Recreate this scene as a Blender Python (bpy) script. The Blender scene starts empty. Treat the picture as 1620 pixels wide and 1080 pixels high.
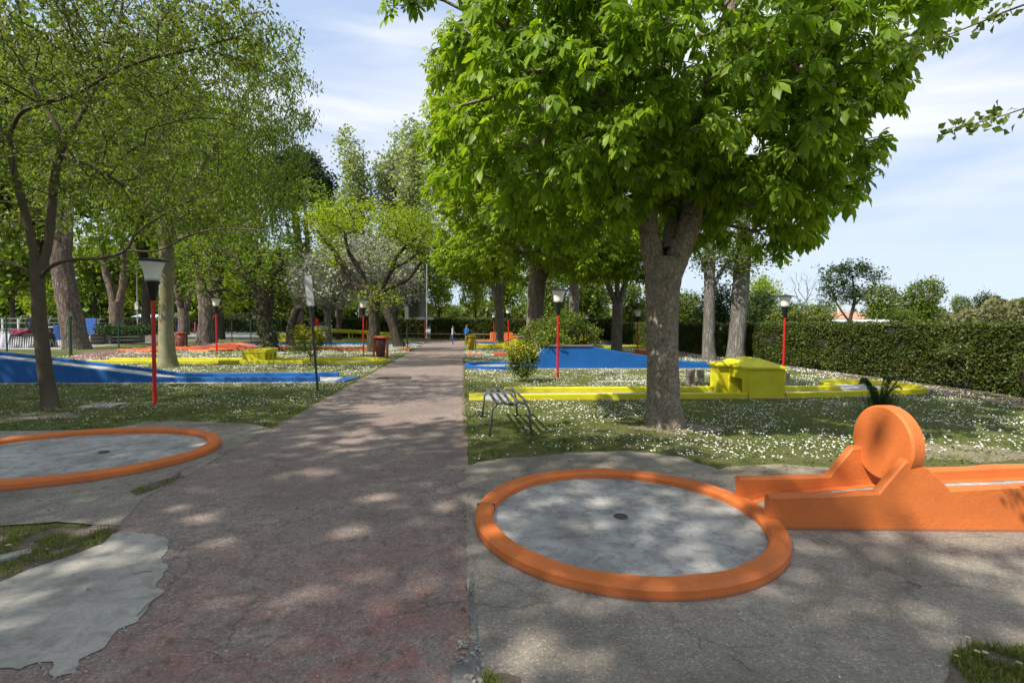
import bpy, bmesh, math, random
import numpy as np
from mathutils import Vector, Matrix, noise as mn
random.seed(7)
rng = np.random.default_rng(11)
PI = math.pi
SC = bpy.context.scene
COL = SC.collection

# ------------------------------------------------------------------ camera
F = 800.0                       # focal length in pixels of the 1620 px wide photograph
CAMH = 1.70
YAW, PITCH, ROLL = math.radians(5.5), math.radians(2.1), 0.008
f = Vector((math.sin(YAW) * math.cos(PITCH), math.cos(YAW) * math.cos(PITCH), -math.sin(PITCH)))
r0 = Vector((math.cos(YAW), -math.sin(YAW), 0))
u0 = r0.cross(f)
r_ = r0 * math.cos(ROLL) + u0 * math.sin(ROLL)
u_ = u0 * math.cos(ROLL) - r0 * math.sin(ROLL)
cd = bpy.data.cameras.new('camera')
cam = bpy.data.objects.new('camera', cd)
COL.objects.link(cam)
cd.sensor_width = 36.0
cd.lens = F / 1620.0 * 36.0
cd.clip_start = 0.05
cd.clip_end = 3000
m = Matrix((( r_.x, u_.x, -f.x, 0), (r_.y, u_.y, -f.y, 0), (r_.z, u_.z, -f.z, CAMH), (0, 0, 0, 1)))
cam.matrix_world = m
SC.camera = cam

# ------------------------------------------------------------------ sky, sun, exposure
SUN_AZ = math.radians(-122)      # compass direction of the sun, measured from +Y (the path) clockwise
SUN_EL = math.radians(48)
w = bpy.data.worlds.new('World')
SC.world = w
w.use_nodes = True
nt = w.node_tree
for n in list(nt.nodes):
    nt.nodes.remove(n)
out = nt.nodes.new('ShaderNodeOutputWorld')
bg = nt.nodes.new('ShaderNodeBackground')
sky = nt.nodes.new('ShaderNodeTexSky')
sky.sky_type = 'NISHITA'
sky.sun_disc = False
sky.sun_elevation = SUN_EL
sky.sun_rotation = SUN_AZ
sky.altitude = 50
sky.air_density = 1.0
sky.dust_density = 0.4
sky.ozone_density = 1.5
tc = nt.nodes.new('ShaderNodeTexCoord')
mp = nt.nodes.new('ShaderNodeMapping')
mp.inputs['Scale'].default_value = (1.0, 1.6, 7.0)
mp.inputs['Rotation'].default_value = (0.06, -0.10, 0.5)
nz = nt.nodes.new('ShaderNodeTexNoise')
nz.inputs['Scale'].default_value = 1.3
nz.inputs['Detail'].default_value = 6
nz.inputs['Roughness'].default_value = 0.5
nz.inputs['Distortion'].default_value = 0.5
rp = nt.nodes.new('ShaderNodeValToRGB')
rp.color_ramp.elements[0].position = 0.36
rp.color_ramp.elements[0].color = (0.25, 0.25, 0.25, 1)
rp.color_ramp.elements[1].position = 0.60
rp.color_ramp.elements[1].color = (0.96, 0.96, 0.96, 1)
mx = nt.nodes.new('ShaderNodeMixRGB')
mx.inputs['Color2'].default_value = (3.0, 3.1, 3.35, 1)      # thin bright cirrus veil
nt.links.new(tc.outputs['Generated'], mp.inputs['Vector'])
nt.links.new(mp.outputs['Vector'], nz.inputs['Vector'])
nt.links.new(nz.outputs['Fac'], rp.inputs['Fac'])
# clear blue-grey air low down, the cirrus higher up
sepz = nt.nodes.new('ShaderNodeSeparateXYZ')
nt.links.new(tc.outputs['Generated'], sepz.inputs[0])
air = nt.nodes.new('ShaderNodeValToRGB')
air.color_ramp.elements[0].position = 0.0
air.color_ramp.elements[0].color = (1.35, 1.75, 2.35, 1)
air.color_ramp.elements[1].position = 0.6
air.color_ramp.elements[1].color = (1.05, 1.6, 2.6, 1)
nt.links.new(sepz.outputs['Z'], air.inputs['Fac'])
am = nt.nodes.new('ShaderNodeMixRGB')
am.inputs['Fac'].default_value = 0.86
nt.links.new(sky.outputs['Color'], am.inputs['Color1'])
nt.links.new(air.outputs['Color'], am.inputs['Color2'])
cm = nt.nodes.new('ShaderNodeValToRGB')
cm.color_ramp.elements[0].position = 0.03
cm.color_ramp.elements[0].color = (0.25, 0.25, 0.25, 1)
cm.color_ramp.elements[1].position = 0.28
nt.links.new(sepz.outputs['Z'], cm.inputs['Fac'])
cmul = nt.nodes.new('ShaderNodeMath'); cmul.operation = 'MULTIPLY'
nt.links.new(rp.outputs['Color'], cmul.inputs[0])
nt.links.new(cm.outputs['Color'], cmul.inputs[1])
nt.links.new(cmul.outputs[0], mx.inputs['Fac'])
nt.links.new(am.outputs['Color'], mx.inputs['Color1'])
nt.links.new(mx.outputs['Color'], bg.inputs['Color'])
bg.inputs['Strength'].default_value = 0.125
nt.links.new(bg.outputs['Background'], out.inputs['Surface'])

sd = bpy.data.lights.new('sun', 'SUN')
sd.energy = 2.8
sd.angle = math.radians(0.6)
sd.color = (1.0, 0.94, 0.84)
sun = bpy.data.objects.new('sun', sd)
COL.objects.link(sun)
sdir = Vector((math.sin(SUN_AZ) * math.cos(SUN_EL), math.cos(SUN_AZ) * math.cos(SUN_EL), math.sin(SUN_EL)))
sun.rotation_euler = sdir.to_track_quat('Z', 'Y').to_euler()
SC.view_settings.view_transform = 'Standard'
SC.view_settings.look = 'None'
SC.view_settings.exposure = 1.4
SC.view_settings.gamma = 1.0
SC.view_settings.use_curve_mapping = False
SC.cycles.use_denoising = True
SC.cycles.max_bounces = 8
SC.cycles.transmission_bounces = 6
SC.cycles.diffuse_bounces = 4

# ------------------------------------------------------------------ picture helpers
def ray(x, y):
    return f + r_ * ((x - 810) / F) + u_ * ((540 - y) / F)
def G(x, y, z=0.0):             # point on the level z seen at photo pixel x, y
    d = ray(x, y)
    t = (z - CAMH) / d.z
    return Vector((d.x * t, d.y * t, z))
def D(x, y, dep):               # point at camera depth dep seen at photo pixel x, y
    d = ray(x, y) * dep
    return Vector((d.x, d.y, d.z + CAMH))
def depth_of(p):
    return (Vector(p) - Vector((0, 0, CAMH))).dot(f)

# ------------------------------------------------------------------ materials
def new_mat(name):
    mt = bpy.data.materials.new(name)
    mt.use_nodes = True
    t = mt.node_tree
    b = t.nodes['Principled BSDF']
    return mt, t, b
def N(t, kind, **kw):
    n = t.nodes.new(kind)
    for k, v in kw.items():
        n.inputs[k.replace('_', ' ')].default_value = v
    return n
def c4(c):
    return (c[0], c[1], c[2], 1)
def coord(t, scale=(1, 1, 1), kind='Object'):
    tcn = t.nodes.new('ShaderNodeTexCoord')
    mpn = t.nodes.new('ShaderNodeMapping')
    mpn.inputs['Scale'].default_value = scale
    t.links.new(tcn.outputs[kind], mpn.inputs['Vector'])
    return mpn.outputs['Vector']
def wcoord(t, scale=(1, 1, 1)):
    g = t.nodes.new('ShaderNodeNewGeometry')
    mpn = t.nodes.new('ShaderNodeMapping')
    mpn.inputs['Scale'].default_value = scale
    t.links.new(g.outputs['Position'], mpn.inputs['Vector'])
    return mpn.outputs['Vector']
def ramp(t, fac, stops):
    rn = t.nodes.new('ShaderNodeValToRGB')
    e = rn.color_ramp.elements
    while len(e) < len(stops):
        e.new(0.5)
    for i, (p, c) in enumerate(stops):
        e[i].position = p
        e[i].color = c4(c) if not isinstance(c, (int, float)) else (c, c, c, 1)
    t.links.new(fac, rn.inputs['Fac'])
    return rn.outputs['Color']
def mix(t, fac, a, b, mode='MIX'):
    mn_ = t.nodes.new('ShaderNodeMixRGB')
    mn_.blend_type = mode
    for sock, v in (('Fac', fac), ('Color1', a), ('Color2', b)):
        if isinstance(v, (int, float)):
            mn_.inputs[sock].default_value = v if sock == 'Fac' else (v, v, v, 1)
        elif isinstance(v, (tuple, list)):
            mn_.inputs[sock].default_value = c4(v)
        else:
            t.links.new(v, mn_.inputs[sock])
    return mn_.outputs['Color']
def noise_(t, vec, scale, detail=4, rough=0.55, dist=0.0):
    n = N(t, 'ShaderNodeTexNoise', Scale=scale, Detail=detail, Roughness=rough, Distortion=dist)
    t.links.new(vec, n.inputs['Vector'])
    return n.outputs['Fac']
def vor(t, vec, scale, feature='F1', out_='Distance', rnd=1.0):
    n = t.nodes.new('ShaderNodeTexVoronoi')
    n.feature = feature
    n.inputs['Scale'].default_value = scale
    n.inputs['Randomness'].default_value = rnd
    t.links.new(vec, n.inputs['Vector'])
    return n.outputs[out_]
def bump(t, b, h, strength=0.4, dist=0.02):
    bn = N(t, 'ShaderNodeBump', Strength=strength, Distance=dist)
    t.links.new(h, bn.inputs['Height'])
    t.links.new(bn.outputs['Normal'], b.inputs['Normal'])
def math_(t, op, a, b_=None):
    n = t.nodes.new('ShaderNodeMath')
    n.operation = op
    for i, v in enumerate((a, b_)):
        if v is None: continue
        if isinstance(v, (int, float)): n.inputs[i].default_value = v
        else: t.links.new(v, n.inputs[i])
    return n.outputs[0]

def mat_paint(name, col, rough=0.62, dirt=0.35, spec=0.35):
    mt, t, b = new_mat(name)
    v = wcoord(t)
    n1 = noise_(t, v, 1.7, 5, 0.6)
    n2 = noise_(t, v, 40, 4, 0.6)
    n3 = noise_(t, v, 9, 6, 0.7, 0.6)
    c = mix(t, ramp(t, n1, [(0.3, 0.0), (0.7, 1.0)]), tuple(x * 0.82 for x in col), tuple(min(1, x * 1.12) for x in col))
    dk = ramp(t, n3, [(0.60, 0.0), (0.74, 1.0)])
    dk2 = math_(t, 'MULTIPLY', dk, dirt)
    grime = tuple(0.45 * x + 0.03 for x in col)
    c = mix(t, dk2, c, grime)
    # chips and specks where the concrete shows
    sp = ramp(t, vor(t, v, 26), [(0.035, 1.0), (0.06, 0.0)])
    spm = math_(t, 'MULTIPLY', sp, ramp(t, noise_(t, v, 3.1, 2), [(0.50, 0.0), (0.58, 0.85)]))
    scf = math_(t, 'MULTIPLY', ramp(t, noise_(t, wcoord(t, (1, 1, 3)), 16, 7, 0.78, 0.8), [(0.60, 0.0), (0.67, 0.55)]), 1.0)
    c = mix(t, scf, c, tuple(0.55 * x + 0.13 for x in col))
    c = mix(t, spm, c, (0.16, 0.12, 0.09))
    # splash-up of soil along the foot
    g = t.nodes.new('ShaderNodeNewGeometry')
    sx = t.nodes.new('ShaderNodeSeparateXYZ')
    t.links.new(g.outputs['Position'], sx.inputs[0])
    z = math_(t, 'ADD', sx.outputs['Z'], math_(t, 'MULTIPLY', n2, -0.03))
    foot = ramp(t, z, [(0.0, 0.75), (0.028, 0.0)])
    c = mix(t, foot, c, (0.13, 0.105, 0.08))
    t.links.new(c, b.inputs['Base Color'])
    b.inputs['Roughness'].default_value = rough
    b.inputs['Specular IOR Level'].default_value = spec
    h = mix(t, 0.5, n2, noise_(t, v, 11, 5, 0.6))
    bump(t, b, h, 0.55, 0.012)
    return mt
def mat_concrete(name, c1, c2, scale=2.0, bumpd=0.006, streak=0.0, rough=0.8):
    mt, t, b = new_mat(name)
    v = wcoord(t)
    n1 = noise_(t, v, scale, 6, 0.62, 0.4)
    n2 = noise_(t, v, 60, 3, 0.7)
    n3 = noise_(t, v, scale * 4.3, 5, 0.65, 0.7)
    c = mix(t, ramp(t, n1, [(0.32, 0.0), (0.68, 1.0)]), c1, c2)
    c = mix(t, math_(t, 'MULTIPLY', ramp(t, n3, [(0.46, 0.0), (0.68, 1.0)]), 0.6), c, tuple(x * 0.50 for x in c1))
    kk_ = math_(t, 'MULTIPLY', ramp(t, noise_(t, v, scale * 12, 5, 0.75, 0.3), [(0.60, 0.0), (0.68, 0.5)]), ramp(t, noise_(t, v, scale * .8, 3), [(0.45, 0.0), (0.6, 1.0)]))
    c = mix(t, kk_, c, tuple(x * 0.35 for x in c1))
    c = mix(t, 0.35, c, mix(t, n2, (0.1, 0.1, 0.1), (1, 1, 1)), 'OVERLAY')
    t.links.new(c, b.inputs['Base Color'])
    b.inputs['Roughness'].default_value = rough
    b.inputs['Specular IOR Level'].default_value = 0.25
    bump(t, b, mix(t, 0.4, n1, n2), 0.5, bumpd)
    return mt
def mat_plain(name, col, rough=0.6, metal=0.0, var=0.12, spec=0.4):
    mt, t, b = new_mat(name)
    v = wcoord(t)
    n1 = noise_(t, v, 6, 5, 0.6)
    c = mix(t, n1, tuple(x * (1 - var * 1.5) for x in col), tuple(min(1, x * (1 + var)) for x in col))
    t.links.new(c, b.inputs['Base Color'])
    b.inputs['Roughness'].default_value = rough
    b.inputs['Metallic'].default_value = metal
    b.inputs['Specular IOR Level'].default_value = spec
    return mt
def mat_leaf(name, ca, cb, trans=0.45, rough=0.45, tcol=None, spec=0.3):
    mt, t, b = new_mat(name)
    g = t.nodes.new('ShaderNodeNewGeometry')
    oi = t.nodes.new('ShaderNodeObjectInfo')
    rnd = math_(t, 'FRACT', math_(t, 'ADD', g.outputs['Random Per Island'], oi.outputs['Random']))
    v = wcoord(t)
    big = noise_(t, v, 0.55, 2) if name != 'grass_blade' else mix(t, 0.5, noise_(t, v, 0.8, 4), noise_(t, v, 7, 4, 0.7))
    fac = math_(t, 'ADD', math_(t, 'MULTIPLY', rnd, 0.7), math_(t, 'MULTIPLY', ramp(t, big, [(0.35, 0.0), (0.65, 1.0)]), 0.3))
    c = mix(t, fac, ca, cb)
    r2 = math_(t, 'FRACT', math_(t, 'MULTIPLY', rnd, 7.31))
    c = mix(t, 1.0, c, ramp(t, r2, [(0.0, (.62, .66, .7)), (0.5, (1, 1, 1)), (1.0, (1.22, 1.14, .85))]), 'MULTIPLY')
    if name == 'hedge_leaf':
        c = mix(t, math_(t, 'MULTIPLY', ramp(t, noise_(t, v, 1.3, 4, .7), [(0.55, 0.0), (0.66, 0.6)]), r2), c, (0.16, 0.11, 0.05))
    t.links.new(c, b.inputs['Base Color'])
    b.inputs['Roughness'].default_value = rough
    b.inputs['Specular IOR Level'].default_value = spec
    tr = t.nodes.new('ShaderNodeBsdfTranslucent')
    tc_ = mix(t, 1.0, c, tcol or (1.55, 1.5, 0.55), 'MULTIPLY')
    t.links.new(tc_, tr.inputs['Color'])
    ms = t.nodes.new('ShaderNodeMixShader')
    ms.inputs[0].default_value = trans
    t.links.new(b.outputs[0], ms.inputs[1])
    t.links.new(tr.outputs[0], ms.inputs[2])
    t.links.new(ms.outputs[0], t.nodes['Material Output'].inputs['Surface'])
    return mt
def mat_bark(name, c_dark, c_mid, c_light, scale=9.0, stretch=0.35, bd=0.03, plates=True, moss=0.0):
    mt, t, b = new_mat(name)
    v = wcoord(t, (1, 1, stretch))
    vv = wcoord(t)
    n0 = noise_(t, v, scale * 0.6, 5, 0.6, 0.3)
    wv = t.nodes.new('ShaderNodeVectorMath')
    wv.operation = 'ADD'
    nn = N(t, 'ShaderNodeTexNoise', Scale=scale * 0.8, Detail=3.0)
    t.links.new(v, nn.inputs['Vector'])
    sc_ = t.nodes.new('ShaderNodeVectorMath')
    sc_.operation = 'SCALE'
    sc_.inputs['Scale'].default_value = 1.6 / scale
    t.links.new(nn.outputs['Color'], sc_.inputs[0])
    t.links.new(v, wv.inputs[0])
    t.links.new(sc_.outputs[0], wv.inputs[1])
    ed = vor(t, wv.outputs[0], scale, 'DISTANCE_TO_EDGE')
    crack = ramp(t, ed, [(0.0, 0.30), (0.20, 1.0)])
    if plates == 'furrow':
        nf = noise_(t, wcoord(t, (1, 1, stretch * .45)), scale * 2.1, 4, 0.6, 0.5)
        crack = ramp(t, math_(t, 'ABSOLUTE', math_(t, 'SUBTRACT', nf, 0.5)), [(0.0, 0.15), (0.09, 1.0)])
    n2 = noise_(t, vv, 30, 5, 0.7)
    big = noise_(t, vv, 2.2, 4, 0.6)
    c = mix(t, ramp(t, n0, [(0.3, 0.0), (0.7, 1.0)]), c_mid, c_light)
    c = mix(t, math_(t, 'MULTIPLY', ramp(t, big, [(0.4, 0.0), (0.65, 1.0)]), 0.5), c, c_mid)
    c = mix(t, crack, mix(t, 0.35, c_dark, c_mid), c) if plates else c
    c = mix(t, 0.5, c, mix(t, n2, (0.15, 0.15, 0.15), (0.95, 0.95, 0.95)), 'OVERLAY')
    if plates:
        bk_ = noise_(t, vv, 8, 6, 0.72, 0.7)
        c = mix(t, ramp(t, bk_, [(0.30, 0.65), (0.46, 0.0)]), c, c_dark)
        c = mix(t, ramp(t, bk_, [(0.56, 0.0), (0.72, 0.45)]), c, tuple(min(.6, x * 1.25) for x in c_light))
    if moss:
        c = mix(t, math_(t, 'MULTIPLY', ramp(t, noise_(t, vv, 3.3, 4), [(0.42, 0.0), (0.62, 1.0)]), moss), c, (0.12, 0.13, 0.035))
    t.links.new(c, b.inputs['Base Color'])
    b.inputs['Roughness'].default_value = 0.9
    b.inputs['Specular IOR Level'].default_value = 0.15
    h = mix(t, 0.35, crack if plates else n0, n2)
    bump(t, b, h, 0.8, bd)
    return mt

M = {}
M['orange'] = mat_paint('orange_paint', (0.60, 0.160, 0.036))
M['orange_red'] = mat_paint('orange_red_paint', (0.52, 0.11, 0.04))
M['blue'] = mat_paint('blue_paint', (0.006, 0.095, 0.32), dirt=0.2)
M['yellow'] = mat_paint('yellow_paint', (0.58, 0.53, 0.014), dirt=0.25)
M['floor'] = mat_concrete('lane_concrete', (0.23, 0.22, 0.205), (0.44, 0.43, 0.405), 1.9)
M['kerbstone'] = mat_concrete('pale_concrete', (0.26, 0.24, 0.21), (0.36, 0.34, 0.30), 3)
M['red_pole'] = mat_plain('red_gloss_paint', (0.50, 0.012, 0.012), 0.35)
M['orange_pole'] = mat_plain('orange_gloss_paint', (0.62, 0.10, 0.02), 0.4)
M['black'] = mat_plain('black_plastic', (0.012, 0.012, 0.013), 0.4)
M['black_metal'] = mat_plain('black_metal', (0.02, 0.021, 0.023), 0.5)
M['grey_metal'] = mat_plain('grey_bench_metal', (0.12, 0.125, 0.125), 0.5, 0.3)
M['steel'] = mat_plain('galvanised_steel', (0.45, 0.46, 0.46), 0.45, 0.5)
M['green_metal'] = mat_plain('green_fence_metal', (0.012, 0.06, 0.035), 0.5)
M['white'] = mat_plain('white_paint', (0.72, 0.72, 0.70), 0.55)
M['offwhite'] = mat_plain('dirty_white_panel', (0.50, 0.51, 0.46), 0.6)
M['wood'] = mat_plain('weathered_rail_wood', (0.34, 0.20, 0.11), 0.8, var=0.3)
M['brown_board'] = mat_plain('brown_board', (0.20, 0.145, 0.115), 0.8, var=0.3)
M['planter_board'] = mat_plain('grey_brown_plank', (0.15, 0.13, 0.11), 0.85, var=0.35)
M['hole'] = mat_plain('cup_metal', (0.085, 0.08, 0.07), 0.7, var=.4)
M['terracotta'] = mat_plain('terracotta_tiles', (0.50, 0.24, 0.15), 0.8, var=0.2)
M['wall_cream'] = mat_plain('cream_render', (0.62, 0.52, 0.44), 0.85)
M['glass'] = mat_plain('dark_window_glass', (0.03, 0.035, 0.04), 0.08, spec=0.8)
M['plastic_white'] = mat_plain('greenhouse_film', (0.66, 0.70, 0.74), 0.35)
M['bin_bag'] = mat_plain('dark_red_bin_liner', (0.11, 0.03, 0.025), 0.3)
M['rubber'] = mat_plain('rubber', (0.02, 0.02, 0.02), 0.8)
# lamp glass: frosted opal bowl
mt, t, b = new_mat('opal_glass')
b.inputs['Base Color'].default_value = (0.74, 0.74, 0.70, 1)
b.inputs['Roughness'].default_value = 0.35
b.inputs['Subsurface Weight'].default_value = 0.0
M['opal'] = mt

# grass ground
mt, t, b = new_mat('lawn_soil')
v = wcoord(t)
n1 = noise_(t, v, 0.45, 5, 0.62, 0.3)
n2 = noise_(t, v, 7, 6, 0.7)
n3 = noise_(t, v, 90, 3, 0.7)
n4 = noise_(t, v, 1.6, 5, 0.65, 0.5)
c = mix(t, ramp(t, n2, [(0.3, 0.0), (0.7, 1.0)]), (0.065, 0.085, 0.022), (0.17, 0.185, 0.06))
c = mix(t, ramp(t, n1, [(0.40, 0.0), (0.62, 0.55)]), c, (0.17, 0.17, 0.07))
c = mix(t, ramp(t, n4, [(0.60, 0.0), (0.70, 0.8)]), c, (0.22, 0.17, 0.11))
c = mix(t, ramp(t, noise_(t, v, 13, 5, 0.7), [(0.50, 0.0), (0.68, 0.55)]), c, (0.03, 0.045, 0.012))
c = mix(t, 0.75, c, mix(t, n3, (0.0, 0.0, 0.0), (1, 1, 1)), 'OVERLAY')
t.links.new(c, b.inputs['Base Color'])
b.inputs['Roughness'].default_value = 0.95
b.inputs['Specular IOR Level'].default_value = 0.1
bump(t, b, mix(t, 0.5, n2, n3), 0.9, 0.05)
M['lawn'] = mt

def cracks(t, v, scale, wdt, amp=0.35):
    nn = N(t, 'ShaderNodeTexNoise', Scale=1.4, Detail=6.0, Roughness=0.65)
    t.links.new(v, nn.inputs['Vector'])
    s = t.nodes.new('ShaderNodeVectorMath'); s.operation = 'SCALE'; s.inputs['Scale'].default_value = amp * 2
    t.links.new(nn.outputs['Color'], s.inputs[0])
    a = t.nodes.new('ShaderNodeVectorMath'); a.operation = 'ADD'
    t.links.new(v, a.inputs[0]); t.links.new(s.outputs[0], a.inputs[1])
    e = vor(t, a.outputs[0], scale, 'DISTANCE_TO_EDGE')
    return ramp(t, e, [(0.0, 1.0), (wdt, 0.0)])

def mat_asphalt(name, base1, base2, red=None, moss=0.3, ring=None):
    mt, t, b = new_mat(name)
    v = wcoord(t)
    big = noise_(t, v, 0.8, 6, 0.62, 0.5)
    mid = noise_(t, v, 4.5, 7, 0.7, 0.6)
    fine = noise_(t, v, 130, 3, 0.75)
    grain = vor(t, v, 95, 'F1', 'Color')
    gs = t.nodes.new('ShaderNodeSeparateColor'); t.links.new(grain, gs.inputs[0])
    c = mix(t, ramp(t, big, [(0.34, 0.0), (0.66, 1.0)]), base1, base2)
    if red:
        fac = mix(t, 0.55, big, mid)
        fa = ramp(t, mix(t, 0.45, noise_(t, v, 1.1, 6, 0.68, 0.9), mid), [(0.47, 0.08), (0.64, 0.60)])
        dn2 = t.nodes.new('ShaderNodeVectorMath'); dn2.operation = 'DISTANCE'
        t.links.new(v, dn2.inputs[0]); dn2.inputs[1].default_value = (-.35, 2.1, 0)
        wear = ramp(t, math_(t, 'DIVIDE', dn2.outputs['Value'], 4.0), [(0.1, 0.9), (0.6, 0.0)])
        wear = math_(t, 'MULTIPLY', wear, ramp(t, noise_(t, v, 3.3, 6, 0.7, 0.8), [(0.42, 0.0), (0.58, 1.0)]))
        c = mix(t, wear, c, (0.29, 0.135, 0.115))
        c = mix(t, fa, c, red)
        c = mix(t, ramp(t, noise_(t, v, 14, 6, 0.75), [(0.50, 0.0), (0.66, 0.75)]), c, tuple(x * 0.75 for x in base1))
    c = mix(t, ramp(t, mid, [(0.5, 0.0), (0.8, 0.6)]), c, tuple(x * 0.55 for x in base1))
    # aggregate: dark and light stones
    st = ramp(t, gs.outputs[0], [(0.0, 0.25), (0.5, 0.5), (0.86, 0.55), (1.0, 1.0)])
    c = mix(t, 0.55, c, st, 'OVERLAY')
    # pale scattered grit
    gr = ramp(t, vor(t, v, 17), [(0.03, 1.0), (0.05, 0.0)])
    grm = math_(t, 'MULTIPLY', gr, ramp(t, noise_(t, v, 21, 1), [(0.52, 0.0), (0.58, 0.8)]))
    c = mix(t, grm, c, (0.45, 0.42, 0.36))
    k = cracks(t, v, 0.55, 0.006)
    k2 = math_(t, 'MULTIPLY', cracks(t, v, 2.3, 0.018, 0.2), ramp(t, noise_(t, v, 0.9, 2), [(0.50, 0.0), (0.60, 1.0)]))
    kk = math_(t, 'MAXIMUM', math_(t, 'MULTIPLY', k, ramp(t, noise_(t, v, 0.6, 3), [(0.44, 0.0), (0.52, 1.0)])), k2)
    c = mix(t, math_(t, 'MULTIPLY', kk, 0.45), c, (0.03, 0.028, 0.02))
    ms = math_(t, 'MULTIPLY', ramp(t, mix(t, 0.5, big, noise_(t, v, 6, 5, 0.7)), [(0.54, 0.0), (0.62, 1.0)]), moss)
    c = mix(t, ms, c, (0.055, 0.055, 0.028))
    if ring:
        gg = t.nodes.new('ShaderNodeVectorMath'); gg.operation = 'DISTANCE'
        fl_ = t.nodes.new('ShaderNodeMapping'); fl_.inputs['Scale'].default_value = (1, 1, 0)
        t.links.new(v, fl_.inputs['Vector']); t.links.new(fl_.outputs[0], gg.inputs[0]); gg.inputs[1].default_value = (ring[0], ring[1], 0)
        dd = math_(t, 'ADD', gg.outputs['Value'], math_(t, 'MULTIPLY', math_(t, 'SUBTRACT', noise_(t, v, 2.2, 6, 0.7), 0.5), 0.5))
        st_ = ramp(t, dd, [(1.24 / 3, 1.0), (1.34 / 3, 0.7), (1.50 / 3, 0.0)]) if False else None
        dn_ = math_(t, 'DIVIDE', dd, 3.0)
        st_ = ramp(t, dn_, [(0.40, 1.0), (0.445, 0.65), (0.49, 0.0)])
        st_ = math_(t, 'MULTIPLY', st_, ramp(t, noise_(t, v, 8, 6, 0.75, 0.5), [(0.40, 0.0), (0.66, 0.75)]))
        c = mix(t, st_, c, (0.44, 0.41, 0.36))
    t.links.new(c, b.inputs['Base Color'])
    b.inputs['Roughness'].default_value = 0.88
    b.inputs['Specular IOR Level'].default_value = 0.25
    h = mix(t, 0.45, st, mid)
    h = mix(t, math_(t, 'MULTIPLY', kk, 0.9), h, (0, 0, 0))
    bump(t, b, h, 0.65, 0.010)
    return mt
M['path'] = mat_asphalt('worn_red_asphalt', (0.18, 0.152, 0.130), (0.30, 0.245, 0.208), (0.27, 0.165, 0.142))
M['path_far'] = mat_asphalt('red_asphalt', (0.17, 0.10, 0.095), (0.24, 0.13, 0.12), (0.26, 0.12, 0.11), 0.1)
M['asphalt'] = mat_asphalt('grey_asphalt', (0.17, 0.148, 0.122), (0.33, 0.29, 0.232), None, 0.35, (1.37, 4.17))
M['patch'] = mat_concrete('cement_patch', (0.27, 0.255, 0.22), (0.40, 0.375, 0.325), 1.6)
M['gravel_ground'] = mat_concrete('gravel_yard', (0.28, 0.27, 0.25), (0.36, 0.35, 0.33), 0.6)

M['chestnut'] = mat_leaf('chestnut_leaf', (0.11, 0.215, 0.016), (0.26, 0.38, 0.032), 0.52, 0.45)
M['chestnut_far'] = mat_leaf('chestnut_leaf_far', (0.14, 0.24, 0.018), (0.28, 0.38, 0.03), 0.52, 0.5)
M['elm'] = mat_leaf('elm_leaf', (0.07, 0.115, 0.018), (0.19, 0.245, 0.04), 0.45, 0.5)
M['elm2'] = mat_leaf('hackberry_leaf', (0.075, 0.135, 0.016), (0.19, 0.27, 0.035), 0.5, 0.5)
M['lime'] = mat_leaf('fresh_yellow_leaf', (0.17, 0.27, 0.02), (0.33, 0.42, 0.03), 0.5, 0.5)
M['silver'] = mat_leaf('silver_leaf', (0.22, 0.24, 0.17), (0.50, 0.50, 0.42), 0.3, 0.6, (1, 1, .9))
M['poplar'] = mat_leaf('poplar_leaf', (0.16, 0.23, 0.09), (0.34, 0.40, 0.20), 0.4, 0.4)
M['dark_leaf'] = mat_leaf('dark_leaf', (0.02, 0.05, 0.012), (0.055, 0.095, 0.02), 0.3, 0.5)
M['pine'] = mat_leaf('pine_needle', (0.018, 0.04, 0.014), (0.045, 0.075, 0.022), 0.15, 0.6)
M['hedge'] = mat_leaf('hedge_leaf', (0.032, 0.06, 0.010), (0.115, 0.145, 0.028), 0.28, 0.4)
M['shrub'] = mat_leaf('shrub_leaf', (0.06, 0.11, 0.015), (0.17, 0.22, 0.03), 0.35, 0.5)
M['dry_shrub'] = mat_leaf('dry_shrub_leaf', (0.10, 0.11, 0.05), (0.20, 0.20, 0.10), 0.2, 0.7)
M['yellow_flower'] = mat_leaf('yellow_petal', (0.65, 0.50, 0.01), (0.80, 0.66, 0.02), 0.3, 0.6, (1, 1, .5))
M['daisy'] = mat_leaf('daisy_petal', (0.66, 0.66, 0.62), (0.86, 0.86, 0.84), 0.25, 0.7, (1, 1, 1))
M['purple'] = mat_leaf('purple_petal', (0.40, 0.06, 0.40), (0.55, 0.12, 0.52), 0.3, 0.6, (1, 1, 1))
M['grass'] = mat_leaf('grass_blade', (0.075, 0.115, 0.018), (0.27, 0.30, 0.08), 0.35, 0.5)
M['clover'] = mat_leaf('clover_leaf', (0.035, 0.075, 0.012), (0.16, 0.23, 0.045), 0.3, 0.5)
M['blossom'] = mat_leaf('chestnut_blossom', (0.34, 0.30, 0.16), (0.5, 0.45, 0.25), 0.3, 0.6, (1, 1, .8))
M['hedge_core'] = mat_plain('hedge_inner_twigs', (0.018, 0.020, 0.010), 0.95, var=0.4)

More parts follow.
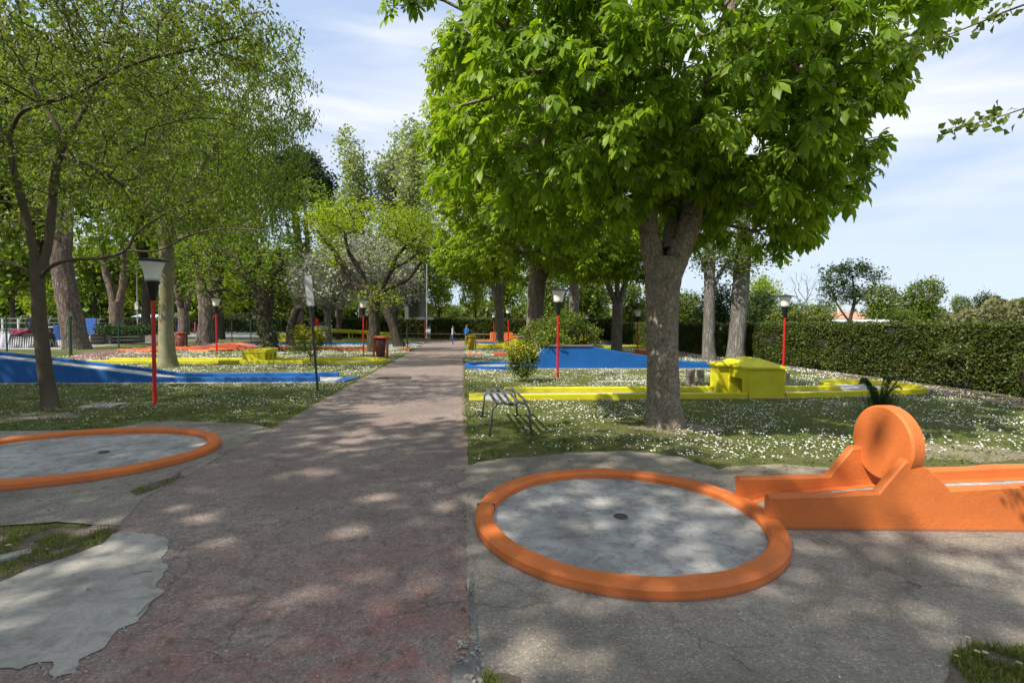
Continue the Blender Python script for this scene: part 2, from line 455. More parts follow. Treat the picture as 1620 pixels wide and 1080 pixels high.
M['bark_chestnut'] = mat_bark('chestnut_bark', (0.05, 0.04, 0.03), (0.19, 0.155, 0.115), (0.38, 0.325, 0.25), 22, 0.6, 0.02)
M['bark_chestnut_far'] = mat_bark('chestnut_bark_far', (0.05, 0.04, 0.03), (0.16, 0.13, 0.10), (0.30, 0.26, 0.21), 8, 0.3, 0.05, 'furrow')
M['bark_smooth'] = mat_bark('smooth_brown_bark', (0.04, 0.03, 0.02), (0.075, 0.058, 0.04), (0.12, 0.095, 0.068), 7, 0.3, 0.006, False, 0.12)
M['bark_yellow'] = mat_bark('lichen_bark', (0.05, 0.045, 0.02), (0.17, 0.15, 0.09), (0.29, 0.27, 0.18), 6, 0.25, 0.02, False, 0.35)
M['bark_pine'] = mat_bark('pine_bark', (0.025, 0.018, 0.014), (0.14, 0.10, 0.078), (0.30, 0.245, 0.21), 5, 0.28, 0.08, 'furrow')
M['bark_dark'] = mat_bark('dark_rough_bark', (0.02, 0.016, 0.012), (0.06, 0.048, 0.036), (0.13, 0.11, 0.085), 7, 0.3, 0.05, 'furrow')
M['bark_grey'] = mat_bark('grey_furrowed_bark', (0.05, 0.045, 0.04), (0.16, 0.15, 0.13), (0.28, 0.26, 0.23), 8, 0.2, 0.05, 'furrow')
M['wood_stump'] = mat_bark('stump_wood', (0.05, 0.04, 0.03), (0.20, 0.165, 0.13), (0.36, 0.31, 0.26), 8, 0.3, 0.02)

# ------------------------------------------------------------------ object helpers
def link(name, mesh, parent=None, **props):
    o = bpy.data.objects.new(name, mesh)
    COL.objects.link(o)
    if parent is not None:
        o.parent = parent
    for k, v_ in props.items():
        o[k] = v_
    return o
def thing(name, label, cat, loc=(0, 0, 0), rz=0.0, group=None):
    o = bpy.data.objects.new(name, None)
    o.empty_display_size = 0.2
    COL.objects.link(o)
    o.location = loc
    o.rotation_euler = (0, 0, rz)
    o['label'] = label
    o['category'] = cat
    if group: o['group'] = group
    return o
def tag(o, label, cat, group=None):
    o['label'] = label
    o['category'] = cat
    if group: o['group'] = group
    return o
def copy_tree(o, parent=None):
    c_ = o.copy()
    COL.objects.link(c_)
    c_.parent = parent
    for ch in KIDS.get(o.name, []):
        copy_tree(ch, c_)
    return c_
KIDS = {}
def index_kids(root):
    for ch in [o for o in bpy.data.objects if o.parent == root]:
        KIDS.setdefault(root.name, []).append(ch)
        index_kids(ch)
def np_mesh(name, V, Fc, mat, smooth=False):
    """V (n,3) floats, Fc (m,k) ints"""
    V = np.asarray(V, dtype=np.float32)
    Fc = np.asarray(Fc, dtype=np.int32)
    me = bpy.data.meshes.new(name)
    me.vertices.add(len(V))
    me.vertices.foreach_set('co', V.ravel())
    k = Fc.shape[1]
    me.loops.add(Fc.size)
    me.loops.foreach_set('vertex_index', Fc.ravel())
    me.polygons.add(len(Fc))
    me.polygons.foreach_set('loop_start', np.arange(0, Fc.size, k, dtype=np.int32))
    if smooth:
        me.polygons.foreach_set('use_smooth', np.ones(len(Fc), dtype=bool))
    me.update(calc_edges=True)
    me.validate()
    for mm in (mat if isinstance(mat, (list, tuple)) else [mat]):
        me.materials.append(mm)
    return me
class MB:
    def __init__(s): s.v = []; s.f = []
    def add(s, vs, fs):
        o = len(s.v)
        s.v += [tuple(p) for p in vs]
        s.f += [tuple(i + o for i in q) for q in fs]
        return s
    def box(s, c_, d, rz=0.0, rx=0.0, ry=0.0):
        R = Matrix.Rotation(rz, 3, 'Z') @ Matrix.Rotation(ry, 3, 'Y') @ Matrix.Rotation(rx, 3, 'X')
        vs = [Vector(c_) + R @ Vector((sx * d[0] / 2, sy * d[1] / 2, sz * d[2] / 2)) for sx in (-1, 1) for sy in (-1, 1) for sz in (-1, 1)]
        return s.add(vs, [(0, 1, 3, 2), (4, 6, 7, 5), (0, 4, 5, 1), (2, 3, 7, 6), (0, 2, 6, 4), (1, 5, 7, 3)])
    def tube(s, pts, rad, n=10, caps=True):
        pts = [Vector(p) for p in pts]
        if not isinstance(rad, (list, tuple)): rad = [rad] * len(pts)
        rings = []
        up = None
        for i, p in enumerate(pts):
            a = pts[max(i - 1, 0)]; b_ = pts[min(i + 1, len(pts) - 1)]
            d = (b_ - a).normalized()
            if up is None:
                up = Vector((1, 0, 0)) if abs(d.x) < 0.8 else Vector((0, 1, 0))
            x_ = (up - d * up.dot(d)).normalized()
            y_ = d.cross(x_)
            up = x_
            rings.append([p + (x_ * math.cos(2 * PI * k / n) + y_ * math.sin(2 * PI * k / n)) * rad[i] for k in range(n)])
        vs = [q for rg in rings for q in rg]
        fs = []
        for i in range(len(pts) - 1):
            for k in range(n):
                fs.append((i * n + k, i * n + (k + 1) % n, (i + 1) * n + (k + 1) % n, (i + 1) * n + k))
        if caps:
            fs.append(tuple(reversed(range(n))))
            fs.append(tuple((len(pts) - 1) * n + k for k in range(n)))
        return s.add(vs, fs)
    def lathe(s, c_, prof, n=24):
        vs = [(c_[0] + r * math.cos(2 * PI * k / n), c_[1] + r * math.sin(2 * PI * k / n), c_[2] + z) for (r, z) in prof for k in range(n)]
        fs = []
        for i in range(len(prof) - 1):
            for k in range(n):
                fs.append((i * n + k, i * n + (k + 1) % n, (i + 1) * n + (k + 1) % n, (i + 1) * n + k))
        fs.append(tuple(reversed(range(n))))
        fs.append(tuple((len(prof) - 1) * n + k for k in range(n)))
        return s.add(vs, fs)
    def prism(s, poly, z0, z1):
        n = len(poly)
        vs = [(p[0], p[1], z0) for p in poly] + [(p[0], p[1], z1) for p in poly]
        fs = [tuple(reversed(range(n))), tuple(range(n, 2 * n))] + [(k, (k + 1) % n, n + (k + 1) % n, n + k) for k in range(n)]
        return s.add(vs, fs)
    def extr(s, prof, a, axis):
        """prof: list of 3D points of a planar outline, extruded by vector a"""
        n = len(prof)
        vs = [Vector(p) for p in prof] + [Vector(p) + Vector(a) for p in prof]
        fs = [tuple(reversed(range(n))), tuple(range(n, 2 * n))] + [(k, (k + 1) % n, n + (k + 1) % n, n + k) for k in range(n)]
        return s.add(vs, fs)
    def build(s, name, mat, parent=None, smooth=False, bevel=0.0, **props):
        me = bpy.data.meshes.new(name)
        bm = bmesh.new()
        vv = [bm.verts.new(p) for p in s.v]
        for q in s.f:
            try: bm.faces.new([vv[i] for i in q])
            except ValueError: pass
        bmesh.ops.recalc_face_normals(bm, faces=bm.faces)
        big = [fc for fc in bm.faces if len(fc.verts) > 6]
        if big and len(big) < 60:
            bmesh.ops.triangulate(bm, faces=big)
        if bevel:
            ed = [e for e in bm.edges if len(e.link_faces) == 2 and e.calc_face_angle(0) > 0.6]
            bmesh.ops.bevel(bm, geom=ed, offset=bevel, segments=2, profile=0.6, affect='EDGES')
        bm.to_mesh(me); bm.free()
        if smooth:
            me.polygons.foreach_set('use_smooth', np.ones(len(me.polygons), dtype=bool))
        me.materials.append(mat)
        return link(name, me, parent, **props)

def catmull(pts, step):
    pts = [np.array(p, dtype=float) for p in pts]
    P = [2 * pts[0] - pts[1]] + pts + [2 * pts[-1] - pts[-2]]
    out_ = []
    for i in range(1, len(P) - 2):
        L = np.linalg.norm(P[i + 1][:3] - P[i][:3])
        n = max(1, int(math.ceil(L / step)))
        for k in range(n):
            t_ = k / n
            a, b_, c_, d = P[i - 1], P[i], P[i + 1], P[i + 2]
            out_.append(0.5 * ((2 * b_) + (-a + c_) * t_ + (2 * a - 5 * b_ + 4 * c_ - d) * t_ ** 2 + (-a + 3 * b_ - 3 * c_ + d) * t_ ** 3))
    out_.append(pts[-1])
    return np.array(out_)

# ------------------------------------------------------------------ ground sheets
def sheet(name, poly, z, mat, **kw):
    mb = MB()
    mb.add([(p[0], p[1], z) for p in poly], [tuple(range(len(poly)))])
    o = mb.build(name, mat)
    # make sure it faces up
    me = o.data
    if me.polygons[0].normal.z < 0:
        me.flip_normals()
    o['kind'] = 'structure'
    for k, v_ in kw.items(): o[k] = v_
    return o
def wobble(poly, amp, step=0.12, seed=0, closed=True):
    res = []
    n = len(poly)
    for i in range(n if closed else n - 1):
        a = Vector((poly[i][0], poly[i][1], 0)); b_ = Vector((poly[(i + 1) % n][0], poly[(i + 1) % n][1], 0))
        L = (b_ - a).length
        k = max(1, int(L / step))
        nrm = Vector((-(b_ - a).y, (b_ - a).x, 0)).normalized() if L > 0 else Vector()
        for j in range(k):
            p = a.lerp(b_, j / k)
            q = p + nrm * amp * (mn.noise(Vector((p.x * 1.3, p.y * 1.3, seed))) * 1.2 + mn.noise(Vector((p.x * 6, p.y * 6, seed + 5))) * 0.6 + mn.noise(Vector((p.x * 19, p.y * 19, seed + 9))) * 0.3)
            res.append((q.x, q.y))
    return res

# ground: one big gently uneven sheet, finer near the camera
def build_ground():
    xs = np.unique(np.concatenate([np.linspace(-1500, -80, 10), np.linspace(-80, 60, 71), np.linspace(60, 1500, 10)]))
    ys = np.unique(np.concatenate([np.linspace(-200, -10, 6), np.linspace(-10, 110, 61), np.linspace(110, 2000, 12)]))
    X, Y = np.meshgrid(xs, ys)
    Z = np.zeros_like(X)
    V = np.stack([X.ravel(), Y.ravel(), Z.ravel()], 1)
    nx, ny = len(xs), len(ys)
    i = np.arange(nx - 1)[None, :] + np.arange(ny - 1)[:, None] * nx
    Fc = np.stack([i, i + 1, i + 1 + nx, i + nx], -1).reshape(-1, 4)
    return link('ground', np_mesh('ground', V, Fc, M['lawn'], True), None, kind='structure')
build_ground()

PATH_L, PATH_R = -3.03, 0.06
path_poly = [(PATH_L, -4), (PATH_R, -4), (PATH_R, 45.5), (PATH_L, 45.5)]
sheet('path', wobble(path_poly, 0.03, 0.25, 1), 0.008, M['path'])
# asphalt aprons either side of the path
ap_r = [(0.03, -4)] + [(0.03, y) for y in (0, 3, 6.0)] + [tuple(G(*p)[:2]) for p in ((745, 737), (800, 727), (900, 717), (990, 714), (1070, 724), (1130, 742), (1165, 752))] + [(2.75, 4.75), (3.2, 4.35), (9, 3.85), (9, -4)]
APR = wobble(ap_r, 0.06, 0.06, 3)
sheet('asphalt_apron', APR, 0.012, M['asphalt'])
ap_l = [(-3.0, 5.0)] + [tuple(G(*p)[:2]) for p in ((190, 835), (90, 826), (0, 832))] + [(-7.5, 4.9), (-7.5, 8.3), (-5.5, 8.25)] + [tuple(G(*p)[:2]) for p in ((235, 667), (330, 668), (400, 672), (432, 679))] + [(-3.0, 7.6)]
APL = wobble(ap_l, 0.03, 0.1, 4)
sheet('asphalt_apron', APL, 0.012, M['asphalt'])
# light cement repair
cp = [(-60, 905), (0, 893), (25, 868), (60, 858), (110, 852), (160, 847), (205, 847), (255, 853), (262, 858), (258, 864), (275, 872), (262, 884), (272, 896), (268, 905), (248, 925), (262, 938), (240, 955), (222, 985), (190, 1000), (165, 1030), (138, 1045), (118, 1070), (92, 1075), (66, 1074), (68, 1058), (58, 1053), (30, 1064), (-60, 1066)]
sheet('cement_repair', wobble([tuple(G(*p)[:2]) for p in cp], 0.05, 0.02, 8), 0.0135, M['patch'])
# broken lip between path and apron, bottom centre
lip = [(748, 905), (752, 960), (757, 1000), (758, 1040), (762, 1110), (712, 1110), (716, 1060), (735, 1045), (745, 1020), (741, 960), (745, 910)]
sheet('broken_asphalt_edge', wobble([tuple(G(*p)[:2]) for p in lip], 0.012, 0.03, 9), 0.0145, mat_concrete('broken_edge', (0.12, 0.115, 0.105), (0.22, 0.21, 0.19), 9))
# side path branching off to the left, and the far strip
br = [(-3.0, 30.0), (-3.0, 33.0)]
sp_ = [tuple(G(*p)[:2]) for p in ((100, 570), (130, 557), (190, 552), (250, 549), (330, 542), (372, 541.5), (372, 546), (320, 549), (280, 553), (230, 562), (160, 568))]
sheet('side_path', sp_, 0.006, M['path_far'])
sheet('path', [(-16, 45.4), (1.6, 45.4), (1.6, 48.5), (-16, 48.5)], 0.005, M['path_far'])
sheet('gravel_yard', [tuple(G(*p)[:2]) for p in ((-140, 552), (95, 553), (190, 545), (300, 538), (440, 534), (560, 530), (640, 526), (640, 518), (300, 517), (-140, 519))], 0.004, M['gravel_ground'])
sheet('bare_soil', wobble([tuple(G(*p)[:2]) for p in ((1120, 752), (1150, 738), (1230, 733), (1330, 742), (1360, 755), (1250, 768), (1170, 765))], 0.08, 0.12, 14), 0.004, mat_concrete('bare_soil', (0.17, 0.14, 0.095), (0.27, 0.235, 0.17), 3.0))
sheet('bare_soil', wobble([(11.6, 9.0), (13.8, 7), (13.8, 48), (12.6, 48), (12.3, 30), (12.5, 16), (11.9, 12.5)], 0.12, 0.3, 15), 0.004, mat_concrete('hedge_soil', (0.10, 0.075, 0.055), (0.17, 0.13, 0.10), 2.0))

for (cx_, cy_, rr_, sd_) in ((3.40, 7.95, .62, 21), (6.6, 6.2, .7, 22), (-7.5, 9.5, .55, 23)):
    sheet('bare_soil', wobble([(cx_ + rr_ * math.cos(k * .35) * 1.3, cy_ + rr_ * math.sin(k * .35) * .7) for k in range(18)], .25, .05, sd_), .0035, mat_concrete('trodden_soil', (0.16, 0.135, 0.085), (0.26, 0.22, 0.15), 4.0))
# loose grit and small stones at the broken edge
mb = MB()
for i in range(40):
    p = G(random.uniform(722, 765), random.uniform(1010, 1085))
    s_ = random.uniform(0.008, 0.022)
    mb.box((p.x, p.y, 0.014 + s_ * 0.3), (s_, s_ * random.uniform(.6, 1.2), s_ * .6), random.uniform(0, 3), random.uniform(-.4, .4))
mb.build('gravel', M['patch'], kind='stuff')

mb = MB()
for i in range(80):
    a, b_ = cp[random.randint(8, len(cp) - 3)], None
    p = G(a[0] + random.gauss(6, 9), a[1] + random.gauss(4, 7))
    s_ = random.uniform(0.003, 0.011)
    mb.box((p.x, p.y, 0.012), (s_ * random.uniform(1, 2), s_, .008), random.uniform(0, 3))
mb.build('cement_crumbs', M['patch'], kind='stuff')
g_ = np.random.default_rng(77)
mb = MB()
for i in range(420):
    x, y = (g_.uniform(.1, 9), g_.uniform(5.2, 11)) if i % 2 else (g_.uniform(-8, .0), g_.uniform(1.5, 13))
    a = g_.uniform(0, 6.3); s_ = g_.uniform(.012, .03); dx, dy = math.cos(a) * s_, math.sin(a) * s_
    mb.add([(x, y, .018), (x + dx - dy * .4, y + dy + dx * .4, .026), (x + dx * 2, y + dy * 2, .020), (x + dx + dy * .4, y + dy - dx * .4, .024)], [(0, 1, 2), (0, 2, 3)])
mb.build('fallen_leaves', mat_plain('dry_leaf', (.22, .13, .06), .9, var=.4), kind='stuff')
mb = MB()
for i in range(46):
    x, y = g_.uniform(-5, 5), g_.uniform(1.5, 9); a = g_.uniform(0, 3.1); L_ = g_.uniform(.04, .16)
    mb.tube([(x, y, .02), (x + math.cos(a) * L_ * .5, y + math.sin(a) * L_ * .5 + .01, .024), (x + math.cos(a) * L_, y + math.sin(a) * L_, .02)], .0022, 4)
mb.build('fallen_twigs', mat_plain('twig_bark', (.10, .07, .05), .9), kind='stuff')

# ------------------------------------------------------------------ painted kerbs and lanes
def wall_sweep(pts, wdt, closed=False, cham=0.012, z0=-0.02, jit=0.004, step=0.12, smooth_pts=True):
    """pts: (x, y, top z). Kerb of rectangular section with eased top edges, top edge following z."""
    P = []
    n = len(pts)
    for i in range(n if closed else n - 1):
        a = Vector(pts[i]); b_ = Vector(pts[(i + 1) % n])
        k = max(1, int((b_ - a).length / step))
        for j in range(k):
            P.append(a.lerp(b_, j / k))
    if not closed: P.append(Vector(pts[-1]))
    V = []
    for i, p in enumerate(P):
        if closed: a, b_ = P[i - 1], P[(i + 1) % len(P)]
        else: a, b_ = P[max(i - 1, 0)], P[min(i + 1, len(P) - 1)]
        d = Vector((b_.x - a.x, b_.y - a.y, 0)).normalized()
        # mitre at corners
        nr = Vector((d.y, -d.x, 0))
        if 0 < i < len(P) - 1 or closed:
            d1 = Vector((p.x - a.x, p.y - a.y, 0)).normalized()
            cs = abs(Vector((d1.y, -d1.x, 0)).dot(nr))
            nr = nr / max(cs, 0.6)
        j1 = jit * mn.noise(Vector((p.x * 3, p.y * 3, 1.0)))
        j2 = jit * mn.noise(Vector((p.x * 3, p.y * 3, 7.0)))
        hw = wdt / 2
        for (o_, z) in ((-hw + j1, z0), (-hw + j1, p.z - cham * 1.3), (-hw + cham + j1, p.z + j2), (hw - cham, p.z + j2), (hw, p.z - cham * 1.3), (hw, z0)):
            q = p + nr * o_
            V.append((q.x, q.y, z))
    fs = []
    m_ = len(P)
    for i in range(m_ if closed else m_ - 1):
        for k in range(5):
            fs.append((i * 6 + k, i * 6 + k + 1, ((i + 1) % m_) * 6 + k + 1, ((i + 1) % m_) * 6 + k))
    if not closed:
        fs.append(tuple(range(6)))
        fs.append(tuple(reversed([(m_ - 1) * 6 + k for k in range(6)])))
    return V, fs
def kerb(parent, pts, wdt, mat, name='kerb', **kw):
    V, fs = wall_sweep(pts, wdt, **kw)
    return MB().add(V, fs).build(name, mat, parent)
def arc(cx, cy, r, a0, a1, z, n=40):
    return [(cx + r * math.cos(math.radians(a0 + (a1 - a0) * i / n)), cy + r * math.sin(math.radians(a0 + (a1 - a0) * i / n)), z) for i in range(n + 1)]
def disc(parent, cx, cy, r, z, mat=None, name='lane_floor', n=48):
    return MB().prism([(cx + r * math.cos(2 * PI * k / n), cy + r * math.sin(2 * PI * k / n)) for k in range(n)], 0.0, z).build(name, mat or M['floor'], parent)
def floor_poly(parent, poly, z, name='lane_floor', mat=None):
    return MB().prism(poly, 0.0, z).build(name, mat or M['floor'], parent)
def cup(parent, x, y, z):
    mb = MB()
    n = 20
    prof = [(0.062, 0.004), (0.058, 0.010), (0.050, 0.010), (0.048, 0.002)]
    vs = []; fs = []
    for (r, zz) in prof:
        vs += [(x + r * math.cos(2 * PI * k / n), y + r * math.sin(2 * PI * k / n), z + zz) for k in range(n)]
    for i in range(3):
        for k in range(n): fs.append((i * n + k, i * n + (k + 1) % n, (i + 1) * n + (k + 1) % n, (i + 1) * n + k))
    mb.add(vs, fs)
    h = mb.build('cup_rim', M['hole'], parent)
    mb = MB(); mb.add([(x + 0.049 * math.cos(2 * PI * k / n), y + 0.049 * math.sin(2 * PI * k / n), z + 0.003) for k in range(n)], [tuple(range(n))])
    mb.build('cup_bottom', M['hole'], parent)

GRP = 'minigolf lanes beside the path'
# --- near right: orange lane with wheel obstacle
L = thing('golf_lane', 'orange minigolf lane with upright disc obstacle and round green in the right foreground', 'minigolf lane', (1.36, 4.2, 0), 0, GRP)
L.location = (0, 0, 0)
cx, cy, R1 = 1.37, 4.17, 1.19
disc(L, cx, cy, R1 - 0.03, 0.035)
kerb(L, arc(cx, cy, R1, 0, 360, 0.105, 90)[:-1], 0.155, M['orange'], closed=True, step=0.2, cham=0.02, jit=0.012)
cup(L, 1.36, 4.2, 0.035)
for a_ in (168,):
    a_ = math.radians(a_)
    mb = MB()
    mb.box((cx + R1 * math.cos(a_), cy + R1 * math.sin(a_), .051), (.160, .0025, .109), a_, 0, 0)
    mb.build('joint_crack', M['hole'], L)
O = Vector((2.52, 3.89, 0)); e = Vector((.995, -.098, 0)); nn_ = Vector((.098, .995, 0))
def LP(s, t_, z): 
    q = O + e * s + nn_ * t_
    return (q.x, q.y, z)
nearp = [(0.0, .29), (.5, .305), (.90, .33), (1.11, .60), (1.20, .61), (1.34, .50), (1.48, .36), (2.1, .40), (3.3, .47)]
V, fs = wall_sweep([LP(s, .045, z) for s, z in nearp], 0.09, step=0.05, cham=0.014, jit=0.01, z0=0.0)
MB().add(V, fs).build('side_wall', M['orange'], L)
farp = [(-.03, .29), (.5, .305), (.80, .32), (1.0, .58), (1.14, .60), (1.30, .48), (1.42, .36), (2.1, .40), (3.3, .47)]
V, fs = wall_sweep([LP(s, .535, z) for s, z in farp], 0.09, step=0.05, cham=0.014, jit=0.01, z0=0.0)
MB().add(V, fs).build('side_wall', M['orange'], L)
# channel floor (painted near the green, grey further up)
fp = [(0.0, .06), (.35, .16), (.9, .22), (1.3, .26), (3.3, .36)]
for (a, b_, mt_) in ((0, 2, M['floor']), (2, 4, M['floor'])):
    mb = MB()
    prof = [LP(fp[a][0], .092, 0.0)] + [LP(fp[k][0], .092, fp[k][1]) for k in range(a, b_ + 1)] + [LP(fp[b_][0], .092, 0.0)]
    mb.extr(prof, nn_ * 0.396, None)
    mb.build('lane_floor', mt_, L)
# painted fillet strips between floor and walls
for tt in (.135, .445):
    mb = MB()
    pts_ = [LP(s, tt, z + .012) for s, z in fp]
    mb.add([LP(s, tt - .04, z + .004) for s, z in fp] + [LP(s, tt + .04, z + .004) for s, z in fp] + [LP(s, tt + (-.045 if tt < .3 else .045), z + .05) for s, z in fp],
           [(i, i + 1, 5 + i + 1, 5 + i) for i in range(4)] + ([(i, i + 1, 10 + i + 1, 10 + i) for i in range(4)] if tt < .3 else [(5 + i, 5 + i + 1, 10 + i + 1, 10 + i) for i in range(4)]))
    mb.build('fillet_strip', M['orange'], L)
# the wheel
mb = MB()
n = 72; th = 0.125; rw = 0.325
cw = Vector(LP(1.16, .29, 0.68))
ax = (e + nn_ * 0.10).normalized()
side = Vector((-ax.y, ax.x, 0))
prof = [(-th / 2, rw - .016), (-th / 2 + .016, rw), (th / 2 - .016, rw), (th / 2, rw - .016)]
vs = []
for (a, r) in prof:
    vs += [cw + ax * a + (side * math.cos(2 * PI * k / n) + Vector((0, 0, 1)) * math.sin(2 * PI * k / n)) * r for k in range(n)]
fs = [(i * n + k, i * n + (k + 1) % n, (i + 1) * n + (k + 1) % n, (i + 1) * n + k) for i in range(3) for k in range(n)]
fs += [tuple(reversed(range(n))), tuple(3 * n + k for k in range(n))]
mb.add(vs, fs).build('wheel_disc', M['orange'], L)

# --- near left: orange round green
L = thing('golf_lane', 'orange kerbed round green of grey concrete in the left foreground', 'minigolf lane', (0, 0, 0), 0, GRP)
cx, cy = -4.52, 6.72
def oval(k, z):
    res = []
    for i in range(90):
        a = 2 * PI * i / 90; X_, Y_ = 1.60 * k * math.cos(a), 1.28 * k * math.sin(a); b__ = math.radians(9)
        res.append((-4.86 + X_ * math.cos(b__) - Y_ * math.sin(b__), 6.66 + X_ * math.sin(b__) + Y_ * math.cos(b__), z))
    return res
floor_poly(L, [q[:2] for q in oval(.97, 0)], .035)
kerb(L, oval(1.0, .10), 0.15, M['orange'], closed=True, step=0.2, cham=0.02, jit=0.012)
cup(L, -4.49, 6.76, 0.035)

# --- right: yellow lane with little house
L = thing('golf_lane', 'yellow minigolf lane with a model house, behind the bench on the right', 'minigolf lane', (0, 0, 0), 0, GRP)
YN, YF = 10.88, 12.15
floor_poly(L, [(0.46, YN + .03), (9.8, YN + .22), (10.2, 11.75), (9.5, YF - .1), (7.3, YF - .1), (0.46, YF - .03)], 0.03)
floor_poly(L, [(0.13, YN + .03), (0.455, YN + .03), (0.455, YF - .03), (0.13, YF - .03)], 0.034, 'tee_mat', M['yellow'])
H_ = 0.15
kerb(L, [(1.02, YN + .07, H_), (6.44, YN + .07, H_)], 0.14, M['yellow'])
kerb(L, [(0.98, YF - .07, H_), (6.44, YF - .07, H_)], 0.14, M['yellow'])
cx, cy, rr = 10.85, 12.5, 1.10
kerb(L, [(7.36, YN + .06, H_), (9.0, YN + .22, H_)] + arc(cx, cy, rr, -112, 150, H_, 44) + [(9.62, 12.15, H_), (7.36, YF - .09, H_)], 0.14, M['yellow'])
disc(L, cx, cy, rr, 0.026)
cup(L, cx, cy, 0.026)
mb = MB()      # low dividing ridge inside the lane
mb.box((3.1, YN + .22, .045), (.9, .1, .05)); mb.build('bumper', M['yellow'], L, bevel=0.01)
# house: walls with a doorway running through, wing at the back, hipped roof
hx0, hx1 = 6.47, 7.34
def gate_outline(y0, y1, d0, d1, zt, zd, x):
    return [(x, y0, 0), (x, y0, zt), (x, y1, zt), (x, y1, 0), (x, d1, 0), (x, d1, zd), (x, d0, zd), (x, d0, 0)]
mb = MB(); mb.extr(gate_outline(YN, YF + .05, 11.18, 11.74, .69, .44, hx0), (hx1 - hx0, 0, 0), None)
mb.build('house_wall', M['yellow'], L, bevel=0.012)
mb = MB(); mb.box((hx0 - .13, 12.0, .345), (.26, .40, .69)); mb.build('house_wing', M['yellow'], L, bevel=0.012)
mb = MB()
a0, a1, b0, b1, zt = hx0 - .05, hx1 + .06, YN - .06, YF + .12, .69
vs = [(a0, b0, zt), (a1, b0, zt), (a1, b1, zt), (a0, b1, zt), (a0, b0, zt + .045), (a1, b0, zt + .045), (a1, b1, zt + .045), (a0, b1, zt + .045),
      ((a0 + a1) / 2 - .02, b0 + .42, zt + .235), ((a0 + a1) / 2 - .02, b1 - .42, zt + .235)]
fs = [(0, 3, 2, 1), (0, 1, 5, 4), (1, 2, 6, 5), (2, 3, 7, 6), (3, 0, 4, 7), (4, 5, 8), (5, 6, 9, 8), (6, 7, 9), (7, 4, 8, 9)]
mb.add(vs, fs).build('house_roof', M['yellow'], L, bevel=0.006)
mb = MB()
mb.add([(hx0 - .32, 11.72, zt), (hx0 + .2, 11.72, zt + .002), (hx0 + .2, 12.27, zt + .002), (hx0 - .32, 12.27, zt), (hx0 - .32, 11.72, zt + .05), (hx0 - .32, 12.27, zt + .05), (hx0 + .2, 11.86, zt + .17), (hx0 + .2, 12.1, zt + .17), (hx0 + .2, 11.72, zt + .05), (hx0 + .2, 12.27, zt + .05)],
       [(0, 1, 2, 3), (0, 3, 5, 4), (4, 5, 7, 6), (4, 6, 8), (5, 9, 7), (0, 4, 8, 1), (3, 2, 9, 5), (1, 8, 6, 7, 9, 2)])
mb.build('wing_roof', M['yellow'], L, bevel=0.006)

# --- right: tall blue ramp lane
L = thing('golf_lane', 'long blue minigolf ramp with high painted side wall on the right lawn', 'minigolf lane', (0, 0, 0), 0, GRP)
YN, YF = 18.35, 19.65
rp_ = [(2.35, .18), (2.55, .35), (3.0, .84), (4.75, .84), (6.45, .56), (7.9, .34), (8.6, .25), (9.4, .20), (11.9, .16)]
for yy in (YN + .06, YF - .06):
    V, fs = wall_sweep([(x, yy, z) for x, z in rp_], 0.12, step=0.3, cham=0.01)
    MB().add(V, fs).build('ramp_wall', M['blue'], L)
mb = MB(); mb.extr([(2.35, YN + .125, 0)] + [(x, YN + .125, max(z - .12, .03)) for x, z in rp_] + [(11.9, YN + .125, 0)], (0, YF - YN - .25, 0), None)
mb.build('ramp_floor', M['floor'], L)
kerb(L, arc(1.32, 19.1, 1.2, 25, 335, .15, 60), 0.13, M['blue'])
disc(L, 1.32, 19.1, 1.2, 0.03)
floor_poly(L, [(11.92, YN), (12.6, YN), (12.6, YF), (11.92, YF)], 0.03, 'tee_floor')
floor_poly(L, [(12.61, YN), (12.95, YN), (12.95, YF), (12.61, YF)], 0.034, 'tee_mat', M['blue'])
mb = MB(); mb.box((3.85, YN + .10, .875), (1.85, .28, .05)); mb.build('coping_board', M['brown_board'], L, bevel=0.008)
mb = MB(); mb.box((7.2, YN - .07, .02), (9.6, .12, .05)); mb.build('foundation_edge', M['kerbstone'], L)

# --- right far: orange low lane
L = thing('golf_lane', 'low orange minigolf lane behind the yellow flowering bush', 'minigolf lane', (0, 0, 0), 0, GRP)
floor_poly(L, [(0.15, 26.1), (13.0, 26.1), (13.0, 27.4), (0.15, 27.4)], 0.03)
floor_poly(L, [(0.12, 26.1), (1.0, 26.1), (1.0, 27.4), (0.12, 27.4)], 0.05, 'tee_mat', M['orange'])
kerb(L, [(1.6, 26.1, .13), (12.0, 26.1, .13)], .13, M['orange_red'])
kerb(L, [(1.6, 27.4, .13), (12.0, 27.4, .13)], .13, M['orange_red'])
for k, (x0, y0) in enumerate(((9.9, 26.0), (10.5, 25.4))):
    mb = MB(); mb.box((x0, y0 + .5, .17 + .02 * k), (1.1, .9, .30)); mb.build('block_obstacle', M['orange_red'], L, bevel=.02)
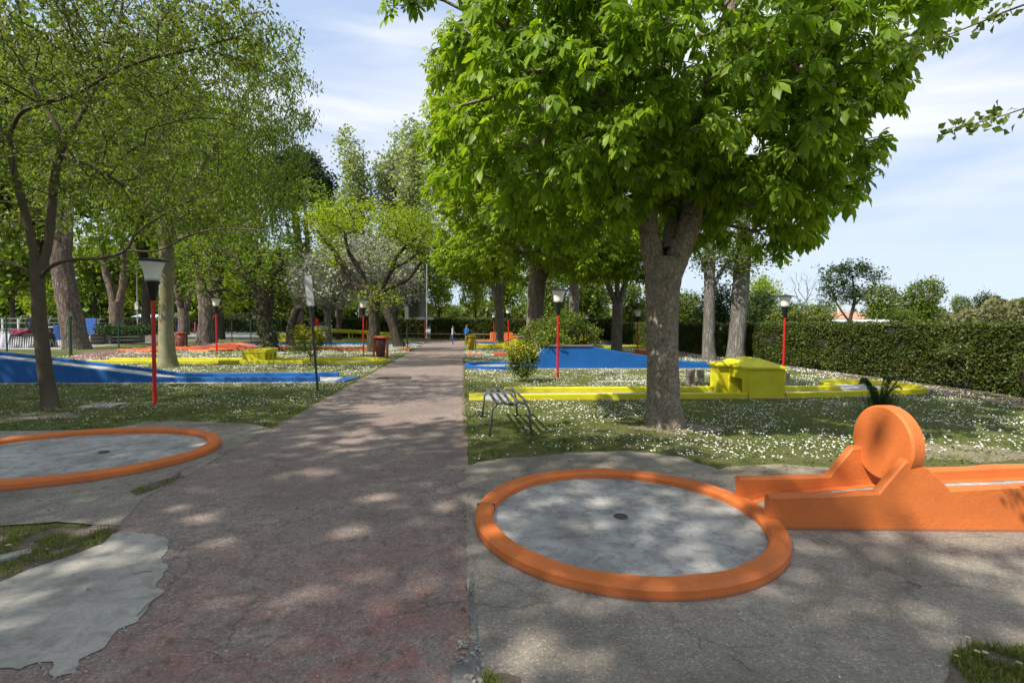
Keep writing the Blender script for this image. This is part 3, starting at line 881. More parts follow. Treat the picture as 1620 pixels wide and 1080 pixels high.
# --- right far: yellow humps
L = thing('golf_lane', 'yellow minigolf lane with wavy humps beside the yellow litter bin', 'minigolf lane', (0, 0, 0), 0, GRP)
hp = [(0.3, .2), (1.0, .24), (2.2, .22), (3.0, .45), (3.5, .62), (4.1, .55), (4.9, .30), (6, .2), (13, .16)]
hpc = [tuple(p) for p in catmull([(x, 0, z) for x, z in hp], .25)]
for yy in (34.0, 35.3):
    V, fs = wall_sweep([(p[0], yy, p[2]) for p in hpc], .14, step=.5)
    MB().add(V, fs).build('wavy_wall', M['yellow'], L)
mb = MB(); mb.extr([(.3, 34.08, 0)] + [(p[0], 34.08, max(.03, p[2] - .1)) for p in hpc] + [(13, 34.08, 0)], (0, 1.14, 0), None); mb.build('lane_floor', M['floor'], L)
mb = MB(); mb.tube([(4.15, 33.90, .2), (4.15, 33.925, .2)], .17, 20); mb.build('tunnel_shade_disc', M['black'], L)  # black disc gives the tunnel's inner shade as colour; the wall has no opening
# --- right far: blue
L = thing('golf_lane', 'blue minigolf lane in the distance right of the path, below the orange block wall', 'minigolf lane', (0, 0, 0), 0, GRP)
hp = [(0.4, .15), (3, .18), (4.2, .4), (5.0, .62), (6.2, .3), (7.5, .16), (13, .15)]
hpc = [tuple(p) for p in catmull([(x, 0, z) for x, z in hp], .25)]
for yy in (40.3, 41.6):
    V, fs = wall_sweep([(p[0], yy, p[2]) for p in hpc], .14, step=.5)
    MB().add(V, fs).build('kerb', M['blue'], L)
mb = MB(); mb.extr([(.4, 40.38, 0)] + [(p[0], 40.38, max(.03, p[2] - .1)) for p in hpc] + [(13, 40.38, 0)], (0, 1.14, 0), None); mb.build('lane_floor', M['floor'], L)
# --- right far: orange block lane
L = thing('golf_lane', 'orange minigolf lane with a stepped block wall near the far hedge', 'minigolf lane', (0, 0, 0), 0, GRP)
mb = MB(); mb.box((3.4, 45.4, .42), (2.0, .9, .84)); mb.build('block_obstacle', M['orange'], L, bevel=.02)
mb = MB(); mb.box((5.5, 45.4, .27), (2.2, .9, .54)); mb.build('block_obstacle', M['orange'], L, bevel=.02)
kerb(L, [(0.6, 44.8, .15), (13, 44.8, .15)], .14, M['orange'])
kerb(L, [(0.6, 46.0, .15), (13, 46.0, .15)], .14, M['orange'])
floor_poly(L, [(.6, 44.9), (13, 44.9), (13, 45.9), (.6, 45.9)], .03)

# --- left: long blue ramp
L = thing('golf_lane', 'long blue minigolf ramp rising to the left behind the slim tree', 'minigolf lane', (0, 0, 0), 0, GRP)
YN, YF = 14.45, 15.75
rp_ = [(-4.2, .16), (-8.0, .15), (-8.35, .17), (-9.2, .30), (-12.1, .66), (-15.0, .95)]
for yy, xs_ in ((YN + .07, -4.0), (YF - .07, -3.75)):
    V, fs = wall_sweep([(xs_, yy, .16)] + [(x, yy, z) for x, z in rp_], .14, step=.3, cham=.01)
    MB().add(V, fs).build('ramp_wall', M['blue'], L)
mb = MB(); mb.extr([(-3.6, YN + .145, 0), (-3.6, YN + .145, .03)] + [(x, YN + .145, max(z - .09, .03) if x < -8.2 else .03) for x, z in rp_] + [(-15, YN + .145, 0)], (0, YF - YN - .29, 0), None)
mb.build('ramp_floor', mat_concrete('pale_lane_concrete', (0.36, 0.36, 0.33), (0.48, 0.47, 0.43), 1.2), L)
floor_poly(L, [(-3.6, YN + .02), (-3.3, YN + .02), (-3.12, YF - .02), (-3.6, YF - .02)], .034, 'tee_mat', M['blue'])
mb = MB(); mb.box((-9.5, YN - .14, .012), (12, .26, .02)); mb.build('foundation_edge', M['kerbstone'], L)
# --- left: yellow lane with arch block
L = thing('golf_lane', 'yellow minigolf lane with triple arch block and round green on the left lawn', 'minigolf lane', (0, 0, 0), 0, GRP)
YN, YF = 20.75, 22.0
cx, cy, rr = -4.45, 21.35, 1.22
floor_poly(L, [(-14.3, YN), (-5.4, YN), (-5.4, YF), (-14.3, YF)], .03)
disc(L, cx, cy, rr, .034)
kerb(L, [(-14.3, YN, .15), (-5.55, YN, .15)] + arc(cx, cy, rr, -148, 148, .15, 48) + [(-5.55, YF, .15), (-14.3, YF, .15)], .14, M['yellow'])
def arch_block(x, y0, y1, z, ddx):
    o_ = [(x, y0, 0), (x, y0, z), (x, y1, z), (x, y1, 0)]
    wd = (y1 - y0)
    for k in (2, 1, 0):
        c_ = y0 + wd * (k + .5) / 3 * .96 + .02
        hw = wd * .105
        o_.append((x, c_ + hw, 0))
        for a in range(0, 181, 20):
            o_.append((x, c_ + hw * math.cos(math.radians(a)), .26 + .12 * math.sin(math.radians(a))))
        o_.append((x, c_ - hw, 0))
    return MB().extr(o_, (ddx, 0, 0), None)
arch_block(-8.62, YN - .04, YF + .04, .44, .84).build('arch_block', M['yellow'], L, bevel=.006)
mb = MB(); mb.extr([(-8.66, YN - .06, .44)] + [(-8.66 + .92 * k / 8, YN - .06, .45 + .15 * math.sin(PI * (.12 + .62 * k / 8))) for k in range(9)] + [(-7.74, YN - .06, .44)], (0, YF - YN + .12, 0), None)
mb.build('arch_roof', M['yellow'], L)
# --- left: orange lane with hump
L = thing('golf_lane', 'low orange minigolf lane with a peaked hump and zigzag kerb, left of the path', 'minigolf lane', (0, 0, 0), 0, GRP)
ol = [(-4.6, .13), (-9.5, .13), (-11.6, .16), (-13.4, .42), (-15.3, .18), (-16.6, .13), (-18.6, .13)]
for yy in (30.5, 31.8):
    V, fs = wall_sweep([(x, yy + (.0 if x > -14 else 0), z) for x, z in ol], .14, step=.5)
    MB().add(V, fs).build('kerb', M['orange_red'], L)
mb = MB(); mb.extr([(-3.9, 30.58, 0), (-3.9, 30.58, .03)] + [(x, 30.58, z - .08) for x, z in ol] + [(-18.6, 30.58, 0)], (0, 1.14, 0), None); mb.build('lane_floor', M['floor'], L)
floor_poly(L, [(-3.9, 30.5), (-3.3, 30.5), (-3.15, 31.8), (-3.9, 31.8)], .04, 'tee_mat', M['orange_red'])
kerb(L, [(-18.6, 29.3, .12), (-16.6, 28.7, .12), (-15.0, 29.3, .12), (-13.6, 28.6, .12), (-12.9, 29.5, .12), (-14.4, 30.4, .12)], .14, M['orange'])
# --- left: blue round
L = thing('golf_lane', 'blue minigolf lane among tree trunks in the middle distance left', 'minigolf lane', (0, 0, 0), 0, GRP)
kerb(L, [(-3.9, 38.0, .14), (-14.0, 38.0, .14)], .14, M['blue'])
kerb(L, [(-4.9, 39.6, .14), (-14.0, 39.6, .14)], .14, M['blue'])
kerb(L, arc(-15.1, 38.8, 1.4, 35, 325, .14, 40), .14, M['blue'])
disc(L, -15.1, 38.8, 1.35, .03)
floor_poly(L, [(-3.9, 38.0), (-14, 38.0), (-14, 39.6), (-3.4, 39.6)], .032, mat=M['floor'])
floor_poly(L, [(-3.9, 38.0), (-3.5, 38.0), (-3.2, 39.6), (-3.6, 39.6)], .036, 'tee_mat', M['blue'])
# --- left: yellow bridge lane
L = thing('golf_lane', 'yellow minigolf lane with raised railing bridge in the distance left', 'minigolf lane', (0, 0, 0), 0, GRP)
floor_poly(L, [(-3.4, 42.8), (-17, 42.8), (-17, 44.1), (-3.4, 44.1)], .03)
for yy in (42.8, 44.1):
    kerb(L, [(-4.5, yy, .16), (-17, yy, .16)], .14, M['yellow'])
    mb = MB(); mb.tube([(-12.4, yy, 1.05), (-9.0, yy, .92), (-6.4, yy, .72)], .09, 6); mb.build('bridge_rail', M['yellow'], L)
    for k, x in enumerate((-12.3, -11.1, -9.4, -7.9, -6.5)):
        mb = MB(); mb.box((x, yy, .45 - .02 * k), (.10, .10, .84 - .06 * k)); mb.build('bridge_post', M['yellow'], L)
mb = MB(); mb.extr([(-12.4, 42.88, .84), (-12.4, 42.88, .9), (-9, 42.88, .8), (-6.4, 42.88, .6), (-5.2, 42.88, .14), (-5.5, 42.88, .1), (-6.5, 42.88, .54), (-9, 42.88, .74)], (0, 1.14, 0), None)
mb.build('bridge_deck', M['yellow'], L)
mb = MB(); mb.tube([(-6.3 + 1.0 * math.sin(math.radians(a)), 42.7, .12 + .62 * math.cos(math.radians(a))) for a in range(0, 92, 15)], .09, 6); mb.build('curved_rail', M['yellow'], L)
mb = MB(); mb.box((-14.6, 43.4, .33), (1.6, 1.5, .62)); mb.build('start_block', M['yellow'], L, bevel=.02)

# ------------------------------------------------------------------ lamps
def lamp(x, y, zt, label, pole='red_pole', lean=0.0):
    t_ = thing('garden_lamp', label, 'lamp', (x, y, 0), random.uniform(0, 3), 'tulip shaped garden lamps on poles')
    k = zt / 2.85
    mb = MB(); mb.tube([(0, 0, -.05), (0, 0, zt - .80 * k)], .036, 14); mb.build('pole', M[pole], t_, smooth=False)
    mb = MB(); mb.lathe((0, 0, zt - .83 * k), [(.055, 0), (.06, .05), (.075, .08), (.10, .30), (.135, .36), (.135, .38)], 24); mb.build('lamp_base', M['black'], t_, smooth=True)
    mb = MB(); mb.lathe((0, 0, zt - .45 * k), [(.132, 0), (.138, .06), (.155, .18), (.205, .33), (.225, .37)], 28); mb.build('lamp_bowl', M['opal'], t_, smooth=True)
    mb = MB(); mb.lathe((0, 0, zt - .08 * k), [(.30, 0), (.31, .015), (.20, .035), (.06, .06), (.02, .09)], 28); mb.build('lamp_cap', M['black_metal'], t_)
    t_.rotation_euler = (0, lean, 0)
    return t_
def lamp_px(bx, by, ty, label, **kw):
    p = G(bx, by)
    dep = depth_of(p)
    zt = (by - ty) / F * dep
    return lamp(p.x, p.y, zt, label, **kw)
lamp_px(245, 639, 408, 'nearest red pole lamp with opal bowl on the left lawn')
lamp_px(343, 560, 470, 'red pole lamp between the pine and the arch block lane')
lamp_px(575, 562, 473, 'red pole lamp beside the dark red litter bin')
lamp_px(580, 541, 492, 'orange pole lamp behind the gnarled central tree', pole='orange_pole')
lamp_px(882, 599, 456, 'red pole lamp in front of the tall blue ramp')
lamp_px(1239, 590, 466, 'red pole lamp standing behind the yellow model house')
lamp_px(804, 556, 485, 'red pole lamp just right of the chestnut trunk by the path')
lamp_px(781, 541, 495, 'distant red pole lamp left of the chestnut trunk')
lamp_px(926, 542, 498, 'distant red pole lamp in front of the wooden rails')
lamp_px(1008, 557, 490, 'red pole lamp between two trunks close to the hedge')
lamp_px(226, 528, 484, 'far red pole lamp next to the white rails')

def flat_lamp(bx, by, ty, label):
    p = G(bx, by); dep = depth_of(p); zt = (by - ty) / F * dep
    t_ = thing('street_lamp', label, 'lamp', (p.x, p.y, 0))
    mb = MB(); mb.tube([(0, 0, -.05), (0, 0, zt)], .06, 8); mb.build('pole', M['orange_pole'], t_)
    mb = MB(); mb.box((0, 0, zt + .08), (1.6, .35, .22)); mb.build('lamp_head', M['offwhite'], t_, bevel=.03)
flat_lamp(672, 538, 505, 'thin orange post with flat white head by the far fence')

# numbered lane posts with white panels
def lane_sign(bx, by, tx, ty, sy, wpx, label, foot=False):
    p = G(bx, by); dep = depth_of(p)
    q = D(tx, ty, dep)
    t_ = thing('sign_post', label, 'sign', (p.x, p.y, 0))
    d = q - p
    pl = MB(); a = Vector((0, 0, -.03)); pl.tube([a, d * ((by - sy) / (by - ty) + .02)], .0045 * dep * .5 if dep < 20 else .035, 12); pl.build('pole', M['black_metal'], t_)
    s = MB(); h = (sy - ty) / F * dep; w_ = wpx / F * dep
    c_ = d * ((by - (sy + ty) / 2) / (by - ty))
    ang = math.atan2(d.x, d.z)
    s.box(c_ + Vector((0, -.035, 0)), (w_, .02, h), 0, 0, ang); s.build('sign_panel', M['offwhite'], t_, bevel=.004)
    s = MB()
    for sx in (-1, 1): s.box(c_ + Vector((sx * w_ / 2 * math.cos(ang), -.035, -sx * w_ / 2 * math.sin(ang))), (.012, .03, h), 0, 0, ang)
    s.build('panel_frame', M['steel'], t_)
    if foot:
        s = MB(); s.box((0, 0, .12), (.22, .22, .3)); s.build('foot_block', M['orange_red'], t_)
lane_sign(503, 619, 488, 436, 484, 11, 'slanting black post with tall pale panel by the left path edge')
lane_sign(645, 556, 643, 485, 505, 5.5, 'black post with small pale panel and orange foot at far path edge', True)

# ------------------------------------------------------------------ bench
def bench():
    p1 = G(772, 662); 
    t_ = thing('park_bench', 'grey metal slatted seat without back on the lawn beside the path', 'bench', (0.69, 8.30, 0), math.radians(92))
    Lb, Wb, Hb = 1.62, .52, .50
    # frame ends: bent tube n-shape, one at each end
    for ex in (-Lb / 2 + .05, Lb / 2 - .05):
        pts_ = [(ex, -Wb / 2 - .06, 0), (ex, -Wb / 2 - .02, Hb * .80), (ex, -Wb / 2 + .04, Hb * .95), (ex, -Wb / 2 + .12, Hb), (ex, 0, Hb - .03), (ex, Wb / 2 - .12, Hb), (ex, Wb / 2 - .04, Hb * .95), (ex, Wb / 2 + .02, Hb * .80), (ex, Wb / 2 + .06, 0)]
        mb = MB(); mb.tube(pts_[:5], .017, 8); mb.build('leg', M['grey_metal'], t_, smooth=True)
        mb = MB(); mb.tube(pts_[4:], .017, 8); mb.build('leg', M['grey_metal'], t_, smooth=True)
    for k in range(5):
        y = -Wb / 2 + .03 + k * (Wb - .06) / 4
        z = Hb + .004 - .010 * math.cos((k - 2) / 2 * PI / 2) ** 2 + .01
        mb = MB(); mb.box((0, y, z), (Lb, .048, .016)); mb.build('slat', M['grey_metal'], t_, bevel=.004)
    return t_
bench()

# ------------------------------------------------------------------ bins
def bin_(bx, by, hpx, label, body, lid, frame):
    p = G(bx, by); dep = depth_of(p); h = hpx / F * dep
    t_ = thing('litter_bin', label, 'litter bin', (p.x, p.y, 0))
    for sx in (-1, 1):
        mb = MB(); mb.box((sx * h * .30, 0, h * .48), (h * .09, h * .09, h * .96)); mb.build('frame_post', frame, t_)
    mb = MB(); mb.lathe((0, 0, h * .06), [(h * .16, 0), (h * .20, h * .1), (h * .235, h * .5), (h * .24, h * .84)], 16); mb.build('bin_liner', body, t_, smooth=True)
    mb = MB(); mb.lathe((0, 0, h * .88), [(h * .30, 0), (h * .33, h * .03), (h * .30, h * .10), (h * .2, h * .12)], 16); mb.build('lid', lid, t_)
bin_(602, 566, 35, 'dark red litter bin with orange frame at left path edge', M['bin_bag'], M['orange_red'], M['orange_red'])
bin_(745, 554, 24, 'yellow litter bin at the right edge of the path', mat_plain('yellow_bin_liner', (0.45, 0.26, 0.01), .4), M['yellow'], M['yellow'])
bin_(286, 549, 24, 'pinkish litter bin right of the lichen covered trunk', mat_plain('pink_bin_liner', (0.35, 0.15, 0.13), .5), M['orange_red'], M['orange_red'])

# drain grate and manhole cover
t_ = thing('drain_grate', 'dark slotted drain grate set in the red path', 'drain', (0, 0, 0))
p = G(624, 598.5)
for k in range(5):
    mb = MB(); mb.box((p.x, p.y - .28 + k * .14, .014), (1.0, .06, .012)); mb.build('bar', M['hole'], t_)
p = G(163, 642)
mb = MB(); mb.box((p.x, p.y, .012), (.62, .5, .03)); tag(mb.build('manhole_cover', M['kerbstone'], bevel=.006), 'square concrete cover lying in the left lawn', 'manhole cover')
mb = MB(); p = G(985, 604); mb.box((p.x, p.y, .012), (1.5, .25, .03)); tag(mb.build('paving_slab', M['kerbstone'], bevel=.006), 'narrow pale slab lying in daisies before the blue ramp', 'paving slab')
mb = MB(); p = G(22, 893); mb.box((p.x - .2, p.y, .012), (.5, .10, .05), math.radians(40)); tag(mb.build('edging_stone', M['kerbstone'], bevel=.01), 'pale broken edging stone beside the cement repair', 'stone')

# stumps
def stump(bx, by, hpx, wpx, label, lean=0.0):
    p = G(bx, by); dep = depth_of(p); h = hpx / F * dep; r = wpx / F * dep / 2 * .74
    n = 20; vs = []; fs = []
    zs = [-.03, .05 * h, .3 * h, .6 * h, .9 * h, h]
    for i, z in enumerate(zs):
        for k in range(n):
            a = 2 * PI * k / n
            q = r * (1 + .12 * mn.noise(Vector((math.cos(a) * 1.6 + bx, math.sin(a) * 1.6, z * 1.5))) + (.12 if i < 2 else 0) - (.06 if i == 5 else 0))
            vs.append((q * math.cos(a) + lean * z, q * math.sin(a), z + (.06 * h * mn.noise(Vector((a, bx, 3))) if i >= 4 else 0)))
    for i in range(5):
        for k in range(n): fs.append((i * n + k, i * n + (k + 1) % n, (i + 1) * n + (k + 1) % n, (i + 1) * n + k))
    mb = MB().add(vs, fs)
    t_ = thing('tree_stump', label, 'stump', (p.x, p.y, 0), 0, 'sawn log stumps behind the big tree')
    mb.build('log', M['wood_stump'], t_, smooth=True)
    mb = MB().add(vs[5 * n:], [tuple(range(n))]); mb.build('cut_face', mat_plain('cut_wood', (0.33, 0.28, 0.22), .9, var=.3), t_)
stump(1092, 609, 25, 19, 'knobbly log stump just right of the big trunk')
stump(1108, 607, 22, 15, 'narrower split log stump beside the knobbly one')
stump(1136, 602, 22, 14, 'log stump half hidden by the yellow house')
stump(1246, 610, 20, 8, 'thin dark stump at right corner of the yellow house')

# ================================================================== vegetation
def tmpl_leaf(wd=0.5, fold=0.12, droop=0.1):
    V = [(0, 0, 0), (.5, wd / 2, fold - droop * .3), (.5, 0, -droop * .3), (.5, -wd / 2, fold - droop * .3), (1, 0, -droop)]
    return np.array(V, float), np.array([(0, 2, 1), (0, 3, 2), (1, 2, 4), (2, 3, 4)])
def tmpl_quad(wd=0.6):
    return np.array([(0, 0, 0), (.45, wd / 2, .06), (1, 0, -.05), (.55, -wd / 2, .06)], float), np.array([(0, 1, 2), (0, 2, 3)])
def tmpl_chestnut(full=True, variant=0):
    V = []; Fc = []
    angs = (-118, -78, -38, 0, 38, 78, 118) if full else (-100, -50, 0, 50, 100)
    R = np.random.default_rng(100 + variant)
    for a in angs:
        L = (1.0 - .42 * abs(a) / 118) * R.uniform(.9, 1.05)
        wd = .36 * L
        dr = R.uniform(.6, 1.0)
        aa = math.radians(a + R.uniform(-6, 6)); ca, sa = math.cos(aa), math.sin(aa)
        fo = .14
        def P(t_, s):
            # t along the leaflet, s sideways; droops more towards the tip
            x = L * (t_ - .10 * t_ * t_ * dr); z = -L * dr * (.25 * t_ + .45 * t_ * t_) + abs(s) * fo * 2 / max(wd, .01) * wd
            return (x * ca - s * sa, x * sa + s * ca, z)
        o = len(V)
        if full:
            V += [P(.04, 0), P(.42, wd * .30), P(.42, 0), P(.42, -wd * .30), P(.74, wd * .5), P(.74, 0), P(.74, -wd * .5), P(1.0, 0)]
            Fc += [(o, o + 2, o + 1), (o, o + 3, o + 2), (o + 1, o + 2, o + 5), (o + 1, o + 5, o + 4), (o + 2, o + 3, o + 6), (o + 2, o + 6, o + 5), (o + 4, o + 5, o + 7), (o + 5, o + 6, o + 7)]
        else:
            V += [P(.0, 0), P(.68, wd * .5), P(1.0, 0), P(.68, -wd * .5)]
            Fc += [(o, o + 2, o + 1), (o, o + 3, o + 2)]
    return np.array(V, float), np.array(Fc)

def frames(dirs, up_bias=None, roll=None, g=None):
    """rotation matrices whose x axis is dirs; z axis as near to up_bias as it can, rolled"""
    g = g or rng
    d = dirs / np.linalg.norm(dirs, axis=1, keepdims=True)
    u = np.tile(np.array([0, 0, 1.0]), (len(d), 1)) if up_bias is None else up_bias
    bad = np.abs((d * u).sum(1)) > .98
    u[bad] = (1, 0, 0)
    y = np.cross(u, d); y /= np.linalg.norm(y, axis=1, keepdims=True)
    z = np.cross(d, y)
    if roll is not None:
        c_, s_ = np.cos(roll)[:, None], np.sin(roll)[:, None]
        y, z = y * c_ + z * s_, z * c_ - y * s_
    return np.stack([d, y, z], -1)
def scatter(tm, pos, rot, scale):
    V0, F0 = tm
    V = np.einsum('nij,kj->nki', rot, V0) * scale[:, None, None] + pos[:, None, :]
    k = len(V0)
    Fc = F0[None, :, :] + (np.arange(len(pos)) * k)[:, None, None]
    return V.reshape(-1, 3), Fc.reshape(-1, F0.shape[1])

def bark_tube(path, amp, sides, flare=0.0, ridge=7, seed=0, step=.1, z0=None):
    """path rows x,y,z,r. returns V, F (quads)"""
    P = catmull(path, step)
    n = len(P)
    T = np.gradient(P[:, :3], axis=0); T /= np.linalg.norm(T, axis=1, keepdims=True)
    V = np.zeros((n, sides, 3))
    up = np.array([1.0, 0, 0])
    base_z = P[0, 2]
    for i in range(n):
        d = T[i]
        if abs(d @ up) > .95: up = np.array([0, 1.0, 0])
        x = up - d * (up @ d); x /= np.linalg.norm(x); y = np.cross(d, x); up = x
        h = P[i, 2] - base_z
        for k in range(sides):
            a = 2 * PI * k / sides
            ca, sa = math.cos(a), math.sin(a)
            r = P[i, 3]
            fl = flare * math.exp(-h / .28) if flare else 0
            lob = 1 + fl * (1 + .55 * math.sin(a * 5 + seed) + .3 * math.sin(a * 3 + seed * 2.1))
            lx, ly = ca * ridge * .35, sa * ridge * .35
            dn = 0
            if amp:
                dn = amp * (mn.noise(Vector((lx, ly, h * 1.3 + seed))) * 1.0 + .55 * mn.noise(Vector((lx * 3, ly * 3, h * 4 + seed))) + .35 * mn.noise(Vector((lx * 7, ly * 7, h * 9 + seed))))
                dn += r * .06 * mn.noise(Vector((ca * .9, sa * .9, h * .7 + seed * 3)))
            V[i, k] = P[i, :3] + (x * ca + y * sa) * (r * lob + dn)
    idx = np.arange(n * sides).reshape(n, sides)
    a = idx[:-1]; b_ = np.roll(a, -1, 1); c_ = np.roll(idx[1:], -1, 1); d = idx[1:]
    Fc = np.stack([a, b_, c_, d], -1).reshape(-1, 4)
    return V.reshape(-1, 3), Fc

def grow(trunks, tips, bf=0.35, seg=.4, tip_r=.006, g=None, wig=.06, sag=0.0, maxr=.7):
    """balanced spanning tree from the limb nodes to the crown tips. returns chains [(pts, radii)]"""
    g = g or rng
    pos = []; par = []; plen = []; rad0 = []
    for tr in trunks:
        P = catmull(tr, .3)
        s0 = 0
        for i, p in enumerate(P):
            pos.append(p[:3]); par.append(-1); rad0.append(p[3])
            # only the upper part of a limb carries branches
            plen.append(i * .3 * .4 if i > len(P) * .3 else 1e3)
    nb = len(pos)
    cap = len(tips) * 40 + nb
    A = np.zeros((cap, 3)); A[:nb] = pos
    PL = np.zeros(cap); PL[:nb] = plen
    PR = -np.ones(cap, int)
    n = nb
    base = A[:nb]
    dd = np.array([np.min(np.linalg.norm(base - t_, axis=1)) for t_ in tips])
    order = np.argsort(dd)
    ends = []
    for ti in order:
        t_ = tips[ti]
        dist = np.linalg.norm(A[:n] - t_, axis=1)
        # branches rise: reaching down from a node costs more
        pen = np.maximum(A[:n, 2] - t_[2], 0) * .5
        j = int(np.argmin(dist + pen + bf * PL[:n]))
        a = A[j].copy(); L = dist[j]
        k = max(1, int(L / seg))
        dirv = (t_ - a)
        bow = np.array([g.normal(0, wig), g.normal(0, wig), abs(g.normal(0, wig)) * .8]) * L
        prev = j
        for q in range(1, k + 1):
            s = q / k
            if n >= cap: break
            A[n] = a + dirv * s + bow * math.sin(PI * s) + (g.normal(0, .012, 3) if q < k else 0)
            A[n, 2] -= sag * (s ** 2) * L * .1
            PL[n] = PL[prev] + L / k if PL[prev] < 900 else L
            PR[n] = prev; prev = n; n += 1
        ends.append(prev)
    w_ = np.zeros(n)
    for e_ in ends: w_[e_] += 1
    for i in range(n - 1, nb - 1, -1):
        if PR[i] >= 0: w_[PR[i]] += w_[i]
    rad = tip_r * np.maximum(w_, 1) ** .46
    kids = {}
    for i in range(nb, n): kids.setdefault(int(PR[i]), []).append(i)
    chains = []
    starts = [(j, c_) for j in list(kids) if j < nb for c_ in kids[j]]
    while starts:
        j, c_ = starts.pop()
        pts = [A[j]]; rr = [min(rad[c_], maxr * (rad0[j] if j < nb else rad[j]))]
        cur = c_
        while True:
            pts.append(A[cur]); rr.append(min(rad[cur], rr[-1]))
            ks = kids.get(cur, [])
            if not ks: break
            ks = sorted(ks, key=lambda q: -w_[q])
            for q in ks[1:]: starts.append((cur, q))
            cur = ks[0]
        chains.append((np.array(pts), np.array(rr)))
    return chains, A[np.array(ends)], [A[PR[e_]] if PR[e_] >= 0 else A[e_] for e_ in ends]

def chains_mesh(chains, base, sides_fn=lambda r: 7 if r > .05 else (5 if r > .02 else 3)):
    VV = []; FF = []; o = 0
    for pts, rr in chains:
        s = sides_fn(rr[0]); n = len(pts)
        T = np.gradient(pts, axis=0); T /= np.maximum(np.linalg.norm(T, axis=1, keepdims=True), 1e-6)
        up = np.array([.3, .2, 1.0]); 
        ang = np.arange(s) * 2 * PI / s
        V = np.zeros((n, s, 3))
        for i in range(n):
            d = T[i]; x = up - d * (up @ d)
            if np.linalg.norm(x) < .05: x = np.cross(d, [1, 0, 0])
            x /= np.linalg.norm(x); y = np.cross(d, x); up = x
            r = rr[i] if i < n - 1 else rr[i] * .5
            V[i] = pts[i] + (np.cos(ang)[:, None] * x + np.sin(ang)[:, None] * y) * r
        idx = np.arange(n * s).reshape(n, s) + o
        a = idx[:-1]; b_ = np.roll(a, -1, 1); c_ = np.roll(idx[1:], -1, 1); d = idx[1:]
        FF.append(np.stack([a, b_, c_, d], -1).reshape(-1, 4)); VV.append(V.reshape(-1, 3)); o += n * s
    return np.concatenate(VV) - base, np.concatenate(FF)

def blob_points(blobs, n, g, shell=.45):
    W = np.array([b_[6] if len(b_) > 6 else b_[3] * b_[4] * b_[5] for b_ in blobs]); W = W / W.sum()
    out_ = []
    for b_, k in zip(blobs, g.multinomial(n, W)):
        v = g.normal(size=(k, 3)); v /= np.linalg.norm(v, axis=1, keepdims=True)
        r = (shell ** 3 + (1 - shell ** 3) * g.random(k)) ** (1 / 3)
        out_.append(np.array(b_[:3]) + v * r[:, None] * np.array(b_[3:6]))
    return np.concatenate(out_)

def leaves_at(ends, prevs, center, per, spread, size, tm, g, mode='random', droop=.5):
    N_ = len(ends) * per
    c_ = np.repeat(ends, per, 0)
    pv = np.repeat(np.array(prevs), per, 0)
    back = g.random(N_)[:, None]
    pos = c_ + (pv - c_) * back * .8 + g.normal(0, spread, (N_, 3)) * np.array([1, 1, .7])
    if mode == 'rosette':
        az = g.uniform(0, 2 * PI, N_)
        out_ = pos - center; out_ /= np.maximum(np.linalg.norm(out_, axis=1, keepdims=True), .1)
        pos = c_ + (pv - c_) * (back ** 2) * .5 + g.normal(0, spread, (N_, 3))
        d = np.stack([np.cos(az), np.sin(az), -droop * g.uniform(.2, 1.0, N_)], 1) + out_ * np.array([.6, .6, .1])
        rot = frames(d, None, g.normal(0, .3, N_), g)
    elif mode == 'chestnut':
        d = pos - center; d[:, 2] *= .25
        d /= np.maximum(np.linalg.norm(d, axis=1, keepdims=True), .1)
        d += g.normal(0, .55, (N_, 3)) * np.array([1, 1, .5]); d[:, 2] -= droop * .5
        rot = frames(d, None, g.normal(0, .35, N_), g)
    elif mode == 'hang':
        d = g.normal(0, 1, (N_, 3)); d[:, 2] = -abs(d[:, 2]) - droop
        rot = frames(d, None, g.uniform(0, 2 * PI, N_), g)
    else:
        d = g.normal(0, 1, (N_, 3)); d[:, 2] *= .6
        rot = frames(d, None, g.normal(0, .9, N_), g)
    sc = g.uniform(size[0], size[1], N_)
    return pos, rot, sc

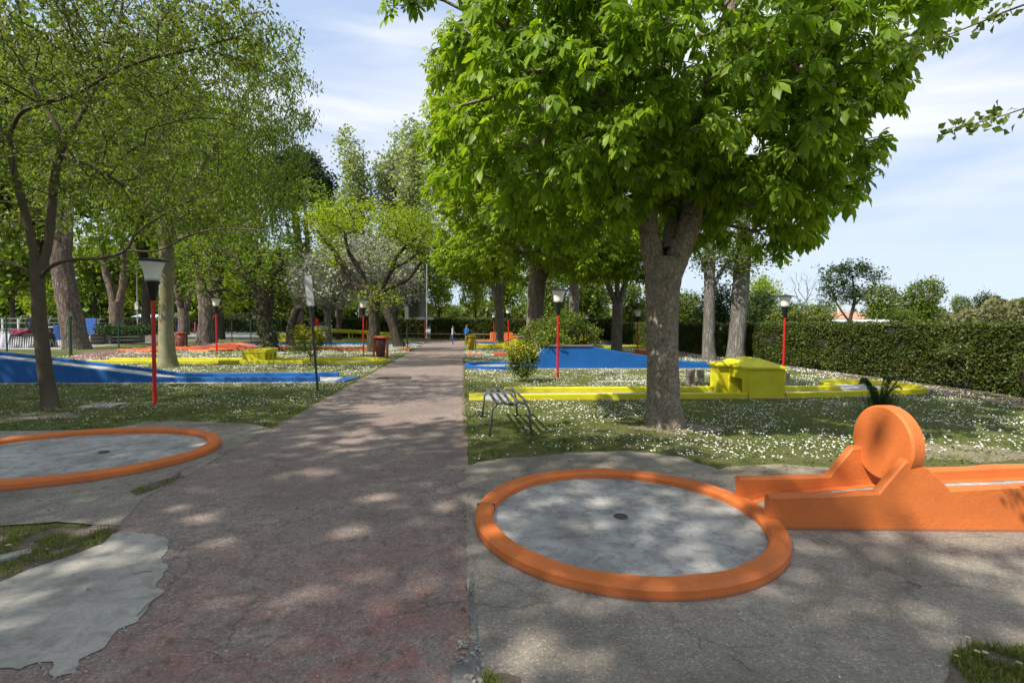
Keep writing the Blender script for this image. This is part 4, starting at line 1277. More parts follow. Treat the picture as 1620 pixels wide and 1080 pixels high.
def tree(name, label, base, trunks, blobs, ntips, leaf, per, spread, size, lmat, bmat, group=None, mode='random', seed=1,
         amp=.012, sides=20, flare=.25, ridge=9, bf=.35, shell=.45, tip_r=.006, tstep=.15, seg=.4, big=0, extra=None, cat='tree', droop=.5, wig=.06, keep=None, tfaces=None):
    g = np.random.default_rng(seed)
    root = thing(name, label, cat, tuple(base), 0, group)
    bs = np.array(base, float)
    tv = []; tf = []; o = 0
    for k, tr in enumerate(trunks):
        V, Fc = bark_tube(tr, amp * (1 if k == 0 else .7), sides if k == 0 else max(8, int(sides * .7)), flare if k == 0 else 0, ridge, seed + k * 3, tstep)
        tv.append(V - bs); tf.append(Fc + o); o += len(V)
    link('trunk', np_mesh('trunk', np.concatenate(tv), np.concatenate(tf), bmat, True), root)
    tips = blob_points(blobs, ntips, g, shell)
    if keep is not None: tips = tips[keep(tips)]
    chains, ends, prevs = grow(trunks, tips, bf, seg, tip_r, g, wig)
    V, Fc = chains_mesh(chains, bs)
    link('branches', np_mesh('branches', V, Fc, bmat, True), root, kind='stuff')
    cen = np.mean([b_[:3] for b_ in blobs], axis=0)
    pos, rot, sc = leaves_at(ends, prevs, cen, per, spread, size, leaf, g, mode, droop)
    if big:
        # no leaf hangs in the air by itself
        P32 = pos.astype(np.float32)
        cnt = np.concatenate([(((P32[i:i + 500, None, :] - P32[None, :, :]) ** 2).sum(-1) < .16).sum(1) for i in range(0, len(P32), 500)])
        ok_ = cnt > 6
        pos, rot, sc = pos[ok_], rot[ok_], sc[ok_]
        # the leaves that show largest in the photo are separate parts
        cpos = np.array([0, 0, CAMH]); rel = pos - cpos
        fw = rel @ np.array(f); rx = rel @ np.array(r_); uy = rel @ np.array(u_)
        inv = (fw > .5) & (np.abs(rx / fw) < 1.0) & (np.abs(uy / fw) < .67)
        score = np.where(inv, sc / np.maximum(fw, .1), 0)
        top = np.argsort(-score)[:big]
        mask = np.ones(len(pos), bool); mask[top] = False
        metas = []
        for vi in range(4):
            V0, F0 = tmpl_chestnut(True, vi)
            metas.append(np_mesh('leaf', V0, F0, lmat, False))
        for i in top:
            lo = link('leaf', metas[i % 4], root)
            mt_ = Matrix([list(rot[i][0]) + [0], list(rot[i][1]) + [0], list(rot[i][2]) + [0], [0, 0, 0, 1]])
            lo.matrix_local = Matrix.Translation(Vector(pos[i] - bs)) @ mt_ @ Matrix.Scale(float(sc[i]), 4)
        pos, rot, sc = pos[mask], rot[mask], sc[mask]
    V, Fc = scatter(leaf, pos - bs, rot, sc)
    link('crown', np_mesh('crown', V, Fc, lmat, False), root, kind='stuff')
    if extra: extra(root, bs, g, ends)
    return root

def tp(dep, pts, dy=0.0):
    """limb path from photo pixels at one camera depth: (x, y, width px[, extra depth])"""
    res = []
    for p in pts:
        d_ = dep + (p[3] if len(p) > 3 else 0)
        q = D(p[0], p[1], d_)
        res.append((q.x, q.y, q.z, .95 * math.cos(math.atan(min(1.2, abs(p[0] - 810) / F))) * p[2] / 2 / F * d_))
    return res
def bl(x, y, rx, ry, dep, rd, wt=None):
    q = D(x, y, dep)
    t_ = (q.x, q.y, q.z, rx / F * dep, rd, ry / F * dep)
    return t_ + (wt,) if wt else t_

CH = tmpl_chestnut(True, 1)
CHS = tmpl_chestnut(False, 2)
LF = tmpl_leaf(.5)
LFN = tmpl_leaf(.32, .08, .2)
QD = tmpl_quad(.65)

# --- the big horse chestnut on the right
dep = depth_of(G(1052, 674))
trunkA = tp(dep, [(1052, 690, 62), (1052, 672, 60), (1050, 640, 55), (1049, 600, 53), (1048, 540, 52), (1048, 480, 54), (1050, 440, 60), (1054, 410, 58)])
limb1 = tp(dep, [(1040, 450, 34), (1032, 400, 35), (1025, 350, 33), (1018, 300, 30, .1), (1005, 230, 28, .2), (985, 140, 24, .1), (960, 40, 20, -.1), (940, -80, 14, -.2)])
limb2 = tp(dep, [(1058, 450, 36), (1074, 400, 40), (1092, 350, 38), (1106, 300, 35, .1), (1116, 240, 31, .2), (1130, 150, 27, .2), (1150, 40, 22), (1180, -90, 15)])
limb3 = tp(dep, [(1060, 400, 34), (1066, 340, 30, .4), (1062, 260, 26, .9), (1050, 150, 22, 1.4), (1060, 20, 16, 1.8)])
limb4 = tp(dep, [(1118, 210, 22), (1170, 130, 18, -.4), (1260, 60, 14, -.7), (1360, 10, 10, -.9)])
limb5 = tp(dep, [(1000, 190, 20), (920, 120, 16, -.6), (830, 60, 12, -1.0), (740, 20, 9, -1.2)])
bx_, by_, _ = G(1052, 674)
CA = Vector((bx_, by_, 6.6))
def keepA(t_):
    # the crown's lower edge is ragged and the leaves hang higher over the path
    low = 2.95 + .3 * np.sin(t_[:, 0] * 1.7) + 1.15 * np.exp(-((t_[:, 0] - CA.x + .1) / .75) ** 2) * (t_[:, 1] < CA.y + .3) * (t_[:, 1] > CA.y - 2.6)
    return t_[:, 2] > low
def blossoms(root, bs, g, ends):
    cand = ends[g.choice(len(ends), 26, replace=False)]
    for q in cand:
        mb = MB()
        h = g.uniform(.10, .17)
        b0 = Vector(q - bs)
        for k in range(26):
            t_ = k / 26; a = k * 2.4; rr_ = .028 * (1 - t_ * .7)
            c_ = b0 + Vector((math.cos(a) * rr_, math.sin(a) * rr_, .05 + h * t_)); s = .011 * (1.2 - t_ * .6)
            mb.add([c_ + Vector((s, 0, 0)), c_ + Vector((0, s, 0)), c_ + Vector((-s, 0, 0)), c_ + Vector((0, -s, 0)), c_ + Vector((0, 0, s)), c_ + Vector((0, 0, -s))],
                   [(0, 1, 4), (1, 2, 4), (2, 3, 4), (3, 0, 4), (1, 0, 5), (2, 1, 5), (3, 2, 5), (0, 3, 5)])
        mb.build('blossom', M['blossom'], root)
tree('chestnut_tree', 'large horse chestnut with thick forked trunk and broad glossy crown over the right lawn', (bx_, by_, 0),
     [trunkA, limb1, limb2, limb3, limb4, limb5],
     [(CA.x - .2, CA.y, 6.6, 3.5, 4.0, 3.6), (CA.x - 1.9, CA.y - .5, 4.8, 2.1, 2.3, 1.9, 38), (CA.x + 1.35, CA.y - .1, 4.5, 1.75, 2.2, 1.8, 24), (CA.x + 2.6, CA.y - .3, 6.6, 1.9, 2.0, 1.3, 12), (CA.x, CA.y - 1.6, 5.2, 2.3, 2.0, 1.7, 22), (CA.x + 1.6, CA.y + .3, 3.9, 1.7, 1.6, .9, 8), bl(630, -30, 50, 30, 6.9, .6, .5)],
     1950, CH, 5, .06, (.11, .30), M['chestnut'], M['bark_chestnut'], 'horse chestnuts', 'rosette', 21, .016, 64, .22, 11, .30, .55, .008, .045, .35, big=300, keep=keepA, extra=blossoms, droop=1.1)

# --- chestnuts further along the path
def chest(label, bx, by, trunk_px, blobs, ntips, seed, per=8, size=(.20, .34), lm='chestnut_far', bm='bark_chestnut_far', group='horse chestnuts', leaf=CHS, spread=.2, mode='rosette', name='chestnut_tree', shell=.6, amp=.03, sides=20, bf=.3):
    b_ = G(bx, by); dp = depth_of(b_)
    tr = [tp(dp, t_) for t_ in trunk_px]
    return tree(name, label, (b_.x, b_.y, 0), tr, [bl(*q) for q in blobs], ntips, leaf, per, spread, size, M[lm], M[bm], group, mode, seed, amp, sides, .3, 9, bf, shell, .012, .35, .8)
chest('chestnut with very thick dark trunk behind the round green bush', 845, 558,
      [[(846, 565, 30), (846, 520, 28), (848, 470, 28), (852, 430, 30)], [(848, 440, 18), (830, 390, 14), (800, 330, 10), (770, 250, 7)], [(856, 440, 20), (880, 380, 15), (910, 300, 11), (920, 200, 7)], [(850, 430, 16), (850, 350, 12), (840, 220, 9), (835, 100, 5)]],
      [(850, 190, 150, 230, 24.5, 4.6, 3), (790, 300, 100, 130, 23.5, 3.2, 1), (930, 310, 110, 120, 23.5, 3.0, 1), (738, 190, 72, 160, 23, 3, 1.3)], 1500, 31)
chest('chestnut with a slim grey trunk standing close to the path edge', 790, 545,
      [[(790, 552, 16), (790, 510, 14), (788, 470, 15)], [(788, 475, 9), (775, 440, 8), (760, 390, 6)], [(789, 475, 9), (800, 440, 8), (812, 380, 6)], [(788, 470, 8), (788, 400, 7), (785, 300, 5)]],
      [(762, 290, 92, 165, 35, 4.0, 2.4), (742, 395, 60, 50, 34, 3.2, .8), (830, 410, 60, 40, 34, 3, .5)], 850, 32, per=8, size=(.26, .42))
chest('chestnut with twin grooved trunk right of the blue ramp crest', 975, 557,
      [[(975, 564, 19), (976, 520, 17), (977, 480, 18)], [(976, 485, 11), (962, 450, 9), (940, 400, 7)], [(978, 485, 12), (992, 440, 9), (1005, 390, 7)], [(977, 480, 9), (975, 400, 8), (970, 280, 6)]],
      [(975, 300, 110, 130, 28, 4.2, 2), (930, 400, 75, 40, 27, 3, .6), (1010, 400, 60, 45, 27, 3, .5)], 900, 33, size=(.24, .38))
chest('old pale trunk tree between the thick chestnut and the wooden rails', 907, 541,
      [[(907, 547, 20), (908, 500, 17), (908, 440, 15), (905, 380, 10)], [(907, 450, 9), (890, 410, 6), (880, 380, 5)]],
      [(905, 330, 75, 90, 41, 5, 1.5), (900, 420, 45, 25, 41, 4, .25)], 500, 34, lm='chestnut', size=(.3, .5), group='old trees along the right side')
# two tall trees close to the hedge, right of the big chestnut
for (bx, by, tr, lab, sd_) in ((1122, 571, [[(1122, 578, 25), (1121, 540, 21), (1122, 480, 19), (1123, 400, 17), (1125, 300, 13)], [(1124, 470, 8), (1140, 430, 7), (1165, 400, 5)], [(1122, 450, 8), (1110, 410, 6), (1100, 390, 4)]], 'tall straight tree behind the big chestnut, nearer to its trunk', 35),
                             (1166, 571, [[(1163, 578, 34), (1165, 550, 30), (1169, 490, 29), (1174, 420, 27), (1178, 330, 20)], [(1176, 390, 9), (1200, 350, 7), (1225, 320, 5)]], 'tall straight tree behind the big chestnut, standing nearer the lamp', 36)):
    chest(lab, bx, by, tr, [(bx + 5, 330, 80, 90, 23.5, 3.0, 1.2), (bx + 20, 410, 55, 25, 23.5, 2, .25)], 330, sd_, per=14, size=(.10, .17), lm='elm2', bm='bark_grey', group='tall trees by the hedge', leaf=QD, spread=.3, mode='random', name='tall_tree', bf=.5)

# --- near slim tree, left
b_ = G(80, 646); dp = depth_of(b_)
H0 = tp(dp, [(84, 655, 33), (80, 640, 29), (72, 590, 27), (66, 540, 26), (61, 480, 26), (60, 440, 27), (61, 415, 26)])
tree('slim_tree', 'slim smooth barked tree with thin spreading limbs nearest on the left lawn', (b_.x, b_.y, 0),
     [H0, tp(dp, [(60, 440, 18), (52, 390, 16), (38, 330, 15), (22, 270, 14), (12, 215, 13)]),
      tp(dp, [(12, 225, 12), (-12, 190, 9), (-40, 130, 8)]), tp(dp, [(12, 222, 10), (32, 180, 9, -.2), (66, 165, 8, -.4), (120, 148, 7, -.7), (180, 115, 6, -1.0), (240, 92, 5, -1.1), (300, 80, 4, -1.1), (370, 60, 3, -1.1)]),
      tp(dp, [(64, 430, 18), (76, 390, 16), (82, 330, 16), (88, 270, 15), (100, 225, 15)]),
      tp(dp, [(100, 232, 12), (90, 200, 10), (60, 150, 9), (30, 90, 8), (0, 30, 7), (-20, -40, 5)]), tp(dp, [(100, 230, 12), (118, 200, 10, .2), (145, 150, 9, .4), (170, 90, 8, .6), (190, 30, 6, .8), (200, -60, 4, .8)]),
      tp(dp, [(62, 440, 9), (80, 422, 8, -.3), (110, 411, 7, -.6), (160, 408, 6, -.8), (198, 396, 6, -.9), (215, 370, 5, -.9), (250, 345, 4, -.9), (300, 318, 3, -.8), (345, 300, 2.4, -.7)]),
      tp(dp, [(200, 396, 4, -.9), (250, 396, 3.4, -1), (300, 372, 3, -1), (350, 362, 2.4, -1), (420, 364, 2, -1)]),
      tp(dp, [(58, 440, 9), (40, 425, 7), (0, 412, 6), (-60, 400, 5)]),
      tp(dp, [(98, 245, 8), (140, 262, 6, -.3), (190, 290, 5, -.5), (240, 320, 4, -.6)])],
     [bl(60, 60, 230, 200, 9.4, 3.2, 5), bl(240, 110, 190, 120, 9.2, 2.2, 2.4), bl(380, 60, 110, 60, 8.9, 1.2, .7), bl(300, 320, 110, 45, 8.9, .8, .45), bl(150, 260, 170, 60, 9.3, 1.6, .9), bl(-60, 250, 120, 160, 9.8, 2.5, 1.2)],
     1700, LF, 14, .09, (.045, .115), M['elm'], M['bark_smooth'], None, 'hang', 41, .006, 28, .22, 6, .22, .15, .0042, .08, .3, droop=.3)

# --- lichen trunk tree, left
b_ = G(262, 580); dp = depth_of(b_)
tree('hackberry_tree', 'lichen yellow trunked tree with wide airy crown between the two blue and yellow lanes', (b_.x, b_.y, 0),
     [tp(dp, [(267, 590, 38), (265, 572, 33), (263, 530, 27), (263, 480, 25), (264, 430, 24), (262, 385, 25), (262, 360, 24)]),
      tp(dp, [(260, 375, 15), (245, 330, 13), (220, 280, 11), (190, 230, 9), (160, 160, 7)]),
      tp(dp, [(262, 370, 15), (258, 310, 12), (262, 240, 10), (250, 150, 8), (255, 60, 5)]),
      tp(dp, [(266, 375, 14), (285, 330, 12), (305, 290, 11), (340, 230, 9), (380, 170, 7), (410, 110, 5)]),
      tp(dp, [(264, 385, 8), (300, 372, 7), (340, 350, 5), (390, 330, 4)])],
     [bl(290, 170, 190, 185, 17.5, 4.0, 5), bl(420, 150, 75, 130, 17, 2.5, 1.3), bl(190, 300, 130, 85, 17, 3, 1.2), bl(370, 330, 105, 60, 17, 2.5, .8), bl(440, 260, 45, 80, 17, 1.5, .5), bl(90, 120, 140, 150, 17.5, 3, 1.2)],
     1800, LFN, 19, .17, (.09, .20), M['elm2'], M['bark_yellow'], None, 'hang', 42, .010, 26, .30, 6, .28, .3, .0055, .15, .45, droop=.9)

# --- left: old pines / big rough trunks
def rough(label, bx, by, trunk_px, blobs, ntips, seed, lm='elm2', bm='bark_pine', size=(.16, .30), per=12, name='old_tree', group='big rough barked trees on the left', spread=.35, leaf=QD, mode='random', amp=.06, shell=.45, bf=.3, extra=None, tip_r=.012):
    b_ = G(bx, by); dp = depth_of(b_)
    return tree(name, label, (b_.x, b_.y, 0), [tp(dp, t_) for t_ in trunk_px], [bl(q[0], q[1], q[2], q[3], dp + q[4], q[5], *(q[6:])) for q in blobs], ntips, leaf, per, spread, size, M[lm], M[bm], group, mode, seed, amp, 22, .18, 11, bf, shell, tip_r, .3, .8, extra=extra)
rough('massive leaning pine with deep furrowed bark behind the slim tree', 122, 552,
      [[(124, 560, 52), (120, 540, 47), (112, 500, 43), (104, 460, 42), (98, 420, 40), (92, 370, 34), (86, 320, 28), (82, 250, 20), (84, 150, 12)], [(100, 430, 22), (106, 380, 20), (110, 320, 16), (120, 230, 11)]],
      [(80, 200, 130, 110, 0, 6), (170, 150, 110, 90, 2, 5), (20, 330, 60, 60, 1, 4)], 600, 51, lm='elm')
rough('forked pale trunk rising from the raised planter bed', 186, 528,
      [[(185, 536, 27), (184, 515, 25), (184, 492, 26), (184, 478, 26)], [(183, 490, 18), (175, 455, 15), (165, 420, 13), (160, 370, 9), (150, 280, 6)], [(187, 490, 16), (194, 450, 13), (196, 410, 11), (192, 350, 8), (195, 250, 5)]],
      [(170, 300, 90, 80, 0, 8), (200, 400, 60, 35, 0, 5, 60)], 500, 52, size=(.3, .5), spread=.7)
rough('twin stemmed rough trunk just left of the second red lamp', 327, 542,
      [[(327, 548, 37), (328, 520, 33), (328, 480, 30), (326, 465, 31)], [(322, 480, 19), (317, 440, 17), (313, 390, 15), (312, 320, 11), (310, 220, 7)], [(332, 480, 16), (337, 440, 14), (338, 390, 11), (345, 310, 8)]],
      [(320, 250, 95, 110, 0, 7), (330, 380, 70, 40, 0, 5, 50)], 520, 53, size=(.24, .42), spread=.5)
rough('forked grey trunk behind the pinkish bin', 290, 530,
      [[(290, 536, 22), (291, 505, 19), (290, 488, 20)], [(288, 495, 13), (281, 460, 12), (276, 420, 10), (275, 340, 6)], [(293, 495, 11), (300, 460, 8), (303, 420, 7)]],
      [(280, 330, 80, 75, 0, 8), (290, 420, 60, 25, 0, 5, 60)], 380, 54, size=(.35, .6), spread=.8)
def ivy(px_list, dep_, nleaf, name='ivy'):
    def fn(root, bs, g, ends):
        P = []; 
        for (x, y, wpx) in px_list:
            q = D(x, y, dep_); P.append((q.x, q.y, q.z, wpx / 2 / F * dep_))
        C_ = catmull(P, .1)
        i = g.integers(0, len(C_), nleaf); a = g.uniform(0, 2 * PI, nleaf)
        rr_ = C_[i, 3] * g.uniform(.9, 1.35, nleaf)
        pos = np.stack([C_[i, 0] + np.cos(a) * rr_, C_[i, 1] + np.sin(a) * rr_, C_[i, 2] + g.normal(0, .06, nleaf)], 1)
        d = np.stack([np.cos(a) + g.normal(0, .5, nleaf), np.sin(a) + g.normal(0, .5, nleaf), g.normal(-.5, .4, nleaf)], 1)
        V, Fc = scatter(QD, pos - bs, frames(d, None, g.normal(0, .6, nleaf)), g.uniform(.10, .18, nleaf))
        link(name, np_mesh(name, V, Fc, M['dark_leaf'], False), root, kind='stuff')
    return fn
dpn = depth_of(G(425, 556))
rough('ivy clad gnarled tree with dark crooked limbs behind the arch block', 422, 556,
      [[(428, 562, 31), (424, 530, 27), (418, 500, 28), (420, 470, 32), (420, 455, 30)], [(415, 470, 18), (400, 448, 15), (383, 430, 14), (372, 410, 13), (358, 400, 10), (340, 398, 8), (322, 404, 5)],
       [(384, 438, 10), (400, 425, 9), (410, 415, 8), (405, 390, 7), (395, 370, 5)], [(420, 468, 16), (432, 440, 12), (445, 420, 9), (440, 400, 6)], [(412, 468, 9), (390, 465, 6), (372, 466, 6), (360, 458, 5), (340, 460, 4), (315, 462, 2.5)],
       [(374, 432, 8), (355, 425, 6), (335, 428, 5), (322, 420, 3)]],
      [(385, 390, 85, 55, 0, 3.0, 2), (350, 450, 60, 40, 0, 2.5, .7), (430, 430, 45, 40, 0, 2, .6), (330, 400, 40, 40, 0, 2, .5)], 560, 55, bm='bark_dark', size=(.10, .18), per=9, name='ivy_tree', group=None, extra=ivy([(428, 556, 30), (424, 530, 22), (420, 490, 30), (420, 460, 40), (405, 445, 30), (432, 440, 22), (446, 415, 14)], dpn, 1500), tip_r=.008, bf=.25)
# broken leaning stump-like trunk
b_ = G(458, 548); dp = depth_of(b_)
t_ = thing('broken_trunk', 'short leaning broken trunk with curled top right of the ivy tree', 'tree trunk', (b_.x, b_.y, 0))
V, Fc = bark_tube(tp(dp, [(460, 553, 17), (459, 530, 14), (462, 510, 14), (468, 492, 14), (474, 487, 11), (478, 490, 5)]), .05, 18, .3, 9, 5, .2)
link('trunk', np_mesh('trunk', V - np.array(b_), Fc, M['bark_dark'], True), t_)

# --- central gnarled tree with fresh yellow-green cap and its leaning neighbour
rough('gnarled dark tree with wide V of limbs and lime green cap left of the path', 592, 557,
      [[(592, 563, 23), (592, 530, 19), (592, 500, 18), (592, 478, 20), (592, 465, 18)],
       [(588, 480, 13), (572, 462, 12), (556, 440, 11), (540, 418, 10), (530, 400, 8), (515, 380, 6), (502, 365, 4)],
       [(590, 472, 11), (580, 455, 10), (570, 430, 9), (560, 412, 8), (550, 395, 6), (546, 370, 4)],
       [(596, 472, 11), (606, 450, 9), (618, 430, 8), (628, 405, 7), (645, 388, 5), (660, 375, 4)],
       [(598, 470, 10), (615, 455, 8), (640, 445, 7), (655, 430, 6), (668, 412, 4)], [(620, 425, 6), (640, 415, 5), (662, 400, 3)]],
      [(585, 345, 95, 26, 0, 3.2, 2.2), (510, 350, 40, 25, 0, 2, .7), (650, 360, 50, 30, 0, 2, .8), (670, 385, 30, 30, 0, 2, .5), (600, 470, 40, 18, 0, 1.5, .4), (525, 395, 26, 30, 0, 1.5, .5), (610, 400, 40, 25, 0, 2, .3)],
      700, 56, lm='lime', bm='bark_dark', size=(.09, .17), per=12, name='gnarled_tree', group=None, amp=.05, tip_r=.006, bf=.25, spread=.25)
b_ = G(632, 549); dp = depth_of(b_)
t_ = thing('leaning_trunk', 'dark trunk leaning left behind the red litter bin', 'tree trunk', (b_.x, b_.y, 0))
V, Fc = bark_tube(tp(dp, [(633, 554, 20), (628, 535, 17), (622, 515, 16), (614, 495, 15), (604, 480, 14), (598, 470, 11)]), .05, 20, .3, 9, 8, .2)
link('trunk', np_mesh('trunk', V - np.array(b_), Fc, M['bark_dark'], True), t_)

# silver-white blossoming olives behind
rough('silvery white foliage tree with grey trunk nearest the yellow bridge', 519, 543,
      [[(519, 548, 13), (519, 520, 10), (518, 495, 12), (518, 488, 11)], [(517, 495, 7), (505, 475, 6), (495, 455, 4)], [(519, 495, 7), (530, 475, 5), (545, 455, 4)]],
      [(520, 440, 60, 50, 0, 4, 2), (560, 410, 50, 40, 0, 3, 1)], 500, 57, lm='silver', bm='bark_grey', size=(.2, .34), name='silver_tree', group='silvery trees behind the central tree')
rough('silvery tree with paler trunk just right of its neighbour', 536, 540,
      [[(536, 545, 11), (536, 515, 9), (537, 490, 10)], [(537, 495, 7), (550, 465, 5), (565, 440, 4)]],
      [(590, 420, 60, 50, 2, 4, 2), (620, 450, 50, 40, 2, 3, 1)], 450, 58, lm='silver', bm='bark_pine', size=(.2, .34), name='silver_tree', group='silvery trees behind the central tree')
rough('huge grey double trunk beyond the end of the left lanes', 655, 530,
      [[(655, 536, 29), (655, 510, 26), (655, 480, 26), (654, 465, 26)], [(649, 480, 15), (640, 440, 12), (630, 380, 9), (625, 300, 6)], [(661, 480, 15), (668, 440, 12), (676, 380, 9), (680, 300, 6)]],
      [(660, 400, 75, 60, 0, 7, 2), (640, 320, 70, 60, 2, 6, 1.5), (620, 440, 45, 30, -2, 4, .6)], 700, 59, lm='silver', bm='bark_grey', size=(.35, .6), spread=.7, name='grey_tree', group=None)
rough('pale barked slender tree with two steep stems above the slanting sign', 497, 540,
      [[(497, 545, 10), (494, 500, 9), (490, 450, 9), (487, 400, 8), (484, 350, 6), (482, 300, 4)], [(490, 460, 6), (478, 430, 5), (466, 400, 4), (452, 350, 3)]],
      [(480, 330, 45, 50, 0, 3), (470, 400, 40, 30, 0, 3)], 240, 60, lm='elm2', bm='bark_chestnut_far', size=(.2, .34), name='pale_tree', group=None)

# --- tall background: poplars and stone pine
def popl(label, bx, dep_, xtop, ytop, wpx, seed, lm='poplar', n=800, group='tall poplars behind the lanes'):
    q = D(bx, 520, dep_); b_ = Vector((q.x, q.y, 0))
    top = D(xtop, ytop, dep_); H_ = top.z
    tr = [[(b_.x, b_.y, -.1, .45), (b_.x, b_.y, H_ * .3, .36), ((b_.x + top.x) / 2, b_.y, H_ * .6, .22), (top.x, top.y, H_ * .93, .05)]]
    rx = wpx / F * dep_
    blobs = []
    g = random.Random(seed)
    for k in range(7):
        z = H_ * (.30 + .62 * k / 6)
        blobs.append((b_.x + (top.x - b_.x) * k / 6 + g.uniform(-.5, .5) * rx, b_.y + g.uniform(-1, 1), z, rx * g.uniform(.42, .7) * (1 - .35 * (k / 6) ** 2), rx * .7, H_ * .11))
    return tree('poplar_tree', label, b_, tr, blobs, n, QD, 9, .45, (.30, .50), M[lm], M['bark_grey'], group, 'random', seed, .02, 12, .2, 7, .25, .35, .02, .8, 1.2)
popl('tall grey green poplar at the left of the row, top cleft in two', 572, 62, 575, 215, 50, 71)
popl('tall grey green poplar in the middle of the row', 625, 66, 622, 215, 42, 72)
popl('tallest poplar of the row touching the chestnut crowns', 668, 60, 655, 205, 50, 73)
popl('lower broad poplar at the left end beside the dark pine', 535, 70, 528, 300, 48, 74)
# stone pine with dark umbrella crown
q = D(470, 520, 52)
tree('stone_pine', 'dark umbrella pine rising behind the hackberry crown', (q.x, q.y, 0),
     [[(q.x, q.y, -.1, .5), (q.x + .3, q.y, 8, .4), (q.x - .2, q.y, 13, .3), (q.x, q.y, 15, .15)]],
     [bl(468, 285, 55, 38, 52, 5, 2), bl(440, 300, 40, 30, 52, 4, 1), bl(500, 290, 28, 28, 52, 3, .6), bl(470, 255, 35, 20, 52, 3, .6)], 800, QD, 16, .35, (.22, .42), M['pine'], M['bark_pine'], None, 'random', 75, .04, 14, .2, 9, .25, .3, .02, .6, 1.0)

# --- generic far trees, copied
def proto(kind, lm, bm, H_, R_, nt, per, size, seed, sparse=.45, trunk_r=.25, low=.25, sprd=.45):
    g = random.Random(seed)
    blobs = [(g.uniform(-.35, .35) * R_, g.uniform(-.35, .35) * R_, H_ * (low + (1 - low) * g.uniform(.25, .8)), R_ * g.uniform(.5, .75), R_ * g.uniform(.5, .75), H_ * (1 - low) * g.uniform(.22, .32)) for _ in range(7)]
    tr = [[(0, 0, -.1, trunk_r), (.1, 0, H_ * .2, trunk_r * .8), (-.1, .1, H_ * .45, trunk_r * .6), (.1, 0, H_ * .8, trunk_r * .2)], [(0, 0, H_ * .25, trunk_r * .5), (R_ * .3, .2, H_ * .45, trunk_r * .35), (R_ * .5, .2, H_ * .65, trunk_r * .15)], [(0, 0, H_ * .22, trunk_r * .5), (-R_ * .3, -.2, H_ * .42, trunk_r * .35), (-R_ * .5, 0, H_ * .62, trunk_r * .15)]]
    o = tree(kind, 'x', (0, 0, 0), tr, blobs, nt, QD, per, sprd, size, M[lm], M[bm], None, 'random', seed, .02, 12, .2, 7, .3, sparse, .014, .6, 1.0)
    index_kids(o)
    return o
PR = {
    'broad': proto('broadleaf_tree', 'elm2', 'bark_dark', 9, 4.2, 420, 11, (.28, .5), 81),
    'dense': proto('broadleaf_tree', 'shrub', 'bark_dark', 8, 3.4, 420, 14, (.25, .42), 82, low=.12),
    'dark': proto('dark_tree', 'dark_leaf', 'bark_dark', 8, 3.6, 380, 12, (.22, .40), 83),
    'lime': proto('broadleaf_tree', 'lime', 'bark_dark', 9, 3.8, 380, 11, (.25, .45), 84),
}
used_p = set()
def far_tree(kind, bx, dep_, ytop, sx, label, group):
    """put a far tree so its top reaches ytop; sx is its crown radius in px"""
    q = D(bx, 520, dep_); top = D(bx, ytop, dep_).z
    src = PR[kind]
    if kind in used_p: o = copy_tree(src)
    else: o = src; used_p.add(kind)
    H0_ = {'broad': 9.6, 'dense': 8.4, 'dark': 8.4, 'lime': 9.4}[kind]; R0 = {'broad': 4.6, 'dense': 3.8, 'dark': 4.0, 'lime': 4.2}[kind]
    s = sx / F * dep_ / R0
    o.location = (q.x, q.y, 0); o.rotation_euler = (0, 0, random.uniform(0, 6.28)); o.scale = (s, s, top / H0_)
    o['label'] = label; o['group'] = group
    return o
GL = 'background trees behind the yard on the left'
for a in (('broad', 20, 60, 330, 75, 'leafy tree at the far left edge above the white rails', GL),
          ('lime', 65, 85, 400, 45, 'light green tree standing on the slope behind the seated person', GL),
          ('broad', 150, 70, 340, 70, 'leafy tree filling the gap behind the leaning pine', GL),
          ('lime', 228, 75, 370, 50, 'light green tree above the blue roofed shelter', GL),
          ('broad', 268, 85, 350, 55, 'broad tree behind the white hut', GL),
          ('lime', 350, 80, 400, 48, 'light green tree above the clipped hedge block', GL),
          ('broad', 395, 90, 350, 60, 'broad tree above the notice board', GL),
          ('dense', 440, 85, 400, 50, 'dense green tree over the parked dark cars', GL),
          ('broad', 490, 95, 370, 50, 'broad tree behind the far parked cars', GL),
          ('lime', 545, 100, 420, 45, 'light green tree over the white parked cars', GL),
          ('broad', 60, 42, -20, 130, 'tall leafy tree behind the slim tree, reaching out of frame', GL),
          ('broad', 230, 44, -10, 120, 'tall leafy tree behind the hackberry crown', GL),
          ('broad', 350, 46, 90, 95, 'tall leafy tree between hackberry and stone pine', GL),
          ('broad', -30, 40, 0, 110, 'tall leafy tree cut by the left picture edge', GL)):
    far_tree(*a)
GC = 'trees beyond the far hedge'
for a in (('lime', 600, 90, 400, 40, 'tree behind the central gnarled trunk', GC),
          ('lime', 640, 75, 420, 40, 'light tree over the small far house', GC),
          ('lime', 695, 62, 400, 32, 'rounded tree left of the bright gap at the path end', GC),
          ('dense', 716, 120, 478, 22, 'small blue green tree in the gap at the path end', GC),
          ('lime', 752, 66, 385, 32, 'yellow green tree just right of the gap at the path end', GC),
          ('lime', 800, 75, 400, 50, 'tree behind the slim grey chestnut trunk', GC),
          ('dark', 815, 130, 490, 16, 'small flat topped dark tree far between the trunks', GC),
          ('dense', 870, 62, 400, 45, 'dense tree above the far hedge behind the green bush', GC),
          ('dense', 935, 66, 400, 55, 'broad tree over the wooden rails', GC),
          ('dense', 1000, 52, 440, 45, 'dense rounded tree over the hedge corner', GC)):
    far_tree(*a)
GR = 'trees beyond the right hedge'
